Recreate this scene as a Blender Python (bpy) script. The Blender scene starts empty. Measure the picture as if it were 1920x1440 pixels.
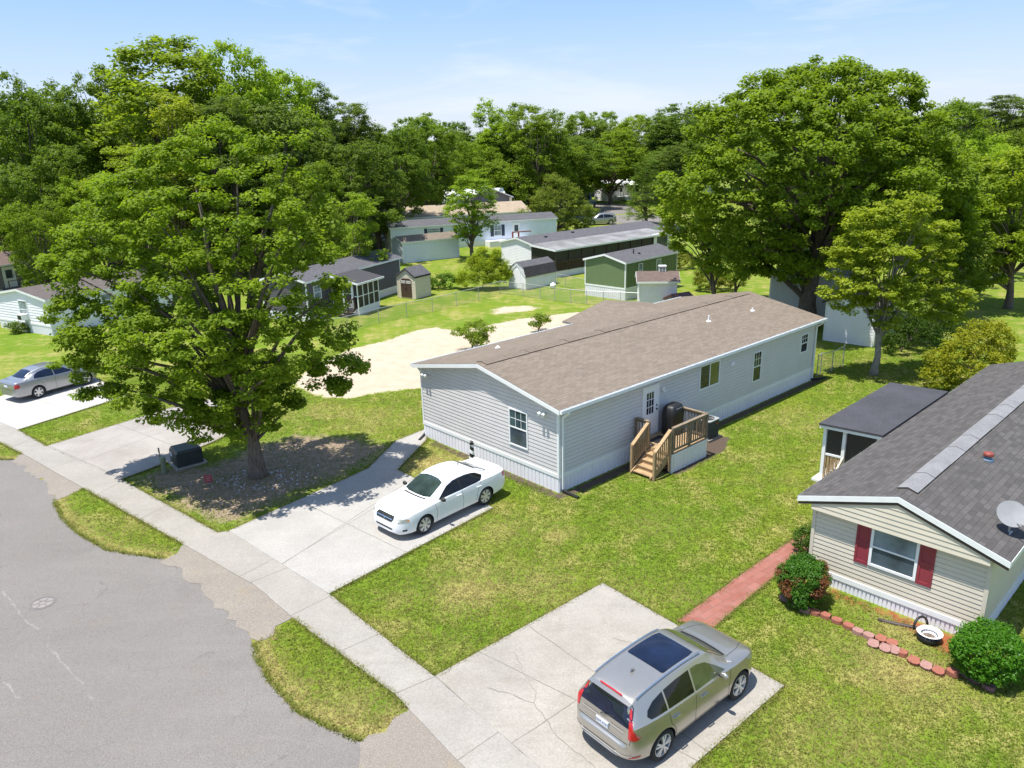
import bpy, bmesh, math, random
import numpy as np
from mathutils import Vector, Matrix
from mathutils.bvhtree import BVHTree

scene = bpy.context.scene
COL = scene.collection
PI = math.pi
rnd = random.Random(7)

# ------------------------------------------------------------------ camera
F, PIT, ROLL, HC, PCX, PCY = 1422.7, 0.3039, -0.027, 12.082, 960.0, 720.0
FW = np.array([0, math.cos(PIT), -math.sin(PIT)]); UPV = np.array([0, math.sin(PIT), math.cos(PIT)]); RT = np.array([1.0, 0, 0])

def ray(px, py):
    x = (px-PCX)/F; y = -(py-PCY)/F
    c, s = math.cos(-ROLL), math.sin(-ROLL)
    x, y = c*x+s*y, -s*x+c*y
    return RT*x+UPV*y+FW

def G(px, py, z=0.0):
    """survey helper: where a sight line meets the level z"""
    d = ray(px, py); t = (z-HC)/d[2]
    return (d[0]*t, d[1]*t)

def atY(px, py, Y):
    d = ray(px, py); t = Y/d[1]
    return np.array([d[0]*t, Y, HC+d[2]*t])

cam = bpy.data.cameras.new('camera'); camo = bpy.data.objects.new('camera', cam); COL.objects.link(camo)
cr, sr = math.cos(ROLL), math.sin(ROLL)
Rr = cr*RT+sr*UPV; Ur = -sr*RT+cr*UPV
camo.matrix_world = Matrix(((Rr[0], Ur[0], -FW[0], 0), (Rr[1], Ur[1], -FW[1], 0), (Rr[2], Ur[2], -FW[2], HC), (0, 0, 0, 1)))
cam.sensor_width = 36; cam.lens = F/1920*36; cam.clip_end = 5000; cam.clip_start = .1
scene.camera = camo

YAW = 0.735
HU = np.array([math.cos(YAW), math.sin(YAW)]); HV = np.array([-math.sin(YAW), math.cos(YAW)])

# ------------------------------------------------------------------ light
sv = -HU*0.26+HV*0.075
SUN = Vector((sv[0], sv[1], 1.0)).normalized()
sl = bpy.data.lights.new('sun', 'SUN'); sl.energy = 4.9; sl.angle = math.radians(.5); sl.color = (1, .955, .88)
so = bpy.data.objects.new('sun', sl); COL.objects.link(so); so.rotation_euler = SUN.to_track_quat('Z', 'Y').to_euler()
so.location = (0, 0, 60)
world = bpy.data.worlds.new('World'); scene.world = world; world.use_nodes = True
wn, wl = world.node_tree.nodes, world.node_tree.links
bg = wn['Background']; sky = wn.new('ShaderNodeTexSky'); sky.sky_type = 'NISHITA'; sky.sun_disc = False
sky.sun_elevation = math.asin(SUN.z); sky.sun_rotation = math.atan2(SUN.x, SUN.y)
sky.altitude = 0; sky.air_density = 1.0; sky.dust_density = 0.35; sky.ozone_density = 3.0
tc = wn.new('ShaderNodeTexCoord'); mp = wn.new('ShaderNodeMapping'); mp.inputs['Scale'].default_value = (1.6, 1.0, 9.0)
mp.inputs['Rotation'].default_value = (0, .12, .3)
wl.new(tc.outputs['Generated'], mp.inputs[0])
nz = wn.new('ShaderNodeTexNoise'); nz.inputs['Scale'].default_value = 1.7; nz.inputs['Detail'].default_value = 9; nz.inputs['Roughness'].default_value = .62
nz.inputs['Distortion'].default_value = .5
wl.new(mp.outputs[0], nz.inputs[0])
rp = wn.new('ShaderNodeValToRGB'); rp.color_ramp.elements[0].position = .52; rp.color_ramp.elements[1].position = .78
rp.color_ramp.elements[1].color = (.55, .55, .55, 1)
wl.new(nz.outputs[0], rp.inputs[0])
mx = wn.new('ShaderNodeMix'); mx.data_type = 'RGBA'; mx.inputs[7].default_value = (4.2, 4.35, 4.55, 1)
wl.new(rp.outputs[0], mx.inputs[0])
tintn = wn.new('ShaderNodeMix'); tintn.data_type = 'RGBA'; tintn.blend_type = 'MULTIPLY'; tintn.inputs[0].default_value = 1; tintn.inputs[7].default_value = (1.03, 1.0, .96, 1)
sepw = wn.new('ShaderNodeSeparateXYZ'); wl.new(tc.outputs['Generated'], sepw.inputs[0])
hz = wn.new('ShaderNodeValToRGB'); hz.color_ramp.elements[0].position = 0.0; hz.color_ramp.elements[1].position = .42; hz.color_ramp.elements[0].color = (.92, .92, .92, 1); hz.color_ramp.elements[1].color = (0, 0, 0, 1)
wl.new(sepw.outputs[2], hz.inputs[0])
mxh = wn.new('ShaderNodeMix'); mxh.data_type = 'RGBA'; hcol = wn.new('ShaderNodeValToRGB'); e_ = hcol.color_ramp.elements; e_[0].position = .01; e_[0].color = (.51, .56, .655, 1); e_[1].position = .17; e_[1].color = (.15, .285, .61, 1)
wl.new(sepw.outputs[2], hcol.inputs[0]); sc_ = wn.new('ShaderNodeMix'); sc_.data_type = 'RGBA'; sc_.blend_type = 'MULTIPLY'; sc_.inputs[0].default_value = 1; sc_.clamp_result = False; sc_.inputs[7].default_value = (6.2, 6.1, 6.15, 1); wl.new(hcol.outputs[0], sc_.inputs[6]); wl.new(sc_.outputs[2], mxh.inputs[7])
wl.new(hz.outputs[0], mxh.inputs[0]); wl.new(sky.outputs[0], tintn.inputs[6]); wl.new(tintn.outputs[2], mxh.inputs[6]); wl.new(mxh.outputs[2], mx.inputs[6]); wl.new(mx.outputs[2], bg.inputs[0])
bg.inputs[1].default_value = 0.15
vs = scene.view_settings; vs.view_transform = 'Standard'; vs.look = 'None'; vs.exposure = 0.68; vs.gamma = 1; vs.use_curve_mapping = False
scene.cycles.max_bounces = 10; scene.cycles.diffuse_bounces = 8; scene.cycles.transparent_max_bounces = 12; scene.cycles.use_denoising = True

# ------------------------------------------------------------------ objects, tags
def tag(o, label=None, cat=None, group=None, kind=None):
    if label: o['label'] = label
    if cat: o['category'] = cat
    if group: o['group'] = group
    if kind: o['kind'] = kind
    return o

def empty(name, loc, rz=0.0, scale=1.0, label=None, cat=None, group=None):
    o = bpy.data.objects.new(name, None); COL.objects.link(o); o.empty_display_size = .3
    o.location = (loc[0], loc[1], loc[2] if len(loc) > 2 else 0); o.rotation_euler = (0, 0, rz); o.scale = (scale,)*3
    return tag(o, label, cat, group)

def copy_tree(o, parent=None):
    c = o.copy(); COL.objects.link(c)
    if parent: c.parent = parent
    for ch in list(o.children): copy_tree(ch, c)
    return c

class MB:
    """collects faces and links them as one mesh object"""
    def __init__(s): s.v = []; s.f = []; s.m = []; s.uv = {}
    def poly(s, pts, m=0, uv=None):
        b = len(s.v); s.v += [tuple(p) for p in pts]; s.f.append(tuple(range(b, b+len(pts)))); s.m.append(m)
        if uv: s.uv[len(s.f)-1] = uv
    def hexa(s, c, m=0):
        """c: 8 corners, bottom ring then top ring, ccw from above"""
        b = len(s.v); s.v += [tuple(p) for p in c]
        for q in ((3, 2, 1, 0), (4, 5, 6, 7), (0, 1, 5, 4), (1, 2, 6, 5), (2, 3, 7, 6), (3, 0, 4, 7)):
            s.f.append(tuple(b+i for i in q)); s.m.append(m)
    def box(s, x0, x1, y0, y1, z0, z1, m=0):
        if x0 > x1: x0, x1 = x1, x0
        if y0 > y1: y0, y1 = y1, y0
        s.hexa([(x0, y0, z0), (x1, y0, z0), (x1, y1, z0), (x0, y1, z0), (x0, y0, z1), (x1, y0, z1), (x1, y1, z1), (x0, y1, z1)], m)
    def wbox(s, W, a0, a1, n0, n1, z0, z1, m=0):
        """box on a wall frame W=(origin2d, dir2d, normal2d)"""
        o, d, n = W
        P = lambda a, b, z: (o[0]+d[0]*a+n[0]*b, o[1]+d[1]*a+n[1]*b, z)
        q = [P(a0, n1, z0), P(a1, n1, z0), P(a1, n0, z0), P(a0, n0, z0)]
        s.hexa(q+[(x, y, z1) for x, y, z in q], m)
    def bar(s, p, q, w, h, m=0):
        """beam from p to q, width w (horizontal), height h"""
        p, q = Vector(p), Vector(q); d = (q-p).normalized()
        a = d.cross(Vector((0, 0, 1)))
        if a.length < 1e-4: a = Vector((1, 0, 0))
        a.normalize(); b = a.cross(d).normalized()
        a *= w/2; b *= h/2
        s.hexa([p-a-b, p+a-b, q+a-b, q-a-b, p-a+b, p+a+b, q+a+b, q-a+b], m)
    def tube(s, pts, rad, n=8, m=0, cap=True):
        pts = [Vector(p) for p in pts]; k = len(pts)
        rad = rad if isinstance(rad, (list, tuple)) else [rad]*k
        rings = []
        up = Vector((.13, .31, .94))
        for i in range(k):
            d = (pts[min(i+1, k-1)]-pts[max(i-1, 0)]).normalized()
            a = d.cross(up)
            if a.length < .05: a = d.cross(Vector((1, 0, 0)))
            a.normalize(); b = d.cross(a)
            base = len(s.v)
            for j in range(n):
                t = 2*PI*j/n
                s.v.append(tuple(pts[i]+a*(rad[i]*math.cos(t))+b*(rad[i]*math.sin(t))))
            rings.append(base)
        for i in range(k-1):
            for j in range(n):
                s.f.append((rings[i]+j, rings[i]+(j+1) % n, rings[i+1]+(j+1) % n, rings[i+1]+j)); s.m.append(m)
        if cap:
            s.f.append(tuple(rings[0]+j for j in range(n))[::-1]); s.m.append(m)
            s.f.append(tuple(rings[-1]+j for j in range(n))); s.m.append(m)
    def lathe(s, prof, n=24, m=0, c=(0, 0, 0), ax='z', mats=None, cap=True):
        """prof: list of (r, h)"""
        base = len(s.v); k = len(prof)
        for r, h in prof:
            for j in range(n):
                t = 2*PI*j/n; x, y = r*math.cos(t), r*math.sin(t)
                p = (x, y, h) if ax == 'z' else (x, h, -y)
                s.v.append((p[0]+c[0], p[1]+c[1], p[2]+c[2]))
        for i in range(k-1):
            for j in range(n):
                s.f.append((base+i*n+j, base+i*n+(j+1) % n, base+(i+1)*n+(j+1) % n, base+(i+1)*n+j)); s.m.append(mats[i] if mats else m)
        if not cap: return
        if prof[0][0] > 1e-4: s.f.append(tuple(base+j for j in range(n))[::-1]); s.m.append(mats[0] if mats else m)
        if prof[-1][0] > 1e-4: s.f.append(tuple(base+(k-1)*n+j for j in range(n))); s.m.append(mats[-1] if mats else m)
    def build(s, name, mats, parent=None, smooth=False, bevel=0.0):
        me = bpy.data.meshes.new(name); me.from_pydata(s.v, [], s.f)
        for mt in (mats if isinstance(mats, (list, tuple)) else [mats]): me.materials.append(mt)
        me.polygons.foreach_set('material_index', s.m)
        if smooth: me.polygons.foreach_set('use_smooth', [True]*len(s.f))
        if s.uv:
            ul = me.uv_layers.new(name='UVMap')
            for fi, uv in s.uv.items():
                p = me.polygons[fi]
                for k, li in enumerate(p.loop_indices): ul.data[li].uv = uv[k]
        me.update()
        o = bpy.data.objects.new(name, me); COL.objects.link(o)
        if parent: o.parent = parent
        if bevel:
            bv = o.modifiers.new('bevel', 'BEVEL'); bv.width = bevel; bv.segments = 2; bv.limit_method = 'ANGLE'
        return o

def np_mesh(name, verts, faces, mats, attr=None, parent=None, smooth=False):
    """faces: (n,k) array of equal-size polygons"""
    me = bpy.data.meshes.new(name); n, k = faces.shape
    me.vertices.add(len(verts)); me.vertices.foreach_set('co', np.ascontiguousarray(verts, dtype=np.float32).ravel())
    me.loops.add(n*k); me.loops.foreach_set('vertex_index', np.ascontiguousarray(faces, dtype=np.int32).ravel())
    me.polygons.add(n); me.polygons.foreach_set('loop_start', np.arange(0, n*k, k, dtype=np.int32))
    try: me.polygons.foreach_set('loop_total', np.full(n, k, dtype=np.int32))
    except Exception: pass
    me.polygons.foreach_set('use_smooth', np.full(n, smooth, dtype=bool))
    for mt in (mats if isinstance(mats, (list, tuple)) else [mats]): me.materials.append(mt)
    for nm, (dom, arr) in (attr or {}).items():
        at = me.attributes.new(nm, 'FLOAT', dom); at.data.foreach_set('value', np.ascontiguousarray(arr, dtype=np.float32))
    me.update(calc_edges=True); me.validate()
    o = bpy.data.objects.new(name, me); COL.objects.link(o)
    if parent: o.parent = parent
    return o

# ------------------------------------------------------------------ materials
class NT:
    def __init__(s, name):
        s.mat = bpy.data.materials.new(name); s.mat.use_nodes = True
        s.n = s.mat.node_tree.nodes; s.l = s.mat.node_tree.links
        s.b = s.n['Principled BSDF']; s.out = s.n['Material Output']
    def node(s, t, **kw):
        o = s.n.new(t)
        for k, v in kw.items(): setattr(o, k, v)
        return o
    def link(s, a, b): s.l.new(a, b)
    def pos(s, obj=True, rot=0.0, scale=(1, 1, 1), loc=(0, 0, 0)):
        t = s.node('ShaderNodeTexCoord'); m = s.node('ShaderNodeMapping')
        m.inputs['Rotation'].default_value = (0, 0, rot); m.inputs['Scale'].default_value = scale; m.inputs['Location'].default_value = loc
        s.link(t.outputs['Object'], m.inputs[0]); return m.outputs[0]
    def noise(s, vec, scale, detail=4, rough=.55, dist=0):
        o = s.node('ShaderNodeTexNoise'); o.inputs['Scale'].default_value = scale; o.inputs['Detail'].default_value = detail
        o.inputs['Roughness'].default_value = rough; o.inputs['Distortion'].default_value = dist
        s.link(vec, o.inputs['Vector']); return o.outputs[0]
    def ramp(s, fac, a, b, ca=(0, 0, 0, 1), cb=(1, 1, 1, 1)):
        o = s.node('ShaderNodeValToRGB'); e = o.color_ramp.elements
        e[0].position = a; e[1].position = b; e[0].color = ca; e[1].color = cb
        s.link(fac, o.inputs[0]); return o.outputs[0]
    def mix(s, fac, a, b, mode='MIX'):
        o = s.node('ShaderNodeMix', data_type='RGBA', blend_type=mode)
        for i, v in ((0, fac), (6, a), (7, b)):
            if isinstance(v, (int, float)): o.inputs[i].default_value = v
            elif isinstance(v, (tuple, list)): o.inputs[i].default_value = tuple(v)+((1,) if len(v) == 3 else ())
            else: s.link(v, o.inputs[i])
        return o.outputs[2]
    def math(s, op, a, b=0.0, clamp=False):
        o = s.node('ShaderNodeMath', operation=op, use_clamp=clamp)
        for i, v in ((0, a), (1, b)):
            if isinstance(v, (int, float)): o.inputs[i].default_value = v
            else: s.link(v, o.inputs[i])
        return o.outputs[0]
    def attr(s, name, typ='GEOMETRY'):
        o = s.node('ShaderNodeAttribute', attribute_name=name, attribute_type=typ); return o.outputs['Fac']
    def bump(s, h, strength=.3, dist=.02):
        o = s.node('ShaderNodeBump'); o.inputs['Strength'].default_value = strength; o.inputs['Distance'].default_value = dist
        s.link(h, o.inputs['Height']); s.link(o.outputs[0], s.b.inputs['Normal'])
    def base(s, c, rough=.7, metal=0, spec=.5):
        if isinstance(c, tuple): s.b.inputs['Base Color'].default_value = c+(1,) if len(c) == 3 else c
        else: s.link(c, s.b.inputs['Base Color'])
        s.b.inputs['Roughness'].default_value = rough; s.b.inputs['Metallic'].default_value = metal
        s.b.inputs['Specular IOR Level'].default_value = spec
        return s.mat

def scl(c, k): return tuple(min(1, x*k) for x in c)

def plain(name, c, rough=.6, var=.12, sc=3.0, metal=0, spec=.5, fine=0.0, coat=0.0, bump=0.0):
    t = NT(name); v = t.pos(); f = t.ramp(t.noise(v, sc, 5, .6), .3, .7)
    col = t.mix(f, scl(c, 1-var), scl(c, 1+var))
    if fine:
        col = t.mix(fine, col, t.ramp(t.noise(v, sc*25, 2), .3, .7), 'OVERLAY')
    if bump: t.bump(t.noise(v, sc*20, 3), bump, .01)
    m = t.base(col, rough, metal, spec)
    t.b.inputs['Coat Weight'].default_value = coat; t.b.inputs['Coat Roughness'].default_value = .04
    return m

def siding_mat(name, c, dirt=.12):
    t = NT(name); v = t.pos(scale=(1, 1, 1))
    f = t.ramp(t.noise(v, 1.1, 5, .6), .3, .75)
    st = t.ramp(t.noise(t.pos(scale=(3, 3, .35)), 1.6, 4), .45, .8)
    col = t.mix(f, scl(c, .95), scl(c, 1.04)); col = t.mix(t.math('MULTIPLY', st, dirt), col, scl(c, .72))
    t.bump(t.noise(t.pos(scale=(1, 1, 12)), 9, 3), .06, .01)
    return t.base(col, .55, 0, .35)

def shingle_mat(name, c, var=.35, tint=(1, 1, 1), bw=.33, bh=.145, streak=.35):
    t = NT(name); tcn = t.node('ShaderNodeTexCoord'); uv = tcn.outputs['UV']
    br = t.node('ShaderNodeTexBrick', offset=.5, offset_frequency=2)
    br.inputs['Scale'].default_value = 1; br.inputs['Brick Width'].default_value = bw; br.inputs['Row Height'].default_value = bh
    br.inputs['Mortar Size'].default_value = .007; br.inputs['Mortar Smooth'].default_value = .3; br.inputs['Bias'].default_value = -.1
    br.inputs['Color1'].default_value = scl(c, 1-var*.55)+(1,); br.inputs['Color2'].default_value = scl(c, 1+var*.55)+(1,); br.inputs['Mortar'].default_value = scl(c, .42)+(1,)
    t.link(uv, br.inputs['Vector'])
    m2 = t.node('ShaderNodeMapping'); m2.inputs['Scale'].default_value = (2.2, 7, 1); t.link(uv, m2.inputs[0])
    st = t.ramp(t.noise(m2.outputs[0], 1.3, 4, .65), .35, .72)
    m3 = t.node('ShaderNodeMapping'); m3.inputs['Scale'].default_value = (.25, .5, 1); t.link(uv, m3.inputs[0])
    big = t.ramp(t.noise(m3.outputs[0], 1.0, 5, .6), .3, .75)
    col = t.mix(t.math('MULTIPLY', st, streak), br.outputs[0], scl(tuple(c[i]*tint[i] for i in range(3)), 1.45))
    col = t.mix(t.math('MULTIPLY', big, .25), col, scl(c, .72))
    gr = t.noise(uv, 90, 2, .7); col = t.mix(.22, col, t.ramp(gr, .3, .7), 'OVERLAY')
    t.bump(br.outputs['Fac'], -.35, .012)
    return t.base(col, .92, 0, .2)

def glass_mat(name, c=(.012, .018, .022), rough=.04, spec=.6):
    t = NT(name); f = t.ramp(t.noise(t.pos(), 1.3, 3), .35, .7)
    return t.base(t.mix(f, scl(c, .6), scl(c, 1.5)), rough, 0, spec)

def paint_mat(name, c, metal=0.0, rough=.35, flake=0.0):
    t = NT(name); v = t.pos(); col = t.mix(t.ramp(t.noise(v, 2.0, 3), .3, .7), scl(c, .97), scl(c, 1.03))
    if flake: col = t.mix(flake, col, t.ramp(t.noise(v, 600, 1), .3, .7), 'OVERLAY')
    m = t.base(col, rough, metal); t.b.inputs['Coat Weight'].default_value = 1.0; t.b.inputs['Coat Roughness'].default_value = .03
    return m

def leaf_mat(name, rough=.6):
    """colour comes from the object, each leaf a little different"""
    t = NT(name); oi = t.node('ShaderNodeObjectInfo'); lv = t.attr('lv')
    base = oi.outputs['Color']
    dark = t.mix(1.0, base, (1.35, 1.42, 1.25), 'MULTIPLY'); lite = t.mix(1.0, base, (2.5, 2.25, 1.5), 'MULTIPLY')
    col = t.mix(lv, dark, lite)
    t.base(col, rough, 0, .22)
    tr = t.node('ShaderNodeBsdfTranslucent'); t.link(t.mix(1.0, col, (1.25, 1.3, .6), 'MULTIPLY'), tr.inputs[0])
    ms = t.node('ShaderNodeMixShader'); ms.inputs[0].default_value = .52
    t.link(t.b.outputs[0], ms.inputs[1]); t.link(tr.outputs[0], ms.inputs[2]); t.link(ms.outputs[0], t.out.inputs[0])
    return t.mat

def grass_color(t, v):
    big = t.ramp(t.noise(v, .16, 4, .6), .35, .68)
    med = t.ramp(t.noise(v, .8, 5, .65), .33, .7)
    fin = t.ramp(t.noise(v, 9, 4, .7), .3, .72)
    c = t.mix(big, (.106, .186, .012), (.19, .222, .024))
    c = t.mix(med, c, (.090, .170, .010))
    c = t.mix(t.math('MULTIPLY', fin, .3), c, (.215, .235, .04))
    return c, med, fin

def ground_mat():
    t = NT('ground_grass'); v = t.pos()
    c, med, fin = grass_color(t, v)
    n1 = t.noise(v, 1.3, 6, .7); n2 = t.noise(v, 6.5, 4, .7)
    jit = t.math('ADD', t.math('MULTIPLY', t.math('SUBTRACT', n1, .5), .9), t.math('MULTIPLY', t.math('SUBTRACT', n2, .5), .7))
    def mask(nm, a=.35, b=.65): return t.ramp(t.math('ADD', t.attr(nm), jit), a, b)
    dryc = t.mix(fin, (.30, .235, .085), (.42, .345, .15))
    spont = t.math('MULTIPLY', t.ramp(t.math('ADD', t.math('MULTIPLY', n1, .6), t.math('MULTIPLY', t.noise(v, .33, 4, .6), .4)), .48, .63), .72)
    c = t.mix(t.math('MAXIMUM', t.math('MULTIPLY', mask('dry', .4, .95), .85), spont), c, dryc)
    dirt = t.mix(t.ramp(t.noise(v, 3.5, 6, .75), .3, .7), (.17, .125, .085), (.33, .255, .185))
    dirt = t.mix(t.ramp(t.noise(v, 30, 2, .7), .58, .72), dirt, (.40, .33, .26))
    c = t.mix(mask('dirt'), c, dirt)
    red = t.mix(t.ramp(t.noise(v, 14, 4, .75), .3, .7), (.16, .05, .022), (.36, .125, .055))
    c = t.mix(mask('red'), c, red)
    mul = t.mix(t.ramp(t.noise(v, 18, 4, .8), .35, .7), (.05, .04, .033), (.15, .11, .082))
    c = t.mix(mask('mulch'), c, mul)
    sand = t.mix(t.ramp(t.noise(v, 1.2, 6, .7), .3, .75), (.40, .325, .24), (.50, .425, .33))
    sand = t.mix(t.math('MULTIPLY', t.ramp(n2, .62, .8), .45), sand, (.33, .26, .18))
    c = t.mix(mask('sand', .42, .58), c, sand)
    t.bump(t.math('ADD', t.noise(v, 28, 4, .8), t.math('MULTIPLY', n2, .7)), .55, .05)
    return t.base(c, .95, 0, .1)

def blade_mat():
    t = NT('grass_blade'); v = t.pos(); c, med, fin = grass_color(t, v); lv = t.attr('lv'); dr = t.attr('dr')
    c = t.mix(t.math('MULTIPLY', lv, .42), c, (.245, .28, .04)); c = t.mix(dr, c, t.mix(lv, (.32, .24, .09), (.50, .41, .19)))
    t.base(c, .7, 0, .15)
    tr = t.node('ShaderNodeBsdfTranslucent'); t.link(c, tr.inputs[0])
    ms = t.node('ShaderNodeMixShader'); ms.inputs[0].default_value = .4
    t.link(t.b.outputs[0], ms.inputs[1]); t.link(tr.outputs[0], ms.inputs[2]); t.link(ms.outputs[0], t.out.inputs[0])
    return t.mat

def concrete_mat(name, c, rot, lines, stain=.35, scol=(.23, .21, .18), jw=.016):
    """lines: pairs of survey picture points; each pair gives one saw-cut joint"""
    t = NT(name); v = t.pos()
    c1 = t.mix(t.ramp(t.noise(v, .55, 6, .65), .3, .72), scl(c, .84), scl(c, 1.06))
    st = t.ramp(t.noise(v, .42, 7, .72, .6), .47, .72); c1 = t.mix(t.math('MULTIPLY', st, stain), c1, scol)
    st2 = t.ramp(t.noise(t.pos(rot=-rot, scale=(.25, 1.6, 1)), 1.0, 5, .7), .52, .75); c1 = t.mix(t.math('MULTIPLY', st2, stain*.7), c1, scol)
    st3 = t.ramp(t.noise(v, 3.3, 6, .8), .5, .72); c1 = t.mix(t.math('MULTIPLY', st3, stain*.55), c1, scol)
    c1 = t.mix(.2, c1, t.ramp(t.noise(v, 20, 4, .8), .28, .72), 'OVERLAY')
    wob = t.math('MULTIPLY', t.math('SUBTRACT', t.noise(v, 1.5, 3), .5), .05); sep = t.node('ShaderNodeSeparateXYZ'); t.link(v, sep.inputs[0]); j = 0.0
    for a, b in lines:
        p, q = np.array(G(*a)), np.array(G(*b)); d = (q-p)/np.linalg.norm(q-p); n = (-d[1], d[0]); k = n[0]*p[0]+n[1]*p[1]
        e = t.math('ADD', t.math('MULTIPLY', sep.outputs[0], n[0]), t.math('MULTIPLY', sep.outputs[1], n[1])); e = t.math('ADD', t.math('ADD', e, -k), wob)
        m = t.math('LESS_THAN', t.math('ABSOLUTE', e), jw); j = t.math('MAXIMUM', m, j)
    if lines: c1 = t.mix(t.math('MULTIPLY', j, t.math('ADD', t.math('MULTIPLY', t.noise(v, 1.1, 3), .7), .15)), c1, (.10, .09, .07))
    t.bump(t.math('SUBTRACT', t.noise(v, 60, 3, .8), t.math('MULTIPLY', j, 2.0)), .25, .01)
    return t.base(c1, .85, 0, .25)

def asphalt_mat(name, c, brown=(.3, .25, .2), amt=.3):
    t = NT(name); v = t.pos()
    c1 = t.mix(t.ramp(t.noise(v, .25, 5, .6), .3, .7), scl(c, .90), scl(c, 1.05))
    c1 = t.mix(t.math('MULTIPLY', t.ramp(t.noise(v, 1.1, 6, .7), .55, .75), amt), c1, brown)
    sp = t.ramp(t.noise(v, 42, 3, .85), .28, .74); c1 = t.mix(.5, c1, sp, 'OVERLAY')
    c1 = t.mix(t.math('MULTIPLY', t.ramp(t.noise(v, 70, 2, .6), .66, .72), .35), c1, (.62, .6, .57))
    dv = t.node('ShaderNodeVectorMath', operation='ADD'); t.link(v, dv.inputs[0]); nn_ = t.node('ShaderNodeTexNoise'); nn_.inputs['Scale'].default_value = 1.3; nn_.inputs['Detail'].default_value = 5; t.link(v, nn_.inputs['Vector']); t.link(nn_.outputs['Color'], dv.inputs[1])
    vo = t.node('ShaderNodeTexVoronoi', feature='DISTANCE_TO_EDGE'); vo.inputs['Scale'].default_value = .42; t.link(dv.outputs[0], vo.inputs['Vector'])
    ck = t.math('MULTIPLY', t.math('LESS_THAN', vo.outputs['Distance'], .006), t.ramp(t.noise(v, .5, 4), .48, .62)); c1 = t.mix(t.math('MULTIPLY', ck, .38), c1, scl(c, .55))
    c1 = t.mix(t.math('MULTIPLY', t.ramp(t.noise(v, .9, 3, .5), .60, .72), .16), c1, scl(c, .62)); c1 = t.mix(t.math('MULTIPLY', t.ramp(t.noise(t.pos(rot=.9, scale=(.3, 2.2, 1)), .8, 4, .6), .52, .72), .18), c1, scl(c, 1.35))
    t.bump(t.noise(v, 55, 3, .9), .4, .015)
    return t.base(c1, .9, 0, .25)

def bark_mat(name, c):
    t = NT(name); v = t.pos(scale=(1, 1, .22))
    n = t.noise(v, 13, 5, .75); c1 = t.mix(t.ramp(n, .35, .68), scl(c, .5), scl(c, 1.3)); c1 = t.mix(t.math('MULTIPLY', t.ramp(t.noise(t.pos(), 1.5, 3), .5, .7), .3), c1, (.13, .15, .11))
    t.bump(n, .8, .04); return t.base(c1, .95, 0, .1)

M = {}
M['white'] = plain('white_trim', (.78, .79, .79), .45, .04)
M['skirt'] = siding_mat('white_skirting', (.79, .775, .815), .2)
M['grey_siding'] = siding_mat('grey_siding', (.61, .585, .575), .05)
M['beige_siding'] = siding_mat('beige_siding', (.62, .56, .455), .08)
M['white_siding'] = siding_mat('white_siding', (.84, .82, .865), .12)
M['blue_siding'] = siding_mat('pale_blue_siding', (.70, .745, .84), .15)
M['dark_siding'] = siding_mat('charcoal_siding', (.115, .105, .12), .1)
M['green_siding'] = siding_mat('green_siding', (.145, .20, .095), .2)
M['midgrey_siding'] = siding_mat('mid_grey_siding', (.20, .19, .21), .1)
M['panel_siding'] = siding_mat('pale_panel', (.58, .58, .58), .3)
M['shingle_tan'] = shingle_mat('tan_shingle', (.182, .150, .120), .28, (1.03, .99, .95))
M['shingle_grey'] = shingle_mat('grey_shingle', (.088, .083, .080), .45, (1.03, 1.0, .97), .30, .15, .3)
M['shingle_dark'] = shingle_mat('dark_shingle', (.10, .098, .105), .3)
M['shingle_brown'] = shingle_mat('brown_shingle', (.135, .10, .088), .3)
M['shingle_umber'] = shingle_mat('umber_shingle', (.115, .098, .092), .3)
M['shingle_sand'] = shingle_mat('sand_shingle', (.33, .265, .195), .3)
M['shingle_black'] = plain('black_roll_roof', (.045, .045, .052), .8, .2, .9, fine=.3)
M['roof_light'] = plain('weathered_metal_roof', (.20, .20, .20), .85, .35, .5, spec=.2)
M['roof_white'] = plain('white_metal_roof', (.80, .81, .82), .4, .05)
M['roof_edge'] = plain('grey_drip_edge', (.20, .21, .22), .5, .1)
M['vent_dark'] = plain('dark_vent_edge', (.05, .036, .030), .7, .2)
M['grey_metal'] = plain('grey_metal', (.42, .43, .44), .4, .1, metal=.3)
M['ridge_grey'] = plain('pale_ridge_cap', (.19, .19, .195), .8, .14, 2.0, fine=.3)
M['glass'] = glass_mat('window_glass', (.02, .028, .032))
M['glass_teal'] = glass_mat('window_glass_teal', (.06, .10, .105), .06, .5)
M['glass_blind'] = glass_mat('blind_behind_glass', (.20, .245, .28), .12, .5)
M['glass_slate'] = glass_mat('slate_screen_glass', (.055, .075, .095), .12, .5)
M['glass_green'] = glass_mat('glass_green_curtain', (.14, .15, .05), .08, .4)
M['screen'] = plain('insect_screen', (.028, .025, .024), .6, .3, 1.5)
M['wood'] = plain('treated_lumber', (.36, .245, .13), .75, .22, 5, fine=.3)
M['wood_grey'] = plain('weathered_lumber', (.20, .155, .105), .8, .25, 6, fine=.3)
M['wood_dark'] = plain('dark_stained_wood', (.055, .04, .034), .6, .2)
M['black'] = plain('black_plastic', (.012, .012, .013), .5, .2)
M['tarp'] = plain('black_grill_cover', (.014, .014, .015), .42, .3, 4, bump=.6)
M['maroon_roof'] = plain('faded_maroon_metal', (.115, .04, .04), .6, .3, 3)
M['dish'] = plain('dish_grey', (.21, .215, .225), .6, .1)
M['maroon'] = plain('maroon_shutter', (.25, .035, .05), .5, .08)
M['navy'] = plain('navy_shutter', (.02, .032, .07), .5, .1)
M['tire'] = plain('tyre_rubber', (.018, .018, .019), .8, .2)
M['alloy'] = plain('alloy_rim', (.66, .64, .60), .35, .06, metal=.35)
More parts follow.
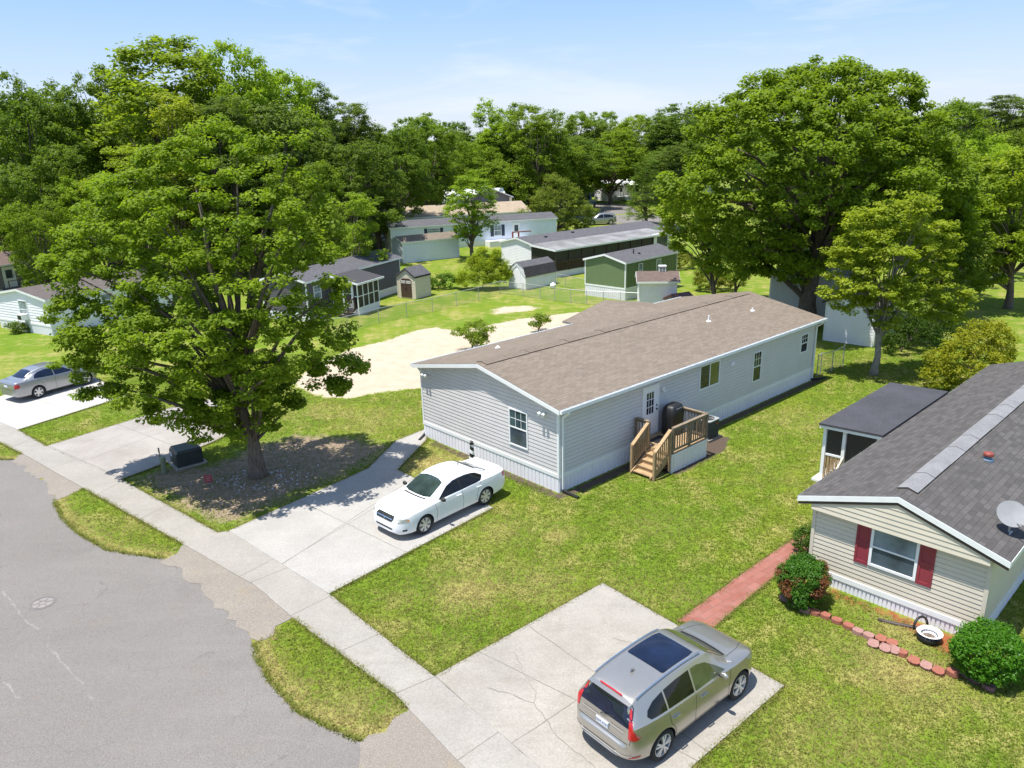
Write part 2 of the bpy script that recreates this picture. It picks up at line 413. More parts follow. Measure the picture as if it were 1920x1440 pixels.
M['well'] = plain('wheel_well', (.008, .008, .008), .9, .1)
M['car_glass'] = glass_mat('car_glass', (.006, .007, .008), .03, .45)
M['car_glass_clear'] = glass_mat('windscreen_glass', (.035, .055, .05), .02, .8)
M['car_glass_blue'] = glass_mat('rear_glass_tint', (.006, .011, .030), .03, .6)
M['car_glass_lime'] = glass_mat('glass_over_light_interior', (.06, .075, .035), .02, .8)
M['red_lamp'] = plain('red_lamp', (.45, .012, .02), .15, .1, coat=1)
M['head_lamp'] = plain('clear_lamp', (.36, .37, .34), .15, .35, 9, coat=1)
M['amber'] = plain('amber_lamp', (.6, .25, .03), .2, .1)
M['chrome'] = plain('chrome', (.72, .72, .72), .12, .02, metal=1)
M['seam'] = plain('panel_gap', (.02, .02, .02), .7, .1)
M['paint_white'] = paint_mat('white_car_paint', (.82, .83, .84), 0, .3)
M['paint_champ'] = paint_mat('champagne_car_paint', (.43, .405, .365), .75, .30, .15)
M['paint_silver'] = paint_mat('silver_grey_car_paint', (.34, .345, .36), .7, .34, .12)
M['paint_blue'] = paint_mat('blue_car_paint', (.02, .11, .25), .1, .3)
M['plate'] = plain('number_plate', (.62, .65, .72), .4, .05)
M['ink'] = plain('plate_ink', (.02, .03, .09), .5, .1)
M['utility_green'] = plain('utility_green', (.022, .032, .030), .5, .2, 2.5)
M['olive'] = plain('olive_pedestal', (.16, .19, .12), .6, .15)
M['stone_red'] = plain('red_edging_block', (.27, .095, .062), .9, .18, 9, fine=.3, bump=.4)
M['stone_pink'] = plain('pink_edging_block', (.30, .165, .14), .9, .18, 9, fine=.3, bump=.4)
M['stone_dark'] = plain('plum_edging_block', (.20, .10, .10), .85, .2, 9, fine=.3, bump=.4)
M['leaf'] = leaf_mat('leaf'); M['leaf_gloss'] = leaf_mat('glossy_leaf', .42)
M['bark'] = bark_mat('bark', (.17, .135, .11)); M['bark_pale'] = bark_mat('pale_bark', (.30, .27, .235))
M['ground'] = ground_mat(); M['blade'] = blade_mat()
M['asphalt'] = asphalt_mat('asphalt', (.182, .169, .157), (.195, .16, .13), .45)
M['gravel'] = asphalt_mat('gravelly_shoulder', (.235, .208, .178), (.27, .21, .12), .6)
M['crack'] = plain('pale_crack_sealer', (.193, .180, .168), .9, .25, 2, fine=.4); M['crack_dark'] = plain('dark_crack', (.17, .155, .13), .9, .2)

# ------------------------------------------------------------------ ground masks
def W2(pts): return np.array([G(*p) for p in pts])

def sdist(P, poly):
    """signed distance (inside +) of points P (n,2) to polygon"""
    d2 = np.full(len(P), 1e18); ins = np.zeros(len(P), bool); n = len(poly)
    for i in range(n):
        a, b = poly[i], poly[(i+1) % n]; e = b-a; w = P-a
        t = np.clip((w@e)/max(e@e, 1e-12), 0, 1); q = w-np.outer(t, e); d2 = np.minimum(d2, (q*q).sum(1))
        c = ((a[1] <= P[:, 1]) & (b[1] > P[:, 1])) | ((b[1] <= P[:, 1]) & (a[1] > P[:, 1]))
        with np.errstate(divide='ignore', invalid='ignore'):
            xi = a[0]+(P[:, 1]-a[1])/(b[1]-a[1])*e[0]
        ins ^= c & (P[:, 0] < xi)
    d = np.sqrt(d2); return np.where(ins, d, -d)

ROAD = W2([(-500, 850), (0, 862), (30, 862), (100, 915), (103, 945), (118, 975), (150, 1003), (200, 1032), (300, 1047), (350, 1062), (410, 1127), (440, 1160), (475, 1200), (482, 1235), (503, 1277), (560, 1337), (620, 1367), (682, 1393), (700, 1440), (745, 1600), (-900, 1600)])
GRAVEL = [W2(p) for p in (
    [(26, 863), (50, 846), (168, 910), (152, 917), (105, 940), (96, 915)],
    [(340, 1024), (356, 1016), (494, 1092), (562, 1148), (548, 1160), (522, 1178), (476, 1206), (400, 1132), (340, 1068), (296, 1052), (330, 1038)],
    [(760, 1332), (776, 1318), (890, 1424), (1015, 1560), (985, 1600), (722, 1600), (686, 1440), (676, 1394), (716, 1370), (742, 1348)])]
WALK = W2([(-90, 790), (0, 830), (45, 853), (155, 915), (345, 1022), (480, 1100), (545, 1156), (740, 1303), (870, 1440), (985, 1565), (1135, 1565), (1010, 1440), (815, 1270), (617, 1115), (430, 997), (408, 1000), (228, 900), (88, 838), (34, 807), (-60, 766)])
DRIVE_A = W2([(430, 997), (617, 1115), (925, 953), (780, 899), (745, 882), (800, 825), (797, 806), (742, 828), (690, 880)])
DRIVE_B = W2([(88, 838), (228, 900), (320, 865), (370, 842), (408, 826), (470, 788), (430, 742), (317, 767)])
DRIVE_C = W2([(-60, 766), (34, 807), (243, 742), (160, 700), (20, 738)])
DRIVE_D = W2([(815, 1270), (1130, 1095), (1470, 1288), (1300, 1437), (1200, 1545), (1135, 1565), (1010, 1440)])
PATH = W2([(1270, 1166), (1338, 1177), (1460, 1075), (1535, 1022), (1505, 1000), (1420, 1057)])
SANDS = [W2([(545, 715), (590, 690), (655, 655), (720, 640), (790, 617), (820, 614), (860, 622), (905, 612), (980, 597), (1085, 585), (1110, 590), (1060, 640), (900, 690), (800, 726), (700, 737), (650, 747), (610, 744), (570, 732)]),
         W2([(918, 582), (945, 574), (1000, 573), (1012, 578), (985, 585), (930, 589)])]
DIRT = W2([(240, 903), (290, 875), (400, 868), (480, 832), (560, 812), (680, 818), (735, 838), (690, 874), (560, 930), (430, 988), (405, 992)])
REDBED = W2([(1540, 1098), (1660, 1142), (1780, 1190), (1850, 1215), (1830, 1245), (1765, 1225), (1715, 1188), (1640, 1148), (1560, 1118)])
A0 = np.array([1.606, 25.128]); HL, HW = 19.0, 8.207
def hl(x, y): return A0+HU*x+HV*y
MULCH = [np.array([hl(*p) for p in q]) for q in (
    [(0, -.1), (19.2, -.1), (19.3, -.5), (9, -.42), (8.9, -1.5), (7.4, -2.1), (4.2, -2.15), (4.0, -.6), (0, -.5)],
    [(0, -.4), (0, 7.6), (-.45, 7.2), (-.4, 4), (-.5, 1), (-.5, -.5)])]
gx = np.concatenate([[-1600, -700, -300, -150, -90, -60, -45], np.arange(-36, 26, .27), [28, 32, 38, 46, 60, 90, 150, 300, 700, 1600]])
gy = np.concatenate([[-900, -300, -100, -40, -10, 0, 4], np.arange(7, 66, .27), [68, 72, 78, 86, 100, 125, 160, 220, 400, 900, 2500]])
XX, YY = np.meshgrid(gx, gy); P2 = np.stack([XX.ravel(), YY.ravel()], 1)
def soft(poly, w=.5, off=0.0): return np.clip(.5+(sdist(P2, poly)+off)/w, 0, 1)
m_sand = np.maximum(soft(SANDS[0], 1.2), soft(SANDS[1], 2.0)*.85)
m_dirt = soft(DIRT, 2.0)*.78
m_red = soft(REDBED, .4)*.9
m_mul = np.maximum(soft(MULCH[0], .25), soft(MULCH[1], .35)*.85)
m_dry = np.zeros(len(P2))
for px, py, r, a in ((930, 1000, 1.4, .6), (1040, 1005, .8, .75), (880, 1110, 1.6, .8), (1010, 1100, 1.8, .6), (760, 1130, 1.0, .5), (700, 1190, 1.2, .5), (860, 960, 1.2, .9), (800, 870, 1.8, .9), (1690, 1260, 1.8, .8), (1700, 1180, 1.4, .75), (1500, 790, 2.2, .5),
                     (1230, 990, 1.5, .45), (640, 1340, 1.2, .75), (560, 1290, .7, .6), (250, 985, 1.5, .55), (1560, 1400, 2.2, .5), (1620, 860, 2.2, .4), (30, 690, 4, .6), (600, 770, 3, .5), (700, 790, 3, .6), (1480, 900, 1.6, .4), (830, 1220, 1.2, .4), (1180, 1110, 1.2, .5), (1270, 1120, 1.0, .5), (730, 1355, .8, .8)):
    c = np.array(G(px, py)); m_dry = np.maximum(m_dry, a*np.exp(-((P2-c)**2).sum(1)/(r*r)))
edge_dry = np.clip(1-np.abs(sdist(P2, ROAD)+.15)/.55, 0, 1)
m_dry = np.maximum(m_dry, edge_dry*.95)
ny, nx = XX.shape; ii = np.arange(ny*nx).reshape(ny, nx)
gf = np.stack([ii[:-1, :-1], ii[:-1, 1:], ii[1:, 1:], ii[1:, :-1]], -1).reshape(-1, 4)
gv = np.column_stack([P2, np.zeros(len(P2))])
ground = np_mesh('ground', gv, gf, M['ground'], {'sand': ('POINT', m_sand), 'dirt': ('POINT', m_dirt), 'red': ('POINT', m_red), 'mulch': ('POINT', m_mul), 'dry': ('POINT', m_dry)})
tag(ground, kind='structure')

def slab(name, poly, z, th, mat, wob=0.0, seed=1, extra=None):
    """flat slab; wob roughens the outline"""
    r = random.Random(seed); pts = []
    n = len(poly)
    for i in range(n):
        a, b = poly[i], poly[(i+1) % n]; L = np.linalg.norm(b-a); k = max(1, int(L/.25)) if wob else 1
        nrm = np.array([-(b-a)[1], (b-a)[0]])/max(L, 1e-6)
        for j in range(k):
            q = a+(b-a)*j/k
            if wob and L < 60: q = q+nrm*r.uniform(-wob, wob)
            pts.append(q)
    bm = bmesh.new(); vs_ = [bm.verts.new((p[0], p[1], z)) for p in pts]; f = bm.faces.new(vs_)
    if f.normal.z < 0: f.normal_flip()
    if th:
        ex = bmesh.ops.extrude_face_region(bm, geom=[f]); top = [g for g in ex['geom'] if isinstance(g, bmesh.types.BMVert)]
        low = set(vs_)
        for v in low: v.co.z -= th
    bmesh.ops.recalc_face_normals(bm, faces=bm.faces)
    bmesh.ops.triangulate(bm, faces=[q for q in bm.faces if len(q.verts) > 4])
    me = bpy.data.meshes.new(name); bm.to_mesh(me); bm.free(); me.materials.append(mat)
    if extra: me.materials.append(extra)
    o = bpy.data.objects.new(name, me); COL.objects.link(o); return tag(o, kind='structure')

M['walk'] = concrete_mat('sidewalk_concrete', (.305, .285, .256), .86, [((469, 1095), (532, 1069)), ((555, 1151), (615, 1122)), ((451, 1082), (505, 1054)), ((740, 1303), (812, 1272)), ((652, 1217), (700, 1196)), ((262, 975), (318, 947)), ((90, 880), (150, 862)), ((180, 930), (232, 903)), ((862, 1425), (935, 1375)), ((20, 842), (60, 822))], .5)
M['concA'] = concrete_mat('light_driveway_concrete', (.35, .335, .312), YAW+.1, [((469, 1095), (560, 1040)), ((655, 986), (725, 1020)), ((560, 1040), (690, 955))], .36, (.27, .25, .225))
M['concB'] = concrete_mat('stained_driveway_concrete', (.325, .302, .278), 1.05, [((155, 868), (316, 807)), ((222, 798), (320, 835)), ((120, 850), (200, 885))], .55, (.21, .178, .152))
M['concC'] = concrete_mat('new_driveway_concrete', (.44, .42, .395), 1.0, [((75, 752), (140, 775)), ((0, 765), (120, 728))], .12)
M['concD'] = concrete_mat('blotchy_driveway_concrete', (.32, .297, .262), YAW, [((961, 1396), (1090, 1310)), ((994, 1178), (1122, 1268)), ((830, 1282), (955, 1400)), ((1250, 1400), (1330, 1440))], .6, (.20, .18, .15))
slab('road', ROAD, .006, 0, M['asphalt'], .05, 3)
for k, p in enumerate(GRAVEL): slab('gravel_shoulder', p, .010+.004*k, 0, M['gravel'], .15, 11+k)
slab('sidewalk', WALK, .034, .05, M['walk'], .012, 5)
slab('driveway', DRIVE_A, .042, .05, M['concA']); slab('driveway', DRIVE_B, .046, .05, M['concB'], .02, 9)
slab('driveway', DRIVE_C, .050, .05, M['concC']); slab('driveway', DRIVE_D, .040, .05, M['concD'])
# brick path
t = NT('brick_path'); br = t.node('ShaderNodeTexBrick', offset=.5); br.inputs['Scale'].default_value = 1; br.inputs['Brick Width'].default_value = .42; br.inputs['Row Height'].default_value = .21
br.inputs['Mortar Size'].default_value = .008; br.inputs['Color1'].default_value = (.235, .085, .062, 1); br.inputs['Color2'].default_value = (.29, .115, .088, 1); br.inputs['Mortar'].default_value = (.15, .08, .065, 1)
pv = t.pos(rot=-(YAW-.07)); t.link(pv, br.inputs['Vector']); sp_ = t.node('ShaderNodeSeparateXYZ'); t.link(pv, sp_.inputs[0])
cc = t.mix(t.math('MULTIPLY', t.ramp(t.noise(t.pos(), 2.5, 5, .7), .4, .75), .5), br.outputs[0], (.29, .17, .14)); t.bump(br.outputs['Fac'], -.4, .01); M['path'] = t.base(cc, .9, 0, .2)
slab('path', PATH, .036, .05, M['path'], .015, 6)

# pale crack lines on the road
def ribbon_ground(name, px, w, z, mat, seed=0):
    r = random.Random(seed); pts = W2(px); out = []
    for i in range(len(pts)-1):
        L = np.linalg.norm(pts[i+1]-pts[i]); k = max(1, int(L/.15))
        for j in range(k): out.append(pts[i]+(pts[i+1]-pts[i])*j/k)
    out.append(pts[-1]); mb = MB(); pr = None
    for i, p in enumerate(out):
        d = out[min(i+1, len(out)-1)]-out[max(i-1, 0)]; d = d/np.linalg.norm(d); n = np.array([-d[1], d[0]])
        c = p+n*r.uniform(-.03, .03); ww = w*r.uniform(.4, 1.2); q = ((*(c-n*ww/2), z), (*(c+n*ww/2), z))
        if pr: mb.poly([pr[0], pr[1], q[1], q[0]][::-1])
        pr = q
    return tag(mb.build(name, mat), kind='structure')
for k_, (cp_, w_) in enumerate((([(912, 1293), (960, 1305), (1000, 1322), (1022, 1350), (1048, 1385), (1090, 1420), (1120, 1445)], .022), ([(965, 1225), (985, 1270), (1003, 1300), (1002, 1322)], .014), ([(1150, 1200), (1180, 1205), (1215, 1222)], .014))): ribbon_ground('driveway_crack', cp_, w_, .0435, M['crack_dark'], 20+k_)
ribbon_ground('road_crack', [(0, 1104), (30, 1140), (55, 1170), (72, 1182)], .09, .010, M['crack'], 1)
ribbon_ground('road_crack', [(95, 1186), (88, 1212), (110, 1234), (135, 1262), (155, 1283)], .07, .010, M['crack'], 2)
ribbon_ground('road_crack', [(168, 1303), (176, 1315)], .08, .010, M['crack'], 3)
ribbon_ground('road_crack', [(0, 1270), (18, 1290), (38, 1312)], .07, .010, M['crack'], 4)

# ------------------------------------------------------------------ buildings
class House:
    """a gabled home in local axes: x along its length from the front gable, y from the right wall to the left wall"""
    def __init__(s, name, label, cat, A, yaw, L, W, ht, he, hr, ov=.25, ovs=.28, wall='white_siding', skirt='skirt', roof='shingle_dark', step=.13, lap=.014,
                 trim='white', th=.09, group=None, gutter=False, vertical=False, fascia='white', band=.13, roofname='roof'):
        s.root = empty(name, (A[0], A[1], 0), yaw, 1, label, cat, group)
        s.L, s.W, s.ht, s.he, s.hr, s.ov, s.ovs, s.th = L, W, ht, he, hr, ov, ovs, th
        s.beige = wall == 'beige_siding'; s.m = (hr-he)/(W/2+ovs); s.zt = he+s.m*ovs-th
        s.F = ((0, W), (0, -1), (-1, 0)); s.R = ((0, 0), (1, 0), (0, -1)); s.B = ((L, 0), (0, 1), (1, 0)); s.Lf = ((L, W), (-1, 0), (0, 1))
        z0 = ht if ht else 0.02
        mb = MB()
        e = .012
        prof = [(e, z0), (W-e, z0), (W-e, s.zt), (W/2, s.zt+s.m*W/2), (e, s.zt)]
        a = [(e, y, z) for y, z in prof]; b = [(L-e, y, z) for y, z in prof]
        mb.poly(a[::-1]); mb.poly(b)
        for i in range(5): mb.poly([a[i], a[(i+1) % 5], b[(i+1) % 5], b[i]])
        for Wf, ln, gab in ((s.F, W, 1), (s.R, L, 0), (s.B, W, 1), (s.Lf, L, 0)):
            s.lap(mb, Wf, ln, z0, step, lap, gab, vertical)
        mb.build('wall', M[wall], s.root)
        if ht:
            sk = MB()
            sk.hexa([(.05, .05, 0), (L-.05, .05, 0), (L-.05, W-.05, 0), (.05, W-.05, 0), (.05, .05, ht), (L-.05, .05, ht), (L-.05, W-.05, ht), (.05, W-.05, ht)])
            for Wf, ln in ((s.F, W), (s.R, L), (s.B, W), (s.Lf, L)): s.ribs(sk, Wf, ln, 0, ht)
            sk.build('skirting', M[skirt], s.root)
            if band:
                tb = MB()
                for Wf, ln in ((s.F, W), (s.R, L), (s.B, W), (s.Lf, L)): tb.wbox(Wf, -.03, ln+.03 if Wf in (s.F, s.B) else ln, .0, .032, ht-band+.02, ht+.02)
                tb.build('trim_board', M[trim], s.root)
        for x, y, sx, sy in ((0, 0, -1, -1), (L, 0, 1, -1), (0, W, -1, 1), (L, W, 1, 1)):
            cp = MB(); cm = 'beige_siding' if wall == 'beige_siding' else trim; cp.box(x+sx*.026, x-sx*.07, y+sy*.026, y+sy*.004, z0+.03, s.zt-.02); cp.box(x+sx*.026, x+sx*.004, y+sy*.0035, y-sy*.07, z0+.03, s.zt-.02)
            cp.build('corner_post', M[cm], s.root)
        s.roof(roof, fascia, roofname)
        if gutter: s.gutter()
    def lap(s, mb, Wf, ln, z0, step, d, gab, vertical):
        o, dr, n = Wf
        P = lambda a, b, z: (o[0]+dr[0]*a+n[0]*b, o[1]+dr[1]*a+n[1]*b, z)
        ztop = s.zt+(s.m*s.W/2 if gab else 0)
        ins = lambda z: max(0, (z-s.zt)/s.m) if gab else 0
        if vertical:
            k = max(2, int(ln/step)); w = ln/k
            for i in range(k):
                a0, a1 = i*w, (i+1)*w; zz = (lambda a: s.zt+s.m*min(a, ln-a)) if gab else (lambda a: s.zt)
                mb.poly([P(a0, d, z0), P(a1, 0.001, z0), P(a1, .001, zz(a1)), P(a0, d, zz(a0))]); mb.poly([P(a0, 0.001, z0), P(a0, d, z0), P(a0, d, zz(a0)), P(a0, .001, zz(a0))])
            return
        z = z0
        while z < ztop-.02:
            zb = min(z+step, ztop); i0, i1 = ins(z), ins(zb)
            if ln-2*i0 < .05: break
            g = .028 if step < .17 else .02; zg = max(z+.01, zb-g); ig = ins(zg); Pa = lambda a, b, q: P(min(max(a, 0), ln), b, q); lim = ln/2
            mb.poly([P(i0, d, z), P(ln-i0, d, z), P(max(lim, ln-ig), .004, zg), P(min(ig, lim), .004, zg)])
            mb.poly([P(min(ig, lim), .004, zg), P(max(lim, ln-ig), .004, zg), P(max(lim, ln-ig), -.010, zg+.004), P(min(ig, lim), -.010, zg+.004)])
            mb.poly([P(min(ig, lim), -.010, zg+.004), P(max(lim, ln-ig), -.010, zg+.004), P(max(lim, ln-i1), -.010, zb), P(min(i1, lim), -.010, zb)])
            mb.poly([P(i0, -.01, z), P(ln-i0, -.01, z), P(ln-i0, d, z), P(i0, d, z)])
            z = zb
    def ribs(s, mb, Wf, ln, z0, z1, w=None, d=.016):
        w = w or (.11 if s.beige else .2)
        o, dr, n = Wf; P = lambda a, b, z: (o[0]+dr[0]*a+n[0]*b, o[1]+dr[1]*a+n[1]*b, z)
        k = max(1, round(ln/w)); w = ln/k
        for i in range(k):
            a0, a1 = i*w, (i+1)*w
            for b0, b1, q0, q1 in ((a0, a0+.02, -.02, d-.004), (a0+.02, a1-.02, d-.004, d-.004), (a1-.02, a1, d-.004, -.02)):
                mb.poly([P(b0, q0, z0), P(b1, q1, z0), P(b1, q1, z1), P(b0, q0, z1)])
    def roof(s, roof, fascia, name):
        L, W, ov, ovs, he, hr, th = s.L, s.W, s.ov, s.ovs, s.he, s.hr, s.th
        mb = MB(); sl = math.hypot(W/2+ovs, hr-he)
        R = [(-ov, -ovs, he), (L+ov, -ovs, he), (L+ov, W/2, hr), (-ov, W/2, hr)]
        Lq = [(L+ov, W+ovs, he), (-ov, W+ovs, he), (-ov, W/2, hr), (L+ov, W/2, hr)]
        LL = L+2*ov
        mb.poly(R, 0, [(0, 0), (LL, 0), (LL, sl), (0, sl)]); mb.poly(Lq, 0, [(0, 0), (LL, 0), (LL, sl), (0, sl)])
        dn = lambda p: (p[0], p[1], p[2]-th)
        mb.poly([dn(p) for p in R][::-1], 2); mb.poly([dn(p) for p in Lq][::-1], 2)
        for q in (R, Lq):
            for i in (0, 1, 3):
                a, b = q[i], q[(i+1) % 4]; mb.poly([dn(a), dn(b), b, a], 1)
        mb.build(name, [M[roof], M['roof_edge'], M['white']], s.root)
        fb = MB()
        for x0, x1 in ((-ov-.014, -ov+.02), (L+ov-.02, L+ov+.014)):
            for y0, y1 in ((-ovs, W/2), (W+ovs, W/2)):
                za, zb = he-.025, hr-.025
                fb.hexa([(x0, y0, za-.15), (x1, y0, za-.15), (x1, y1, zb-.15), (x0, y1, zb-.15), (x0, y0, za), (x1, y0, za), (x1, y1, zb), (x0, y1, zb)])
        for y in (-ovs-.012, W+ovs-.01): fb.box(-ov+.02, L+ov-.02, y, y+.022, he-.15, he-.012)
        fb.build('fascia', M[fascia], s.root)
    def gutter(s):
        for sy, y in ((-1, -s.ovs-.012), (1, s.W+s.ovs+.012)):
            mb = MB(); y1 = y+sy*.11; a, b = -s.ov, s.L+s.ov; z = s.he
            mb.hexa([(a, min(y, y1), z-.13), (b, min(y, y1), z-.13), (b, max(y, y1), z-.13), (a, max(y, y1), z-.13), (a, min(y, y1), z-.115), (b, min(y, y1), z-.115), (b, max(y, y1), z-.115), (a, max(y, y1), z-.115)])
            mb.box(a, b, y1, y1-sy*.012, z-.114, z-.005); mb.box(a, a+.012, y, y1-sy*.012, z-.114, z-.006); mb.box(b-.012, b, y, y1-sy*.012, z-.114, z-.006)
            mb.build('gutter', M['white'], s.root)
    def window(s, Wf, a0, a1, z0, z1, glass='glass', style='hung', grid=(3, 2), shutters=None, lower=None, fr=.055, trim='white'):
        mb = MB(); p = .045
        mb.wbox(Wf, a0, a0+fr, 0, p, z0, z1); mb.wbox(Wf, a1-fr, a1, 0, p, z0, z1)
        mb.wbox(Wf, a0+fr, a1-fr, 0, p, z0, z0+fr); mb.wbox(Wf, a0+fr, a1-fr, 0, p, z1-fr, z1)
        zm = (z0+z1)/2
        if style == 'hung': mb.wbox(Wf, a0+fr, a1-fr, 0, p-.006, zm-.022, zm+.022)
        if style == 'slide': am = (a0+a1)/2; mb.wbox(Wf, am-.025, am+.025, 0, p-.006, z0+fr, z1-fr)
        if grid:
            zb = zm+.022 if style == 'hung' else z0+fr; gx, gz = grid
            for i in range(1, gx):
                a = a0+fr+(a1-a0-2*fr)*i/gx; mb.wbox(Wf, a-.009, a+.009, 0, p-.018, zb, z1-fr)
            for i in range(1, gz):
                z = zb+(z1-fr-zb)*i/gz; mb.wbox(Wf, a0+fr, a1-fr, 0, p-.0185, z-.009, z+.009)
        f = mb.build('window', M[trim], s.root)
        g = MB()
        if style == 'hung':
            g.wbox(Wf, a0+fr*.6, a1-fr*.6, 0, .02, zm, z1-fr*.6, 0); g.wbox(Wf, a0+fr*.6, a1-fr*.6, 0, .0185, z0+fr*.6, zm-.001, 1)
        elif style == 'slide':
            am = (a0+a1)/2; g.wbox(Wf, a0+fr*.6, am, 0, .02, z0+fr*.6, z1-fr*.6, 1); g.wbox(Wf, am+.001, a1-fr*.6, 0, .0185, z0+fr*.6, z1-fr*.6, 0)
        else: g.wbox(Wf, a0+fr*.6, a1-fr*.6, 0, .02, z0+fr*.6, z1-fr*.6, 0)
        g.build('pane', [M[glass], M[lower or glass]], f)
        if shutters:
            w = .42 if shutters[1] is None else shutters[1]
            for b0, b1 in ((a0-w-.01, a0-.01), (a1+.01, a1+w+.01)):
                sh = MB(); t = .035
                sh.wbox(Wf, b0, b0+.06, 0, t, z0-.04, z1+.02); sh.wbox(Wf, b1-.06, b1, 0, t, z0-.04, z1+.02)
                for q0, q1 in ((z0-.04, z0+.05), (z1-.07, z1+.02), (zm-.05, zm+.05)): sh.wbox(Wf, b0+.06, b1-.06, 0, t, q0, q1)
                sh.wbox(Wf, b0+.06, b1-.06, 0, t*.5, z0+.05, zm-.05); sh.wbox(Wf, b0+.06, b1-.06, 0, t*.5, zm+.05, z1-.07)
                sh.build('shutter', M[shutters[0]], s.root)
        return f
    def door(s, Wf, a0, a1, z0, z1, glass=None, grid=(3, 3), mat='white', gbox=None):
        mb = MB(); mb.wbox(Wf, a0-.07, a0, 0, .05, z0, z1+.07); mb.wbox(Wf, a1, a1+.07, 0, .05, z0, z1+.07); mb.wbox(Wf, a0, a1, 0, .05, z1, z1+.07)
        mb.wbox(Wf, a0, a1, 0, .03, z0, z1)
        d = mb.build('door', M[mat], s.root)
        if glass:
            b0, b1, q0, q1 = gbox or (a0+.17, a1-.17, z0+(z1-z0)*.45, z1-.22)
            g = MB(); g.wbox(Wf, b0, b1, .03, .034, q0, q1); g.build('pane', M[glass], d)
            gr = MB()
            for i in range(0, grid[0]+1):
                a = b0+(b1-b0)*i/grid[0]; gr.wbox(Wf, a-.012, a+.012, .034, .045, q0-.012, q1+.012)
            for i in range(0, grid[1]+1):
                z = q0+(q1-q0)*i/grid[1]; gr.wbox(Wf, b0, b1, .034, .0445, z-.012, z+.012)
            gr.build('glazing_bar', M['white'], d)
        h = MB(); h.wbox(Wf, a1-.10, a1-.05, .03, .09, z0+1.0, z0+1.05); h.build('handle', M['black'], d); h = MB(); h.wbox(Wf, a1-.10, a1-.05, .03, .07, z0+1.16, z0+1.21); h.build('deadbolt', M['black'], d)
        return d

# ---- the long grey home in the middle
H = House('mobile_home', 'long double-wide grey home with brown shingle roof in the middle of the lawn', 'house', A0, YAW, HL, HW, .703, 3.308, 4.159, .25, .285,
          'grey_siding', 'skirt', 'shingle_tan', .15, .014, gutter=True, band=.14)
# window on front gable: s measured from left corner (y = W - a)
H.window(H.F, HW-2.59, HW-1.57, 1.22, 2.70, 'glass_teal', 'hung', (3, 2), lower='glass_slate')
H.window(H.R, 8.6, 10.12, 1.86, 2.96, 'glass_green', 'slide', None, lower='glass')
H.window(H.R, 12.92, 13.66, 1.22, 2.69, 'glass', 'hung', (3, 2))
H.window(H.R, 17.39, 18.12, 1.73, 2.71, 'glass', 'hung', (3, 2))
H.door(H.R, 4.78, 5.69, .80, 2.82, 'glass', (3, 3), 'white', (4.95, 5.43, 1.70, 2.62))
mb = MB(); mb.wbox(H.R, 5.95, 6.07, 0, .10, 2.52, 2.66); mb.wbox(H.R, 5.98, 6.04, .02, .16, 2.46, 2.52); mb.build('porch_light', M['white'], H.root)
mb = MB(); mb.wbox(H.R, 11.05, 11.29, 0, .04, 2.44, 2.62)
for k in range(3): mb.wbox(H.R, 11.07, 11.27, .04, .055, 2.46+k*.055, 2.485+k*.055)
mb.build('wall_vent', M['white_siding'], H.root)
for y in (.69, 7.76):
    mb = MB(); a = HW-y
    mb.wbox(H.F, a-.06, a+.06, 0.01, .05, 2.85, 2.97); mb.wbox(H.F, a-.02, a+.02, .05, .10, 2.80, 2.9)
    for dx in (-.11, .09):
        c = (-.17, y+dx, 2.93); mb.tube([(-.06, y+dx*.4, 2.92), (-.10, y+dx*.8, 2.93)], .02, 6); mb.tube([(-.09, y+dx*.85, 2.95), (-.14, y+dx, 2.94), (-.24, y+dx*1.1, 2.90)], [.04, .062, .07], 10)
    mb.build('flood_light', M['white'], H.root, smooth=False)
def downspout(x, y0, y1, z1, out, lowx):
    mb = MB(); w = .075
    mb.bar((x, y0, z1-.12), (x, y0, z1-.2), w, w); mb.bar((x, y0, z1-.2), (x, y1, z1-.42), w, w); mb.bar((x, y1, z1-.42), (x, y1, .12), w, .055)
    mb.build('downspout', M['white'], H.root)
    q = MB(); q.tube([(x, y1, .14), (x, y1, .08), (x+lowx[0]*.5, y1+lowx[1]*.5, .06), (x+lowx[0], y1+lowx[1], .05)], .06, 8); q.build('downspout_extension', M['black'], H.root)
downspout(.13, -.37, -.08, 3.308, 1, (.0, -.75)); downspout(18.85, -.37, -.08, 3.308, 1, (.75, -.35)); downspout(.10, HW+.37, HW+.08, 3.308, 1, (-.62, -.40))
# ridge vent with a dark open edge
mb = MB(); zr = 4.159
for sy in (-1, 1):
    w = .30; y1 = HW/2+sy*w; z1 = zr-H.m*w
    for x0 in [i*1.15 for i in range(17)]:
        x1 = min(x0+1.13, 18.85); k = .034+.006*math.sin(x0*3)
        q = [(x0, HW/2, zr+k), (x1, HW/2, zr+k), (x1, y1, z1+k), (x0, y1, z1+k)]
        if x1 <= x0: continue
        mb.poly(q if sy < 0 else q[::-1], 0, [(0, 0), (1.1, 0), (1.1, .3), (0, .3)])
        lo = [(x0, y1, z1+.004), (x1, y1, z1+.004)]; mb.poly([lo[0], lo[1], q[2], q[3]] if sy < 0 else [q[3], q[2], lo[1], lo[0]], 1)
    mb.poly([(0, HW/2, zr), (0, y1, z1), (0, y1, z1+.034), (0, HW/2, zr+.034)], 1)
mb.build('ridge_vent', [M['shingle_tan'], M['vent_dark']], H.root)
for x, y, h in ((12.8, 2.4, .28), (3.2, 6.8, .10), (16.4, 2.2, .16)):
    z = H.he+H.m*(min(y, HW-y)+H.ovs); mb = MB(); mb.tube([(x, y, z-.05), (x, y, z+h)], .04, 8); mb.lathe([(.13, z-.0), (.06, z+.06)], 10, c=(x, y, 0)); mb.build('vent_pipe', M['white'], H.root)
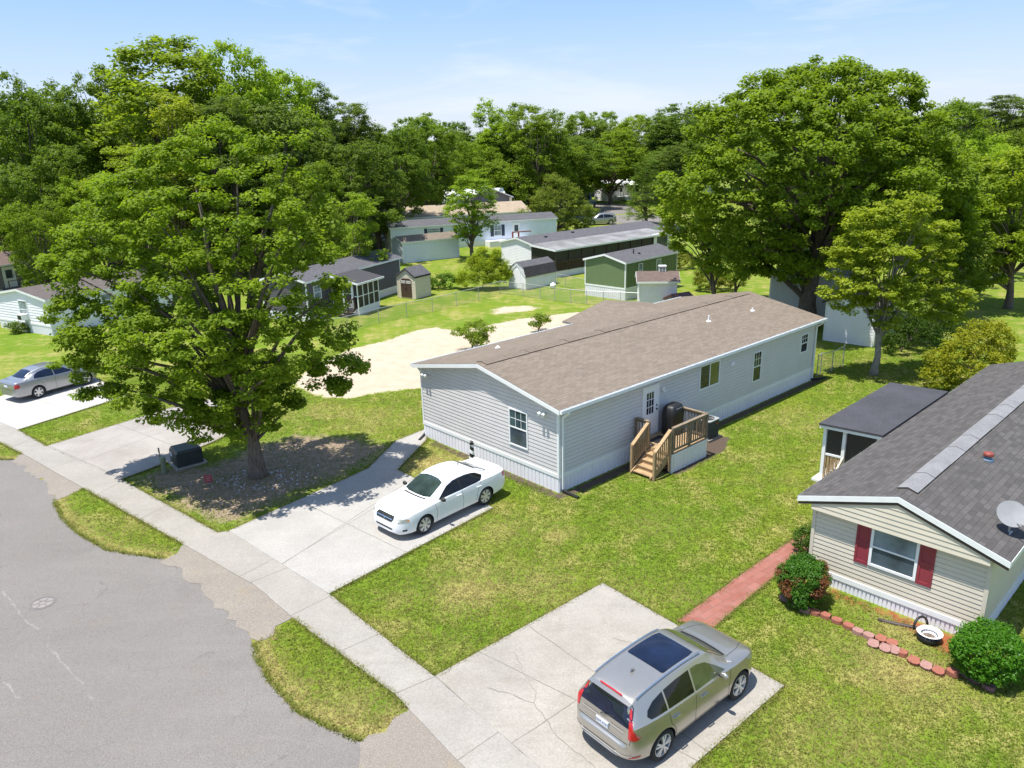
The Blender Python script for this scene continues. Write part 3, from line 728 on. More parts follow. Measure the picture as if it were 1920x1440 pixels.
# cross gable on the far side of the roof
mb = MB(); xr, xl, xh = 13.3, 9.95, 16.65; yo = 9.35
sl = math.hypot(xr-xl, .6)
for xe, flip in ((xl, 0), (xh, 1)):
    q = [(xe, 7.6, 3.3), (xe, yo, 3.3), (xr, yo, 3.9), (xr, 5.0, 3.9)]
    uv = [(0, 0), (1.75, 0), (1.75, sl), (-2.6, sl)]
    mb.poly(q[::-1] if not flip else q, 0, uv[::-1] if not flip else uv)
    dn = [(a, b, c-.1) for a, b, c in q]; mb.poly(dn if not flip else dn[::-1], 2); mb.poly([q[1], q[2], dn[2], dn[1]], 1); mb.poly([q[0], q[1], dn[1], dn[0]], 1)
mb.poly([(xl+.3, yo-.25, 3.22), (xh-.3, yo-.25, 3.22), (xr, yo-.25, 3.78)], 2)
for x in (xl+.4, xr, xh-.4): mb.box(x-.06, x+.06, yo-.34, yo-.22, 0, 3.22 if x != xr else 3.5, 2)
mb.build('porch_roof', [M['shingle_tan'], M['roof_edge'], M['white']], H.root)

# ---- deck with steps
DK = empty('porch_deck', (*hl(5.4, -.95), 0), YAW, 1, 'small wooden porch deck with railings and steps at the side door of the grey home', 'porch')
def dk(p): return (p[0]-5.4, p[1]+.95, p[2])
def dbar(mb, p, q, w, h): mb.bar(dk(p), dk(q), w, h)
ZF = .80; X0, X1, Y0, Y1 = 4.22, 6.55, -1.88, -.06
mb = MB()
k = 13
for i in range(k):
    y0 = Y0+(Y1-Y0)*i/k; y1 = Y0+(Y1-Y0)*(i+1)/k-.012; a = dk((X0, y0, ZF-.04)); b = dk((X1, y1, ZF)); mb.box(a[0], b[0], a[1], b[1], a[2], b[2])
mb.build('deck_floor', M['wood'], DK)
mb = MB()
for (p, q) in (((X0, Y0+.02), (X1, Y0+.02)), ((X1-.02, Y0+.02), (X1-.02, Y1)), ((X0+.02, Y0+.02), (X0+.02, -1.72))):
    d = np.array(q)-np.array(p); n = max(1, round(np.linalg.norm(d)/.2)); u_ = d/np.linalg.norm(d); nn = np.array([u_[1], -u_[0]])
    for i in range(n):
        a = np.array(p)+d*i/n; b = np.array(p)+d*(i+1)/n-u_*.012
        aa = dk((*a, 0)); bb = dk((*b, 0)); c1 = np.array(aa[:2]); c2 = np.array(bb[:2])
        mb.hexa([(*(c1+nn*.012), 0), (*(c2+nn*.012), 0), (*(c2-nn*.012), 0), (*(c1-nn*.012), 0), (*(c1+nn*.012), .7), (*(c2+nn*.012), .7), (*(c2-nn*.012), .7), (*(c1-nn*.012), .7)])
a, b = dk((X0-.03, Y0-.02, .68)), dk((X1+.03, Y0+.03, .76)); mb.box(a[0], b[0], a[1], b[1], a[2], b[2])
a, b = dk((X0-.03, Y0-.02, 0)), dk((X0+.04, Y0+.05, .68)); mb.box(a[0], b[0], a[1], b[1], a[2], b[2])
mb.build('skirting', M['skirt'], DK)
mb = MB(); nst = 4; ya, yb = -1.76, -.80
for i in range(nst):
    z = ZF-(i+1)*.165; x1 = X0-i*.25; x0 = x1-.29
    a, b = dk((x0, ya, z-.04)), dk((x1, yb, z)); mb.box(a[0], b[0], a[1], b[1], a[2], b[2])
    a, b = dk((x1-.02, ya+.02, z)), dk((x1-.002, yb-.02, z+.125)); mb.box(a[0], b[0], a[1], b[1], a[2], b[2])
for y in (ya+.03, yb-.03): dbar(mb, (X0, y, ZF-.16), (X0-1.1, y, .02), .04, .24)
mb.build('steps', M['wood'], DK)
def railing(pts, zpost=None, n=9):
    """pts: list of (x,y,zfloor); posts at each, rails and balusters between"""
    mb = MB()
    for p in pts: dbar(mb, (p[0], p[1], p[2] if len(p) < 4 else p[3]), (p[0], p[1], p[2]+1.0), .09, .09)
    for p, q in zip(pts[:-1], pts[1:]):
        P_, Q_ = Vector(p[:3]), Vector(q[:3]); L = (Q_-P_).length
        dbar(mb, P_+Vector((0, 0, 1.02)), Q_+Vector((0, 0, 1.02)), .14, .035); dbar(mb, P_+Vector((0, 0, .93)), Q_+Vector((0, 0, .93)), .035, .085); dbar(mb, P_+Vector((0, 0, .10)), Q_+Vector((0, 0, .10)), .035, .085)
        k = max(2, int(L/.135))
        for i in range(1, k):
            c = P_.lerp(Q_, i/k); dbar(mb, c+Vector((0, 0, .08)), c+Vector((0, 0, .95)), .036, .036)
    return mb
railing([(X0+.05, Y0+.05, ZF, .2), (5.35, Y0+.05, ZF, ZF), (X1-.06, Y0+.05, ZF, ZF), (X1-.06, -.12, ZF, ZF)]).build('railing', M['wood_grey'], DK)
railing([(X0-1.0, Y0+.08, .12, 0), (X0-.06, Y0+.08, ZF-.04, .1)]).build('stair_railing', M['wood'], DK)
railing([(X0-1.0, -.74, .12, 0), (X0-.06, -.74, ZF-.04, .1)]).build('stair_railing', M['wood'], DK)
railing([(X0+.03, -.72, ZF, .1), (X0+.03, -.10, ZF, .1)]).build('railing', M['wood_grey'], DK)
a, b = (-.78, .10), (.0, .58)
mb = MB(); mb.box(-.72, .05, .12, .60, ZF+.001, ZF+.012); o = mb.build('door_mat', M['black']); o.location = (*hl(5.4, -.95), 0); o.rotation_euler = (0, 0, YAW)
tag(o, 'dark doormat lying on the deck before the white door', 'doormat')
# covered grill
bm = bmesh.new()
rings = [(.0, .40, .30, 0), (.25, .42, .32, 0), (.6, .43, .32, 0), (.82, .45, .33, 0), (1.02, .43, .31, 0), (1.16, .38, .26, 0), (1.22, .31, .20, 0), (1.235, .20, .12, 0)]
NV = 28; prev = None; rr = random.Random(4)
for z, a, b, _ in rings:
    vs_ = []
    for j in range(NV):
        t_ = 2*PI*j/NV; c, s_ = math.cos(t_), math.sin(t_); e = .45
        k = 1+.045*math.sin(t_*7+z*3)*(1.2-z)+rr.uniform(-.012, .012)
        vs_.append(bm.verts.new((a*k*math.copysign(abs(c)**e, c), b*k*math.copysign(abs(s_)**e, s_), z)))
    if prev:
        for j in range(NV): bm.faces.new((prev[j], prev[(j+1) % NV], vs_[(j+1) % NV], vs_[j]))
    prev = vs_
bm.faces.new(prev); me = bpy.data.meshes.new('grill_cover'); bm.to_mesh(me); bm.free(); me.materials.append(M['tarp'])
for p in me.polygons: p.use_smooth = True
GR = empty('barbecue_grill', (*hl(6.08, -.52), ZF), YAW+.06, 1, 'barbecue grill under a black fitted cover standing on the deck', 'grill')
o = bpy.data.objects.new('cover', me); COL.objects.link(o); o.parent = GR
mb = MB(); mb.box(-.20, .20, -.285, -.275, 1.085, 1.105); mb.build('cover_strap', M['grey_metal'], GR)
# air conditioner condenser
AC = empty('air_conditioner', (*hl(8.24, -.72), 0), YAW, 1, 'dark grey outdoor cooling unit beside the deck of the grey home', 'air conditioner')
def rbox(mb, x, y, z0, z1, r, m=0, n=5):
    pts = []
    for cx, cy, a0 in ((x-r, y-r, 0), (-x+r, y-r, PI/2), (-x+r, -y+r, PI), (x-r, -y+r, 1.5*PI)):
        for j in range(n+1): a = a0+PI/2*j/n; pts.append((cx+r*math.cos(a), cy+r*math.sin(a)))
    k = len(pts); b0 = [(p[0], p[1], z0) for p in pts]; b1 = [(p[0], p[1], z1) for p in pts]
    for j in range(k): mb.poly([b0[j], b0[(j+1) % k], b1[(j+1) % k], b1[j]], m)
    mb.poly(b1, m); mb.poly(b0[::-1], m)
mb = MB(); rbox(mb, .38, .38, .10, .86, .09)
for k in range(16): rbox(mb, .392, .392, .15+k*.044, .168+k*.044, .095)
mb.build('louvered_case', plain('condenser_case', (.045, .05, .055), .5, .15), AC)
mb = MB(); rbox(mb, .40, .40, .862, .90, .10); mb.build('top_cover', M['grey_metal'], AC)
mb = MB()
for r in (.08, .14, .20, .26, .31): mb.lathe([(r-.008, .905), (r-.008, .915), (r+.008, .915), (r+.008, .905)], 32, cap=False)
for k in range(8):
    a = k*PI/4; mb.bar((.05*math.cos(a), .05*math.sin(a), .918), (.32*math.cos(a), .32*math.sin(a), .918), .012, .01)
mb.build('fan_grille', M['black'], AC)
mb = MB(); rbox(mb, .45, .45, .0, .10, .02); mb.build('pad', M['gravel'], AC)
mb = MB(); mb.box(.10, .25, -.399, -.393, .70, .74); mb.build('badge', M['red_lamp'], AC)

# ---- beige home on the right
B0 = np.array([11.332, 15.895]); YB = 0.758
BU = np.array([math.cos(YB), math.sin(YB)]); BV = np.array([-math.sin(YB), math.cos(YB)])
B0 = B0+BU*.07
def bl(x, y): return B0+BU*x+BV*y
R = House('mobile_home', 'beige single-wide home with dark grey shingle roof and maroon shutters', 'house', B0, YB, 17.0, 4.392, .42, 2.566, 3.383, .24, .40,
          'beige_siding', 'skirt', 'shingle_grey', .13, .014, band=.15)
mb = MB()   # projecting gable face
zb = 2.27; yl, yr_ = 4.392, 0.0; zt = R.zt+.02
class _g: pass
P3 = lambda y, x, z: (x, y, z)
z = zb
while z < R.hr-.12:
    z1 = min(z+.14, R.hr-.1); i0 = max(0, (z-zt)/R.m); i1 = max(0, (z1-zt)/R.m)
    if 4.392-2*i0 < .06: break
    mb.poly([(-.215, 4.392-i0, z), (-.215, i0, z), (-.20, min(i1, 2.196), z1), (-.20, max(4.392-i1, 2.196), z1)]); mb.poly([(-.19, 4.392-i0, z), (-.19, i0, z), (-.215, i0, z), (-.215, 4.392-i0, z)])
    z = z1
mb.box(-.205, -.015, 0.0, 4.392, zb-.012, zb-.002)
mb.poly([(-.19, 4.392, zb), (-.02, 4.392, zb), (-.02, 4.392, zt), (-.19, 4.392, zt)]); mb.poly([(-.19, 0, zb), (-.19, 0, zt), (-.02, 0, zt), (-.02, 0, zb)])
mb.build('gable_face', M['beige_siding'], R.root)
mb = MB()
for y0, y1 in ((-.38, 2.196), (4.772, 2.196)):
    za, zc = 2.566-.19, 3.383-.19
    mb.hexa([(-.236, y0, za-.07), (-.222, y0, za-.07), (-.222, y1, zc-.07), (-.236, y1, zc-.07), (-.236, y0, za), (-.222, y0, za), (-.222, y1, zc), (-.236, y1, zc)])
mb.build('painted_rake_shadow', M['vent_dark'], R.root)  # dark strip, shade under the rake fascia put in as colour
R.window(R.F, 4.392-2.80, 4.392-1.60, 1.09, 2.24, 'glass_blind', 'hung', None, ('maroon', .37), lower='glass_slate', fr=.07)
# pale ridge cap
mb = MB(); w = .25
for sy in (-1, 1):
    y1 = 2.196+sy*w; z1 = 3.383-R.m*w
    for i in range(13):
        x0 = .35+i*1.25; x1 = x0+1.24; k = .05+.008*math.sin(i*2.1)
        q = [(x0, 2.196, 3.383+k), (x1, 2.196, 3.383+k), (x1, y1, z1+k), (x0, y1, z1+k)]; mb.poly(q if sy < 0 else q[::-1], 0)
        lo = [(x0, y1, z1+.004), (x1, y1, z1+.004)]; mb.poly([lo[0], lo[1], q[2], q[3]] if sy < 0 else [q[3], q[2], lo[1], lo[0]], 1)
    mb.poly([(.35, 2.196, 3.38), (.35, y1, z1), (.35, y1, z1+.05), (.35, 2.196, 3.433)], 1)
mb.build('ridge_cap', [M['ridge_grey'], M['vent_dark']], R.root)
z = R.he+R.m*(1.44+R.ovs)
mb = MB(); mb.lathe([(.16, z-.06), (.15, z+.02), (.085, z+.05), (.085, z+.13)], 16, c=(4.4, 1.44, 0)); v = mb.build('roof_vent', plain('blue_flashing', (.10, .17, .25), .5, .2), R.root)
mb = MB(); mb.lathe([(.13, z+.12), (.14, z+.15), (.13, z+.20), (.07, z+.235), (.001, z+.245)], 16, c=(4.4, 1.44, 0)); mb.build('vent_cap', plain('rusty_red_cap', (.22, .045, .03), .5, .2), v)
# screened side porch
mb = MB(); q = [(5.62, 4.77, 2.66), (11.9, 4.77, 2.66), (11.75, 6.85, 2.63), (5.45, 6.85, 2.63)]
lo = [(a, b, c-.07) for a, b, c in q]; mb.hexa([lo[0], lo[1], lo[2], lo[3], q[0], q[1], q[2], q[3]])
mb.build('porch_roof', M['shingle_black'], R.root)
mb = MB(); mb.bar((5.53, 6.84, 2.52), (5.68, 4.8, 2.55), .05, .15); mb.bar((5.47, 6.80, 2.52), (11.7, 6.80, 2.52), .05, .15)
for p in ((5.72, 6.70), (5.78, 6.05), (5.85, 4.95), (7.7, 6.72), (9.7, 6.72), (11.5, 6.72)): mb.box(p[0]-.055, p[0]+.055, p[1]-.055, p[1]+.055, .5, 2.5)
mb.bar((5.72, 6.70, 1.45), (5.78, 6.05, 1.45), .05, .07); mb.bar((5.72, 6.7, 1.45), (11.5, 6.72, 1.45), .05, .07); mb.box(5.5, 11.6, 4.42, 6.95, .42, .50); mb.box(5.86, 11.5, 6.70, 6.78, .0, .42)
mb.build('porch_frame', M['white'], R.root)
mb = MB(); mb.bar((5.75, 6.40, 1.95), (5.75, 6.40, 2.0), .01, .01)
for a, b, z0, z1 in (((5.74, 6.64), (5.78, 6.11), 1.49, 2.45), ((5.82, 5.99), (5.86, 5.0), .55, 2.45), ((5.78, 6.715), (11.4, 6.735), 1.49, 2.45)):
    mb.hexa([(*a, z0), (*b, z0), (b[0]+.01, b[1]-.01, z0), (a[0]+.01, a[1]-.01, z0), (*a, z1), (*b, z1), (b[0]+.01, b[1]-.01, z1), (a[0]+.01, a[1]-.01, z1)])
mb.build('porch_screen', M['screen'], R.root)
mb = MB()
for i in range(6): x = 5.725+i*.011; y = 6.62-i*.095; mb.bar((x, y, .52), (x, y, 1.42), .025, .05)
for i in range(40): mb.bar((5.9+i*.14, 6.72, .52), (5.9+i*.14, 6.72, 1.42), .035, .035)
mb.build('porch_baluster', M['wood'], R.root)
mb = MB(); mb.bar((5.80, 6.02, 1.45), (4.75, 6.08, .55), .05, .14); mb.bar((5.80, 5.2, 1.45), (4.75, 5.25, .55), .05, .14)
for i in range(7): t_ = i/7; mb.bar((5.8-1.05*t_, 6.03+.05*t_, .5-.5*t_), (5.8-1.05*t_, 6.03+.05*t_, 1.45-.9*t_), .03, .03)
for i in range(3): mb.box(5.55-.3*(i+1), 5.55-.3*i, 5.15, 6.1, .33-.15*i, .37-.15*i)
mb.box(4.72, 4.82, 6.03, 6.13, 0, 1.05); mb.box(4.72, 4.82, 5.2, 5.3, 0, 1.0)
mb.build('porch_steps', plain('pale_painted_wood', (.62, .56, .40), .6, .15), R.root)
# satellite dish
z = R.he+R.m*(.1+R.ovs)
SD = empty('satellite_dish', (*bl(1.05, .0), z-.05), YB, 1, 'grey satellite dish bolted to the dark roof of the beige home', 'satellite dish')
bm = bmesh.new(); rg = []
for i in range(7):
    r = .34*i/6; rg.append([bm.verts.new((r*math.cos(2*PI*j/24), r*math.sin(2*PI*j/24), .25*r*r)) for j in range(24)])
for i in range(6):
    for j in range(24):
        if i == 0:
            if j % 1 == 0: bm.faces.new((rg[0][0], rg[1][j], rg[1][(j+1) % 24])) if True else None
        else: bm.faces.new((rg[i][j], rg[i+1][j], rg[i+1][(j+1) % 24], rg[i][(j+1) % 24]))
bmesh.ops.delete(bm, geom=[v for v in bm.verts if not v.link_faces], context='VERTS')
me = bpy.data.meshes.new('reflector'); bm.to_mesh(me); bm.free(); me.materials.append(M['dish'])
o = bpy.data.objects.new('reflector', me); COL.objects.link(o); o.parent = SD; o.location = (0, 0, .5); o.rotation_euler = (.35, -.75, 0)
so_ = o.modifiers.new('solid', 'SOLIDIFY'); so_.thickness = .015
mb = MB(); mb.tube([(0, 0, -.1), (0, 0, .35), (.03, 0, .5)], .025, 8); mb.bar((-.12, 0, 0), (.12, 0, 0), .12, .02); mb.build('mast', M['grey_metal'], SD)
mb = MB(); mb.tube([(-.02, -.05, .30), (-.30, -.38, .42), (-.45, -.5, .52)], .015, 6); mb.box(-.54, -.42, -.57, -.45, .48, .58); mb.build('feed_arm', M['chrome'], SD)

# ---- homes and sheds farther off
g1 = House('mobile_home', 'green home with white skirting and dark roof behind the far fence', 'house', (9.256, 60.06), .80, 7.5, 4.08, .98, 3.08, 3.62, .15, .12, 'green_siding', 'skirt', 'shingle_dark', .4, .012, vertical=True, band=.12)
mb = MB(); q0 = g1.zt-.02
mb.hexa([(-.06, .35, q0), (-.0, .35, q0), (-.0, 3.73, q0), (-.06, 3.73, q0), (-.06, 2.0, q0+.37), (0, 2.0, q0+.37), (0, 2.08, q0+.37), (-.06, 2.08, q0+.37)]); mb.build('gable_face', M['green_siding'], g1.root)
g1.window(g1.R, 1.75, 2.35, 1.6, 2.75, 'glass_blind', 'hung', None); g1.window(g1.R, 4.3, 5.0, 1.6, 2.8, 'glass_blind', 'hung', None)
mb = MB(); mb.tube([(2.6, 1.1, 3.2), (2.6, 1.1, 3.75)], .05, 8); mb.tube([(3.1, .9, 3.2), (3.1, .9, 3.42)], .12, 8); mb.build('vent_pipe', M['black'], g1.root)

s1 = House('shed', 'small beige resin shed with dark brown double doors by the grey screened porch', 'shed', (-7.85, 62.95), 1.0, 2.0, 1.95, 0, 1.93, 2.62, .08, .06, 'beige_siding', 'skirt', 'shingle_dark', .25, .008, fascia='shingle_dark')
mb = MB(); mb.wbox(s1.F, .40, 1.55, 0, .035, .12, 1.55); 
for i in range(7): a = .975+.575*math.cos(PI*i/6); 
mb.hexa([(-.035, .40, 1.55), (0, .40, 1.55), (0, 1.55, 1.55), (-.035, 1.55, 1.55), (-.035, .60, 1.70), (0, .60, 1.70), (0, 1.35, 1.70), (-.035, 1.35, 1.70)])
d = mb.build('door', plain('brown_resin_door', (.07, .042, .032), .5, .15), s1.root)
mb = MB(); mb.wbox(s1.F, .46, .92, .035, .045, 1.30, 1.52); mb.wbox(s1.F, 1.03, 1.49, .035, .045, 1.30, 1.52); mb.build('pane', M['white'], d)
mb = MB()
for k in range(2):
    for j in range(3): mb.wbox(s1.F, .50+k*.57+j*.14, .60+k*.57+j*.14, .045, .048, 1.35, 1.40); mb.wbox(s1.F, .50+k*.57+j*.14, .60+k*.57+j*.14, .045, .048, 1.42, 1.48)
mb.build('glazing', M['wood_grey'], d)
mb = MB(); mb.wbox(s1.F, .95, 1.0, .035, .07, .72, .95); mb.build('handle', M['black'], d)
mb = MB(); mb.box(.02, 1.98, .02, 1.93, -.0, .10); mb.build('skid', M['wood_dark'], s1.root)

gA = np.array([-14.93, 55.36])
g2 = House('mobile_home', 'charcoal single-wide home with white skirting half hidden by the big front tree', 'house', gA, math.radians(66), 13, 4.1, .6, 3.0, 3.6, .2, .2, 'dark_siding', 'skirt', 'shingle_dark', .13, .012)
g2.window(g2.R, .8, 1.7, 1.5, 2.5, 'glass_blind', 'hung', (2, 2))
mb = MB(); mb.hexa([(2.7, -2.65, 2.42), (6.3, -2.65, 2.42), (6.3, .1, 2.98), (2.7, .1, 2.98), (2.7, -2.65, 2.50), (6.3, -2.65, 2.50), (6.3, .1, 3.06), (2.7, .1, 3.06)]); mb.build('porch_roof', M['shingle_dark'], g2.root)
mb = MB(); mb.bar((2.68, -2.67, 2.43), (6.32, -2.67, 2.43), .04, .15); mb.bar((2.68, -2.67, 2.43), (2.68, 0, 2.98), .04, .13)
xs = [2.95, 3.66, 4.38, 5.1, 5.8]
for x in xs: mb.bar((x, -2.4, .5), (x, -2.4, 2.45), .07, .07)
mb.bar((2.95, -2.4, 1.45), (5.8, -2.4, 1.45), .05, .06); mb.bar((2.95, -2.4, .55), (5.8, -2.4, .55), .06, .08)
for y in (-2.0, -1.05, -.1): mb.bar((2.95, y, .5), (2.95, y, 2.6), .07, .07)
mb.bar((2.95, -2.4, 1.45), (2.95, -2.0, 1.45), .05, .06); mb.build('porch_frame', M['white'], g2.root)
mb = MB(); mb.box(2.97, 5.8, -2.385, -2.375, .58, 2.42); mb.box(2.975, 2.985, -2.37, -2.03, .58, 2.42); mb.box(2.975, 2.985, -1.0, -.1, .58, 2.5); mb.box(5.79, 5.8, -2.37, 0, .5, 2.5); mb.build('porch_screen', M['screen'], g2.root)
mb = MB(); mb.box(2.95, 5.82, -2.42, 0, 0, .5); mb.build('porch_skirting', M['skirt'], g2.root)
mb = MB(); mb.box(2.90, 2.94, -1.98, -1.08, .55, 2.55); d = mb.build('door', M['white'], g2.root); mb = MB(); mb.box(2.885, 2.90, -1.86, -1.2, .95, 1.62); mb.box(2.885, 2.90, -1.86, -1.2, 1.70, 2.42); mb.build('pane', M['screen'], d)
mb = MB()
for i in range(3): mb.box(2.88-.28*(i+1), 2.9-.28*i, -2.1, -.95, .38-.14*i, .43-.14*i); mb.box(2.86-.28*(i), 2.88-.28*i, -2.05, -1.0, .27-.14*i, .42-.14*i) if i < 3 else None
for y in (-2.12, -.95):
    mb.bar((2.88, y, .4), (2.88, y, 1.45), .09, .09); mb.bar((1.95, y, 0), (1.95, y, 1.0), .09, .09); mb.bar((2.88, y, 1.42), (1.95, y, .97), .05, .1)
    for i in range(1, 6): t_ = i/6; mb.bar((2.88-.93*t_, y, .45-.4*t_), (2.88-.93*t_, y, 1.38-.45*t_), .035, .035)
mb.build('porch_steps', M['wood_dark'], g2.root)

s2 = House('shed', 'long pale blue shed with grey roof in front of the white home with navy shutters', 'shed', (-11.615, 84.05), .55, 7.0, 2.95, 0, 2.32, 2.86, .1, .1, 'blue_siding', 'skirt', 'shingle_tan', .2, .012)
s3 = House('shed', 'white barn-style shed with dark gambrel roof beside the far fence', 'shed', (1.432, 65.82), .80, 4.05, 2.0, 0, 1.30, 2.32, .06, .02, 'white_siding', 'skirt', 'shingle_dark', .12, .008, fascia='white')
mb = MB()   # steep lower roof skirts of the gambrel
for sy, y in ((-1, -.03), (1, 2.03)):
    q = [(-.07, y+sy*.10, 1.12), (4.12, y+sy*.10, 1.12), (4.12, y-sy*.28, 1.98), (-.07, y-sy*.28, 1.98)]; mb.poly(q if sy < 0 else q[::-1], 0, [(0, 0), (4, 0), (4, .9), (0, .9)]); mb.poly((q if sy > 0 else q[::-1]), 0, [(0, 0), (4, 0), (4, .9), (0, .9)])
    q = [(-.07, y-sy*.28, 1.98), (4.12, y-sy*.28, 1.98), (4.12, 1.0, 2.40), (-.07, 1.0, 2.40)]; mb.poly(q if sy < 0 else q[::-1], 0, [(0, 0), (4, 0), (4, .9), (0, .9)])
mb.build('gambrel_roof', M['shingle_dark'], s3.root)
mb = MB(); mb.poly([(-.02, 0, .1), (-.02, 0, 1.2), (-.02, .27, 1.95), (-.02, 1.0, 2.36), (-.02, 1.73, 1.95), (-.02, 2.0, 1.2), (-.02, 2.0, .1)]); mb.build('gable_face', M['white_siding'], s3.root)
mb = MB(); mb.wbox(s3.F, .55, 1.45, .02, .04, .12, 1.75); mb.build('door', M['white_siding'], s3.root)

h3 = House('mobile_home', 'white home with dark roof and long screened porch behind the green home', 'house', (2.417, 74.65), .72, 20, 4.72, .55, 2.88, 3.42, .15, .15, 'white_siding', 'skirt', 'shingle_dark', .16, .012)
mb = MB(); mb.hexa([(-.5, -3.6, 2.60), (17.3, -3.6, 2.60), (17.3, -.1, 2.86), (-.5, -.1, 2.86), (-.5, -3.6, 2.66), (17.3, -3.6, 2.66), (17.3, -.1, 2.93), (-.5, -.1, 2.93)]); mb.build('porch_roof', M['roof_light'], h3.root)
mb = MB(); mb.bar((-.5, -3.62, 2.58), (17.3, -3.62, 2.58), .04, .16); mb.bar((-.52, -3.6, 2.58), (-.52, -.1, 2.84), .04, .15)
mb.build('porch_fascia', M['white'], h3.root)
mb = MB()
for i in range(9): mb.bar((-.3+i*1.83, -3.4, .55), (-.3+i*1.83, -3.4, 2.55), .1, .1)
mb.build('porch_post', M['vent_dark'], h3.root)
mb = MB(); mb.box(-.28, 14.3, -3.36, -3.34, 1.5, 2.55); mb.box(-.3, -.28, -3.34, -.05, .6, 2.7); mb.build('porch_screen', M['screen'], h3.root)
mb = MB(); mb.bar((-.3, -3.42, 1.48), (14.3, -3.42, 1.48), .1, .06)
for i in range(105): mb.bar((-.3+i*.14, -3.42, .6), (-.3+i*.14, -3.42, 1.46), .04, .07)
mb.build('porch_railing', plain('brown_porch_rail', (.10, .065, .035), .7, .2), h3.root)
mb = MB(); mb.box(-.3, 14.4, -3.40, -.05, 0, .58); mb.box(14.4, 17.2, -3.4, -.05, 0, 2.7); mb.build('porch_skirting', M['skirt'], h3.root)
mb = MB(); mb.box(15.0, 16.8, -3.42, -3.40, 1.2, 2.4); mb.build('garage_window', M['glass_slate'], h3.root)
mb = MB()
for x, y in ((3.0, 1.3), (7.2, 1.6)): z = 2.88+.22*(y+.15); mb.box(x-.15, x+.15, y-.1, y+.1, z-.05, z+.10)
mb.build('roof_vent', M['black'], h3.root)

h4 = House('mobile_home', 'long white home with grey roof and navy shutters before the far woods', 'house', (-14.28, 93.77), math.radians(20), 22, 3.9, .6, 2.98, 3.62, .15, .15, 'blue_siding', 'skirt', 'shingle_dark', .2, .012)
h4.window(h4.R, 4.6, 6.2, 2.05, 2.6, 'glass_blind', 'hung', None, ('navy', .4)); h4.window(h4.R, 13.3, 14.3, 1.15, 2.5, 'glass_blind', 'hung', (2, 2), ('navy', .45))
h4.door(h4.R, 15.9, 16.8, .7, 2.6, 'glass_slate', (1, 1), 'white'); h4.window(h4.R, 8.4, 9.3, 1.3, 2.5, 'glass_blind', 'hung', None, ('navy', .42))
mb = MB(); mb.box(12.0, 17.8, -2.0, -.05, .55, .65); mb.box(12.0, 17.8, -2.02, -1.98, .65, .75); mb.box(12.0, 17.6, -2.0, -.1, 0, .55); mb.build('porch_deck', M['white'], h4.root)
mb = MB()
for x in (15.1, 15.9): mb.bar((x, -2.0, .6), (x, -2.0, 1.75), .16, .16)
mb.bar((15.1, -2.0, 1.7), (17.6, -2.0, 1.7), .1, .12); mb.build('porch_railing', plain('red_rail', (.28, .04, .04), .5, .1), h4.root)
h5 = House('mobile_home', 'blue home with sand coloured roof just beyond the navy-shuttered home', 'house', (-17.6, 107), math.radians(19), 22, 8.0, .5, 2.9, 4.15, .25, .3, 'blue_siding', 'skirt', 'shingle_sand', .25, .012)
h6 = House('house', 'brown stone-faced house with white gable trim far behind the cedar', 'house', tuple(atY(958, 380, 123)[:2]), math.radians(100), 6.5, 6.5, 0, 4.5, 6.0, .4, .4, 'midgrey_siding', 'skirt', 'roof_white', .3, .02)
h6.window(h6.Lf, 2.5, 3.7, 3.0, 4.1, 'glass', 'hung', None)
h6.window(h6.F, 3.2, 4.4, 1.0, 2.2, 'glass', 'hung', None)
mb = MB()
for y in (.1, 6.4): mb = MB(); mb.box(-.5, -.2, y-.2, y+.2, 0, 4.4); mb.build('porch_post', M['beige_siding'], h6.root)
h7 = House('mobile_home', 'white roofed home glimpsed behind the slim yard tree', 'house', tuple(atY(838, 380, 124)[:2]), math.radians(12), 9.5, 6, .5, 4.0, 5.6, .3, .3, 'white_siding', 'skirt', 'roof_white', .25, .012)
h7.window(h7.R, 2, 3, 2.6, 3.7, 'glass', 'hung', None); h7.window(h7.R, 6.5, 7.6, 2.6, 3.7, 'glass', 'hung', None)
h8 = House('mobile_home', 'far white home with white roof and entry steps across the distant road', 'house', G(1139, 377), math.radians(28), 7.5, 5, .8, 3.2, 4.3, .4, .4, 'white_siding', 'skirt', 'roof_white', .3, .02)
h8.door(h8.R, 3.0, 4.1, .9, 2.9, 'glass_slate', (1, 1)); h8.window(h8.R, 5.3, 6.5, 1.5, 2.8, 'glass', 'hung', None)
mb = MB(); mb.box(2.2, 4.8, -1.8, -.02, .8, .95)
for i in range(5): mb.box(2.9, 4.3, -1.8-.3*(i+1), -1.8-.3*i, .6-.16*i, .78-.16*i)
for x in (2.25, 4.75, 3.0, 4.2): mb.bar((x, -1.75, .9), (x, -1.75, 1.9), .08, .08)
mb.bar((2.25, -1.75, 1.9), (3.0, -1.75, 1.9), .08, .08); mb.bar((4.2, -1.75, 1.9), (4.75, -1.75, 1.9), .08, .08); mb.build('entry_steps', M['white'], h8.root)
h9 = House('mobile_home', 'pale roof of a far home just left of the big right-hand tree', 'house', G(1275, 372), math.radians(30), 10, 5, .5, 3.0, 4.2, .3, .3, 'blue_siding', 'skirt', 'roof_white', .3, .02)
h9.window(h9.R, 3, 4, 1.2, 2.4, 'glass', 'hung', None)

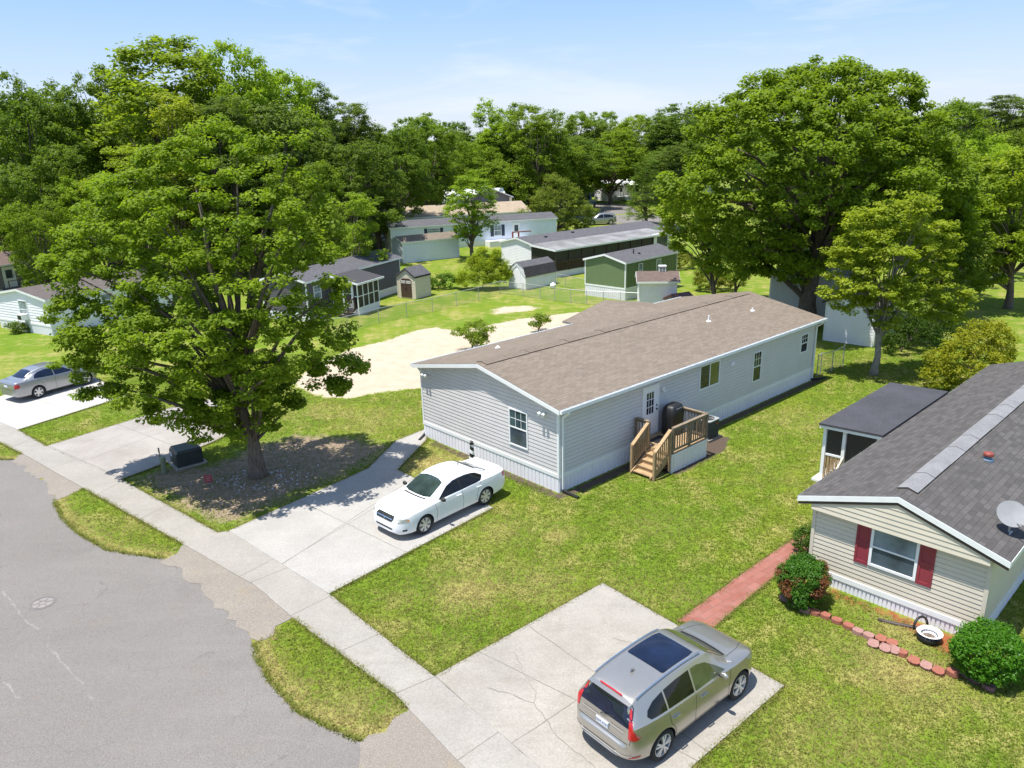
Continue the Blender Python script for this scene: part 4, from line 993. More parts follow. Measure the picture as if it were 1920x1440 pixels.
s4 = House('shed', 'white shed with brown roof and a white louvred box on top', 'shed', (9.72, 56.25), -.12, 2.75, 2.35, 0, 2.22, 2.78, .22, .25, 'white_siding', 'skirt', 'shingle_brown', .12, .012)
RB = empty('rooftop_vent_box', (0, 0, 0), -.12, 1, 'white louvred ventilation box sitting on the brown shed roof', 'roof vent')
c = np.array((9.72, 56.25))+np.array((math.cos(-.12), math.sin(-.12)))*1.75+np.array((-math.sin(-.12), math.cos(-.12)))*1.3; RB.location = (c[0], c[1], 2.72)
mb = MB(); mb.box(-.26, .26, -.26, .26, -.15, .40); mb.box(-.29, .29, -.29, .29, .40, .45); mb.build('case', M['white'], RB)
mb = MB()
for k in range(2):
    for j in range(2): mb.box(-.21+k*.22, -.03+k*.22, -.268, -.26, .0+j*.19, .15+j*.19); mb.box(.26, .268, -.21+k*.22, -.03+k*.22, .0+j*.19, .15+j*.19)
mb.build('louver', M['midgrey_siding'], RB)
o = House('shed', 'low maroon metal shelter roof peeking over the far end of the grey home', 'shed', G(1268, 590), .5, 1.7, 1.4, 0, 1.05, 1.42, .06, .06, 'midgrey_siding', 'skirt', 'maroon_roof', .3, .01, fascia='maroon_roof')
s5 = House('shed', 'white gabled shed in deep tree shade behind the far end of the grey home', 'shed', (21.7, 43.9), .86, 4.2, 2.95, 0, 2.55, 3.2, .2, .22, 'white_siding', 'skirt', 'shingle_brown', .18, .012, fascia='vent_dark')
s6 = House('outbuilding', 'tall pale metal-panelled outbuilding behind the trunk of the big tree', 'outbuilding', (22.6, 49.3), .95, 5, 5.4, 0, 3.3, 3.7, .1, .1, 'panel_siding', 'skirt', 'roof_light', .16, .025, vertical=True)
h10 = House('mobile_home', 'white home with window cooler at the left edge of the picture', 'house', (-32.6, 52.9), math.radians(60), 10, 6.7, .74, 2.65, 3.2, .15, .2, 'white_siding', 'skirt', 'shingle_umber', .2, .02)
h10.window(h10.F, 3.1, 4.2, 1.0, 2.35, 'glass_blind', 'hung', None); h10.window(h10.R, 4, 5, 1.3, 2.3, 'glass_blind', 'hung', None)
c = np.array([-32.6, 52.9])+np.array([-math.sin(math.radians(60)), math.cos(math.radians(60))])*(6.7-3.75)
WA = empty('window_air_conditioner', (c[0], c[1], .98), math.radians(60), 1, 'white window cooler jutting from the left white home', 'air conditioner')
mb = MB(); mb.box(-.5, .0, -.33, .33, .0, .42); mb.build('case', M['white'], WA); mb = MB(); mb.box(-.51, -.5, -.27, .20, .06, .36); mb.build('grille', M['black'], WA)
h11 = House('mobile_home', 'grey home with reddish brown roof at the far left edge', 'house', (-52.0, 60.0), math.radians(63), 15, 5.2, .6, 2.85, 3.7, .2, .25, 'midgrey_siding', 'skirt', 'shingle_brown', .2, .014)
h11.door(h11.R, 11.6, 12.6, .7, 2.55, 'glass_slate', (1, 1))
mb = MB(); mb.box(11.2, 13.2, -1.2, -.05, .5, .62)
for x in (11.25, 13.15): mb.bar((x, -1.15, 0), (x, -1.15, 1.5), .07, .07)
mb.bar((11.25, -1.15, 1.45), (13.15, -1.15, 1.45), .06, .06); mb.build('porch_deck', M['wood_dark'], h11.root)

# ------------------------------------------------------------------ foliage
def unit(a): return a/np.maximum(np.linalg.norm(a, axis=-1, keepdims=True), 1e-9)

def leaf_cloud(cent, rad, per, size, rng, flat=.75, upb=.55, aspect=.55, cvar=.55, droop=0.0):
    """leaves scattered through clumps: returns vertices, quads and a per-leaf value"""
    n = len(cent); N = n*per
    d = unit(rng.normal(size=(N, 3))); r = rng.random(N)**(1/2.4)
    low = d[:, 2] < 0; r[low] *= .8
    off = d*r[:, None]*np.repeat(rad, per)[:, None]; off[:, 2] *= flat
    c = np.repeat(cent, per, 0)+off
    nrm = unit(d*.7+np.array([0, 0, upb])+rng.normal(size=(N, 3))*.55)
    t = unit(np.cross(nrm, rng.normal(size=(N, 3)))); t[:, 2] -= droop; t = unit(t); b = unit(np.cross(nrm, t))
    s = size*(.65+.7*rng.random(N))[:, None]
    v = np.stack([c-t*s*.5, c+b*s*aspect*.5-t*s*.06, c+t*s*.5, c-b*s*aspect*.5-t*s*.06], 1).reshape(-1, 3)
    f = np.arange(N*4).reshape(N, 4)
    lv = np.clip(np.repeat(rng.random(n), per)*cvar+rng.random(N)*(1-cvar), 0, 1)
    return v, f, lv

def sprout(lobes, rng, n=2, k=.46):
    """adds smaller lobes sticking out of the big ones, so the outline is uneven"""
    out = [lobes]
    for _ in range(n):
        d = unit(rng.normal(size=(len(lobes), 3))); d[:, 2] = np.where(d[:, 2] < -.2, -d[:, 2]*.5, d[:, 2])
        q = lobes.copy(); q[:, :3] += d*lobes[:, 3:6]*rng.uniform(.85, 1.15, (len(lobes), 1)); q[:, 3:6] *= k*rng.uniform(.7, 1.2, (len(lobes), 1)); out.append(q)
    return np.concatenate(out)

def lobed_clumps(lobes, spacing, rng, shell=.35, cut=-.55):
    """clump centres over the surface (and a little inside) of several ellipsoidal lobes; lobes rows: x,y,z,rx,ry,rz"""
    out = []
    for i, L in enumerate(lobes):
        c, r = L[:3], L[3:6]; m = r.mean(); k = max(6, int(4*PI*m*m/(spacing*spacing)))
        d = unit(rng.normal(size=(k, 3)))
        rr_ = 1-shell*rng.random(k)**1.6
        p = c+d*rr_[:, None]*r
        keep = d[:, 2] > cut-.3*rng.random(k)
        for j, M_ in enumerate(lobes):
            if j != i: keep &= ((((p-M_[:3])/M_[3:6])**2).sum(1) > .55)
        out.append(p[keep])
    return np.concatenate(out)

def limbs(mb, base, r0, targets, rng, fork=.35, n=7, lean=None):
    """a tapered trunk and limbs that bend out to the targets"""
    base = np.array(base, float); top = targets[:, 2].max(); ctr = targets.mean(0)
    tr = [base+np.array([0, 0, -.1]), base+np.array([0, 0, .25])]
    h = (top-base[2])
    for k in range(1, 9):
        f = k/8; p = base+np.array([0, 0, h*.88*f]); p[:2] += (ctr[:2]-base[:2])*f**1.3*.8+rng.normal(size=2)*.06*h*.12
        tr.append(p)
    rad = [r0*1.5, r0*1.12]+[r0*(1-.86*(k/8)**.8) for k in range(1, 9)]
    mb.tube(tr, rad, 10)
    tr = np.array(tr)
    for q in targets:
        want = base[2]+(q[2]-base[2])*(fork+.25*rng.random()); i = int(np.argmin(abs(tr[:, 2]-want))); i = max(2, min(i, 8)); s = tr[i]
        mid = s*.5+q*.5+np.array([0, 0, .10*np.linalg.norm(q-s)])+rng.normal(size=3)*.12
        m1 = s*.78+mid*.22; m2 = mid*.45+q*.55+np.array([0, 0, .05]); rb = min(rad[i]*.5, .035+.02*np.linalg.norm(q-s))
        mb.tube([s, m1, mid, m2, q], [rb, rb*.85, rb*.6, rb*.38, rb*.15], 5, cap=False)

def set_color(o, c): o.color = (c[0], c[1], c[2], 1)

def make_tree(name, base, lobes, spacing, crad, per, size, seed, color, r0, nl, bark='bark', leafm='leaf', label=None, cat='tree', group=None, part='crown', shell=.35, cut=-.55, upb=.55, flat=.75, aspect=.55, fork=.35, cvar=.55, droop=0.0):
    """lobes are relative to the base; builds tree > trunk, crown"""
    rng = np.random.default_rng(seed); lobes = np.array(lobes, float)
    if cat == 'tree': lobes = sprout(lobes, rng)
    cl = lobed_clumps(lobes, spacing, rng, shell, cut); rad = crad*(.65+.7*rng.random(len(cl)))
    root = empty(name, base, 0, 1, label, cat, group)
    v, f, lv = leaf_cloud(cl, rad, per, size, rng, flat, upb, aspect, cvar, droop)
    o = np_mesh(part, v, f, M[leafm], {'lv': ('FACE', lv)}, root); set_color(o, color)
    if nl:
        mb = MB(); tg = cl[rng.choice(len(cl), min(nl, len(cl)), replace=False)]; limbs(mb, (0, 0, 0), r0, tg, rng, fork)
        mb.build('trunk' if r0 > .05 else 'stem', M[bark], root, smooth=True)
    return root

def px_lobes(base, Y, rows, ratio=.85):
    """lobes given where they are seen in the survey picture: px, py, radius px, depth offset, flatten"""
    out = []
    for r in rows:
        y = Y+r[3]; p = atY(r[0], r[1], y); s = y/F*1.02; fl = r[4] if len(r) > 4 else .85
        out.append([p[0]-base[0], p[1]-base[1], p[2], r[2]*s, r[2]*s*ratio, r[2]*s*fl])
    return np.array(out)

C_MID, C_BRIGHT, C_DARK, C_YEL, C_PINE, C_OLIVE = (.090, .138, .014), (.118, .172, .017), (.070, .112, .017), (.145, .185, .019), (.066, .10, .022), (.11, .125, .02)

# --- the sweetgum in front
b = G(485, 892)
rows = [(395, 318, 88, .8), (325, 340, 75, 1.2), (480, 335, 78, .6), (250, 385, 70, 1.0), (545, 385, 70, .4), (200, 435, 62, .8), (395, 405, 110, -.4), (300, 440, 90, -.2), (490, 440, 100, -1.0), (590, 460, 66, .3), (145, 492, 56, .6), (115, 512, 36, .6),
        (215, 520, 78, -.2), (330, 540, 100, -1.4), (450, 550, 110, -2.0), (565, 545, 80, -.6), (150, 590, 55, .2), (118, 600, 34, .3), (230, 610, 75, -.6), (370, 640, 100, -2.2), (500, 650, 90, -1.8), (590, 625, 66, -.2), (128, 662, 40, .3), (190, 672, 62, -.3), (280, 700, 80, -1.2), (430, 730, 85, -1.8), (540, 690, 60, -.6), (625, 678, 42, .2), (660, 688, 24, .2), (640, 728, 20, .1),
        (330, 770, 52, -1.0), (470, 790, 52, -1.0), (395, 800, 46, -1.2), (250, 750, 42, -.6), (190, 738, 26, -.2), (520, 765, 40, -.4), (268, 772, 22, -.4), (430, 650, 85, .6), (340, 655, 75, .8), (480, 715, 60, .8), (385, 735, 62, .6), (290, 650, 60, .8), (160, 700, 34, .2), (420, 790, 45, .6)]
make_tree('sweetgum_tree', (*b, 0), px_lobes(b, b[1], rows), .82, .44, 112, .135, 11, (.098, .148, .013), .29, 60, label='large broad sweetgum tree in the bare bed beside the driveway, nearest the street', shell=.22, upb=1.05, flat=.55, aspect=.7, fork=.3)

# --- the great tree behind the grey home
b = np.array(G(1512, 612)); Yb = b[1]
rows = [(1475, 200, 78, 0), (1560, 190, 82, .5), (1635, 195, 70, 0), (1412, 228, 70, -.5), (1682, 172, 40, 0), (1360, 268, 66, 0), (1450, 270, 110, -2.5), (1570, 270, 115, -2.5), (1680, 265, 90, -1), (1345, 325, 50, .5), (1390, 350, 100, -2.5), (1510, 370, 110, -3.5), (1630, 365, 105, -3), (1735, 330, 80, 0), (1365, 410, 56, -.5), (1425, 450, 82, -2), (1545, 455, 82, -2.4),
        (1660, 455, 85, -2), (1770, 400, 70, 0), (1385, 490, 50, 0), (1755, 470, 60, 0), (1470, 500, 50, 0), (1600, 300, 60, 3)]
make_tree('oak_tree', (*b, 0), px_lobes(b, Yb, rows, .9), .85, .62, 80, .235, 12, (.096, .143, .014), .62, 70, label='huge rounded oak towering over the far end of the grey home', shell=.4, upb=1.05, flat=.56, fork=.4, aspect=.6)

# --- the pale small tree by the wire fence
b = np.array(G(1638, 702))
rows = [(1690, 395, 46, 0), (1640, 430, 48, -.3), (1720, 440, 52, .2), (1600, 470, 46, 0), (1680, 480, 60, -.8), (1750, 490, 42, .3), (1580, 520, 42, 0), (1650, 530, 52, -1.0), (1730, 545, 48, -.3), (1790, 560, 32, .3), (1600, 570, 34, -.2), (1690, 570, 40, -.6), (1765, 590, 34, .2), (1565, 555, 26, .2), (1660, 600, 26, -.2)]
make_tree('ornamental_tree', (*b, 0), px_lobes(b, b[1], rows, .9), .62, .42, 62, .17, 13, (.145, .185, .02), .19, 34, bark='bark_pale', label='small pale-trunked tree with layered yellow-green foliage beside the wire fence', shell=.6, upb=1.1, flat=.42, fork=.35)

# --- tree at the right edge
b = np.array(G(1890, 578))
rows_ = [(1292, 388, 42, 0), (1268, 428, 32, 0), (1322, 415, 42, -.3), (1300, 455, 34, 0), (1345, 462, 38, -.4), (1322, 500, 24, 0), (1275, 462, 22, .2)]
b = np.array(G(1338, 590))
make_tree('yard_tree', (*b, 0), px_lobes(b, b[1], rows_), .8, .55, 70, .22, 15, (.125, .175, .016), .2, 30, label='bright leafy tree leaning out at the lower left of the huge oak', group='trees on the right', shell=.5, upb=1.05, flat=.55, fork=.35)
b = np.array(G(1890, 578))
rows = [(1890, 330, 60, 0), (1840, 370, 60, -.5), (1940, 380, 75, 0), (1800, 420, 45, 0), (1870, 430, 75, -1.2), (1950, 460, 70, 0), (1830, 480, 48, 0), (1890, 500, 50, -.6), (1850, 530, 28, 0), (1800, 480, 30, 0)]
make_tree('shade_tree', (*b, 0), px_lobes(b, b[1], rows), .95, .62, 70, .26, 14, (.12, .165, .016), .27, 30, label='round yellow-green tree with bare straight trunk at the right edge', shell=.5, flat=.55, upb=1.05)

# --- prototypes for the woods (built once, then copied)
def proto(kind, seed):
    r = np.random.default_rng(seed); H = 15.0; out = []
    if kind == 'oak':
        for k in range(21): z = r.uniform(.22, .86); w = 4.6*math.sin(PI*min(1, (z-.06)/.92))**.6; a = r.uniform(0, 2*PI); q = r.uniform(.35, .95)*w; out.append([q*math.cos(a), q*math.sin(a), z*H, r.uniform(1.5, 2.5), r.uniform(1.5, 2.5), r.uniform(1.2, 1.9)])
        out.append([0, 0, .55*H, 3, 3, 4])
    elif kind == 'tall':
        for k in range(16): z = .28+.64*(k+.5)/16; w = 3.4*math.sin(PI*min(1, (z-.12)/.92))**.7; a = k*2.4+r.uniform(-.5, .5); q = r.uniform(.2, .8)*w; out.append([q*math.cos(a), q*math.sin(a), z*H, r.uniform(1.2, 2.0), r.uniform(1.2, 2.0), r.uniform(1.2, 2.2)])
        out.append([0, 0, .58*H, 1.8, 1.8, 5.0])
    elif kind == 'pine':
        for k in range(20): z = .42+.54*(k+.5)/20; w = 3.3*(1-z)**.55+.5; a = k*2.4; q = r.uniform(.3, .9)*w; out.append([q*math.cos(a), q*math.sin(a), z*H, r.uniform(.8, 1.5), r.uniform(.8, 1.5), r.uniform(.55, .9)])
    elif kind == 'round':
        for k in range(14): z = r.uniform(.2, .84); w = 4.4*math.sin(PI*min(1, (z-.02)/.96))**.5; a = r.uniform(0, 2*PI); q = r.uniform(.4, .9)*w; out.append([q*math.cos(a), q*math.sin(a), z*H, r.uniform(1.6, 2.3), r.uniform(1.6, 2.3), r.uniform(1.5, 2.2)])
        out.append([0, 0, .5*H, 3.2, 3.2, 5.2])
    elif kind == 'cedar':
        for k in range(22): z = .08+.86*(k+.5)/22; w = 4.6*(1-z)**.75+.3; a = k*2.4; q = r.uniform(.35, .8)*w; out.append([q*math.cos(a), q*math.sin(a), z*H, .9+1.1*(1-z), .9+1.1*(1-z), r.uniform(.9, 1.4)])
        out.append([0, 0, .4*H, 2.2, 2.2, 5])
    elif kind == 'loose':
        for k in range(18): z = r.uniform(.2, .92); w = 3.9*math.sin(PI*min(1, (z-.05)/.97))**.7; a = r.uniform(0, 2*PI); q = r.uniform(.3, 1)*w; out.append([q*math.cos(a), q*math.sin(a), z*H, r.uniform(1.0, 1.7), r.uniform(1.0, 1.7), r.uniform(.8, 1.3)])
    return np.array(out)
PROTO = {}
def get_proto(kind, v):
    if (kind, v) not in PROTO:
        sd = hash((kind, v)) % 1000 if False else {'oak': 100, 'tall': 200, 'pine': 300, 'round': 400, 'cedar': 500, 'loose': 600}[kind]+v
        rng = np.random.default_rng(sd); lob = sprout(proto(kind, sd), rng, 1, .5)
        cl = lobed_clumps(lob, .95 if kind != 'pine' else .7, rng, .4); rad = (.62 if kind != 'pine' else .48)*(.6+.8*rng.random(len(cl)))
        vv, f, lv = leaf_cloud(cl, rad, 50 if kind != 'cedar' else 46, .235 if kind not in ('pine', 'cedar') else .24, rng, .58, 1.0, .55 if kind not in ('pine', 'cedar') else .3, .5)
        cr_ = np_mesh('crown', vv, f, M['leaf'], {'lv': ('FACE', lv)})
        mb = MB(); limbs(mb, (0, 0, 0), .26, cl[rng.choice(len(cl), 34, replace=False)], rng, .3); tr_ = mb.build('trunk', M['bark'], smooth=True)
        PROTO[(kind, v)] = [cr_, tr_, False, float(cl[:, 2].max()+.3), float(np.percentile(np.abs(cl[:, :2]), 97)*2)]
    return PROTO[(kind, v)]

def wood_tree(name, px, Y, top, wpx, kind, v, color, label, group, jit=.12, pyc=None, zmin=None):
    """a tree of the woods, standing at distance Y where the survey sees it"""
    p = get_proto(kind, v); H = atY(px, top, Y)[2]; pc = atY(px, pyc or top+.35*wpx, Y); wid = wpx/F*Y*1.03
    sz = H/p[3]; sx = wid/p[4]; sx = min(max(sx, sz*.45), sz*1.9)
    root = empty(name, (pc[0], Y, 0), rnd.uniform(0, 2*PI), 1, label, 'tree', group)
    root.scale = (sx, sx, sz)
    if not p[2]: c, t_ = p[0], p[1]; p[2] = True
    else: c, t_ = p[0].copy(), p[1].copy(); COL.objects.link(c); COL.objects.link(t_)
    c.parent = root; t_.parent = root
    k = 1+rnd.uniform(-jit, jit); set_color(c, (color[0]*k, color[1]*k*(1+rnd.uniform(-.04, .04)), color[2]))
    return root

LW = 'trees of the left woods'; MW = 'trees behind the far homes'; RW = 'trees on the right'
WOOD = [
 ('woodland_tree', 40, 74, 128, 190, 'oak', 0, C_DARK, 'dark rounded tree filling the skyline at the left edge', LW),
 ('woodland_tree', 120, 78, 190, 150, 'round', 0, C_DARK, 'dark tree just right of the left-edge skyline tree', LW),
 ('woodland_tree', 178, 92, 118, 110, 'loose', 0, C_DARK, 'thin twiggy dark tree on the left shoulder of the tallest crown', LW),
 ('woodland_tree', 290, 84, 56, 250, 'tall', 0, C_BRIGHT, 'tallest bright green tree, the highest point of the left skyline', LW),
 ('woodland_tree', 375, 88, 95, 120, 'oak', 1, C_BRIGHT, 'bright green tree between the two highest crowns of the left skyline', LW),
 ('woodland_tree', 482, 86, 78, 185, 'oak', 2, C_BRIGHT, 'second highest rounded tree on the left skyline, with flat top', LW),
 ('woodland_tree', 588, 96, 150, 110, 'pine', 0, C_PINE, 'dark feathery pine right of the flat-topped skyline tree', LW),
 ('woodland_tree', 655, 102, 188, 100, 'pine', 1, C_PINE, 'pointed dark pine where the left skyline steps down', LW),
 ('woodland_tree', 300, 74, 170, 180, 'loose', 1, C_YEL, 'yellow-green feathery tree in front of the tallest crown', LW),
 ('woodland_tree', 405, 76, 175, 150, 'pine', 0, C_PINE, 'dark pine below the gap between the two highest crowns', LW),
 ('woodland_tree', 530, 80, 190, 170, 'loose', 0, (.075, .112, .03), 'grey-green loose tree rising behind the front sweetgum', LW),
 ('woodland_tree', 640, 84, 235, 170, 'oak', 2, C_DARK, 'dark broad tree behind the charcoal home', LW),
 ('woodland_tree', 570, 72, 300, 120, 'oak', 1, C_MID, 'mid green tree directly behind the right side of the sweetgum', LW),
 ('woodland_tree', 60, 66, 270, 170, 'oak', 2, C_DARK, 'dark low tree mass at the left edge below the skyline', LW),
 ('woodland_tree', 62, 60, 368, 100, 'round', 1, C_MID, 'small mid green tree beside the reddish roof at left', LW),
 ('woodland_tree', 175, 64, 320, 130, 'oak', 0, C_BRIGHT, 'bright tree peeking out at the left of the sweetgum', LW),
 ('woodland_tree', 250, 68, 270, 140, 'loose', 0, C_YEL, 'yellow-green tree between the sweetgum and the left woods', LW),
 ('woodland_tree', 655, 66, 358, 100, 'loose', 1, C_BRIGHT, 'bright loose tree beside the charcoal home roof', LW),
 ('woodland_tree', 615, 70, 385, 80, 'round', 0, C_MID, 'low green tree touching the charcoal home roof', LW),
 ('woodland_tree', 735, 104, 218, 130, 'oak', 0, C_DARK, 'dark tree above the left end of the sand-roofed home', MW),
 ('woodland_tree', 800, 118, 208, 110, 'round', 1, C_MID, 'rounded tree on the skyline left of the slim yard tree', MW),
 ('woodland_tree', 700, 96, 300, 110, 'loose', 1, C_DARK, 'dark shaggy tree at the corner of the navy-shuttered home', MW),
 ('woodland_tree', 760, 122, 290, 120, 'oak', 1, C_DARK, 'shadowed tree behind the sand coloured roof', MW),
 ('woodland_tree', 865, 150, 225, 95, 'round', 0, C_DARK, 'dark tree in the dip of the middle skyline', MW),
 ('woodland_tree', 925, 146, 180, 80, 'tall', 1, C_BRIGHT, 'narrow bright tree standing up in the middle skyline', MW),
 ('woodland_tree', 890, 136, 265, 110, 'oak', 2, C_MID, 'mid green tree right behind the slim yard tree', MW),
 ('woodland_tree', 1010, 132, 188, 140, 'oak', 1, C_MID, 'broad tree on the skyline above the cedar', MW),
 ('woodland_tree', 975, 148, 232, 110, 'oak', 0, C_DARK, 'dark tree shading the stone-faced house', MW),
 ('woodland_tree', 1055, 136, 236, 110, 'oak', 2, C_DARK, 'dark spreading tree above the blue pickup', MW),
 ('woodland_tree', 1090, 192, 206, 90, 'round', 1, C_MID, 'mid green tree on the skyline right of the broad middle crown', MW),
 ('woodland_tree', 1140, 196, 206, 76, 'round', 0, C_MID, 'small rounded tree above the far white home', MW),
 ('woodland_tree', 1195, 192, 212, 95, 'oak', 0, C_BRIGHT, 'bright tree left of the oak on the far skyline', MW),
 ('woodland_tree', 1245, 182, 224, 90, 'pine', 1, C_PINE, 'dark pine on the far skyline beside the bright tree', MW),
 ('woodland_tree', 1310, 190, 192, 150, 'round', 1, C_DARK, 'dark tree rising to the left shoulder of the huge oak', MW),
 ('woodland_tree', 1214, 118, 292, 92, 'cedar', 1, C_DARK, 'tall dark bushy tree between the far road and the oak', MW),
 ('woodland_tree', 1265, 112, 330, 60, 'oak', 2, C_YEL, 'yellow-green tree between the dark bushy tree and the oak', MW),
 ('yard_tree', 880, 86, 316, 95, 'tall', 0, C_BRIGHT, 'slim upright tree in front of the navy-shuttered home', None),
 ('yard_tree', 1385, 60, 420, 90, 'loose', 0, C_MID, 'thin-limbed tree with shaded trunk under the left of the oak', RW),
 ('yard_tree', 1745, 60, 182, 200, 'oak', 1, C_MID, 'leafy tree closing the right flank of the huge oak', RW),
 ('yard_tree', 1835, 66, 250, 180, 'oak', 0, C_BRIGHT, 'bright tree behind the right-edge shade tree', RW),
 ('yard_tree', 1785, 50, 400, 120, 'round', 0, C_DARK, 'dark leafy tree filling the shade behind the small pale-trunked tree', RW),
 ('woodland_tree', 1790, 120, 190, 140, 'pine', 0, C_PINE, 'dark pine on the skyline right of the oak', RW),
 ('woodland_tree', 1885, 128, 176, 150, 'pine', 1, C_PINE, 'tall pines at the right end of the skyline', RW),
 ('woodland_tree', 1900, 84, 240, 160, 'round', 0, C_MID, 'green tree under the right end of the skyline', RW),
]
for w in WOOD: wood_tree(*w)
rows_ = [(1045, 350, 20, 0), (1030, 374, 28, 0), (1064, 372, 28, 0), (1014, 398, 30, 0), (1050, 396, 36, -.6), (1084, 400, 28, 0), (1045, 420, 38, -.6), (1002, 416, 22, 0), (1092, 420, 22, 0), (1022, 428, 26, -.3), (1072, 428, 26, -.3)]
b = np.array(G(1045, 440)); b[1] = 108.0; b[0] = atY(1045, 420, 108)[0]
make_tree('cedar_tree', (*b, 0), px_lobes(b, 108.0, rows_, .9), .9, .7, 70, .26, 16, (.088, .118, .02), .25, 20, label='broad conical cedar left of the far parked cars', shell=.4, upb=.9, flat=.6, aspect=.35)
FILL = []
for k in range(46):
    px = -160+k*29+rnd.uniform(-10, 10); base_top = np.interp(px, [-160, 100, 300, 500, 640, 740, 850, 1000, 1150, 1300], [160, 190, 150, 160, 215, 240, 245, 228, 232, 232])
    FILL.append((px, rnd.uniform(104, 128) if px < 650 else rnd.uniform(150, 200), base_top+rnd.uniform(0, 40)))
for k in range(26): FILL.append((rnd.uniform(-150, 720), rnd.uniform(80, 104), rnd.uniform(215, 340)))
for k in range(18):
    q_ = 720+k*34; FILL.append((q_, rnd.uniform(185, 205) if 1085 < q_ < 1200 else rnd.uniform(142, 165), rnd.uniform(250, 290)))
for k in range(16): FILL.append((1250+k*48+rnd.uniform(-12, 12), rnd.uniform(140, 200), rnd.uniform(196, 225)))
for k in range(12): FILL.append((1480+k*44, rnd.uniform(86, 105), rnd.uniform(260, 330)))
for k, (px, Y, top) in enumerate(FILL):
    wood_tree('woodland_tree', px, Y, top, rnd.uniform(95, 150), rnd.choice(['oak', 'round', 'tall', 'round', 'oak']), rnd.choice([0, 1]), rnd.choice([C_DARK, C_DARK, C_MID, C_PINE]),
              'tree within the dense dark wood behind the nearer crowns', 'trees of the dense background wood')
for p in list(PROTO.values()):
    if not p[2]: bpy.data.objects.remove(p[0]); bpy.data.objects.remove(p[1])

# --- shrubs
def shrub(name, base, rows, spacing, crad, per, size, seed, color, label, Y=None, leafm='leaf', nl=10, cat='shrub', group=None, r0=.04, part='foliage', **kw):
    return make_tree(name, (*base, 0), rows, spacing, crad, per, size, seed, color, r0, nl, leafm=leafm, label=label, cat=cat, group=group, part=part, **kw)
b = np.array(G(1503, 1128))
S = [[0, 0, .55, .58, .58, .5], [.25, .1, .75, .42, .42, .42], [-.3, .05, .7, .36, .4, .4], [.0, -.2, .85, .42, .4, .36], [.05, .25, .9, .4, .4, .35], [-.15, -.3, .45, .4, .35, .4]]
ph = shrub('photinia_shrub', b, S, .13, .14, 40, .062, 21, (.040, .105, .016), 'rounded shrub with green and coppery red leaves at the corner of the beige home', leafm='leaf_gloss', shell=.3)
rng = np.random.default_rng(5); cl = lobed_clumps(np.array([[-.48, -.1, .62, .16, .2, .22], [.42, -.12, .78, .17, .2, .2], [.12, -.5, .62, .18, .14, .2], [-.30, -.3, .75, .14, .14, .16], [-.5, .15, .8, .16, .18, .18], [.45, .1, .95, .16, .16, .16], [.25, -.42, .85, .14, .12, .14], [-.45, -.3, .5, .16, .14, .16]], float), .10, rng, .5)
v, f, lv = leaf_cloud(cl, np.full(len(cl), .13), 40, .06, rng); o = np_mesh('red_foliage', v, f, M['leaf_gloss'], {'lv': ('FACE', lv)}, ph); set_color(o, (.105, .046, .027))
b = np.array(G(1846, 1268))
S = [[0, 0, .55, .72, .72, .55], [.3, .15, .75, .5, .5, .42], [-.3, -.05, .72, .5, .5, .42], [0, -.25, .8, .5, .45, .4], [.05, .3, .85, .5, .45, .38]]
shrub('boxwood_shrub', b, S, .13, .14, 42, .062, 22, (.045, .125, .012), 'dense glossy green dome shrub in front of the beige home corner', leafm='leaf_gloss', shell=.28)
b = np.array(G(1500, 1036)); shrub('low_shrub', b, [[0, 0, .35, .25, .25, .32], [.15, .2, .4, .25, .25, .3], [.35, .45, .35, .25, .28, .3]], .13, .12, 30, .055, 23, (.05, .095, .018), 'low shrub hugging the left wall of the beige home', leafm='leaf_gloss')
b = np.array(G(1812, 728))
S = [[0, 0, 1.3, 1.5, 1.5, 1.2], [-1.2, 0, 1.2, 1.0, 1.0, .9], [1.1, .3, 1.6, 1.1, 1.1, 1.1], [.3, .2, 2.4, 1.0, 1.0, .9], [1.4, .4, 2.5, .7, .7, .7], [-.6, -.3, 1.9, .9, .9, .8], [-1.7, -.2, .7, .7, .7, .6], [.4, -.9, .9, 1.0, .8, .8]]
shrub('yellow_shrub', b, S, .42, .32, 60, .12, 24, (.15, .165, .016), 'big yellow-green shrub behind the dark roof of the beige home', shell=.4, nl=20)
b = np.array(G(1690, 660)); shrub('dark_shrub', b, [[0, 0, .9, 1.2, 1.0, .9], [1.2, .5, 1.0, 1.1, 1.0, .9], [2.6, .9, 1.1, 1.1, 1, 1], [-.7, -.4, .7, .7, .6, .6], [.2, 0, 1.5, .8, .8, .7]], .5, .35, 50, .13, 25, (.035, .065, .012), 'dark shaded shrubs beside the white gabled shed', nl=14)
b = np.array(G(905, 543)); S = [[0, 0, 1.3, 1.3, 1.2, 1.2], [-1.1, .2, 1.2, 1.1, 1, 1.0], [1.2, .1, 1.3, 1.2, 1, 1.0], [.2, 0, 2.2, 1, 1, .8], [1.7, .3, 2.0, .7, .7, .6], [-.7, .2, 2.0, .8, .8, .7], [.9, .2, 2.6, .5, .5, .5], [-1.6, .2, .8, .7, .7, .6], [2.0, .3, 1.2, .7, .6, .7], [.1, .1, 3.1, .6, .6, .6], [-.5, .1, 2.8, .6, .5, .5], [1.3, .2, 2.9, .5, .5, .6]]
shrub('forsythia_shrub', b, S, .42, .36, 95, .15, 26, (.16, .205, .018), 'spiky bright yellow-green shrub beside the white barn-style shed', shell=.5, upb=.9, aspect=.3, nl=26)
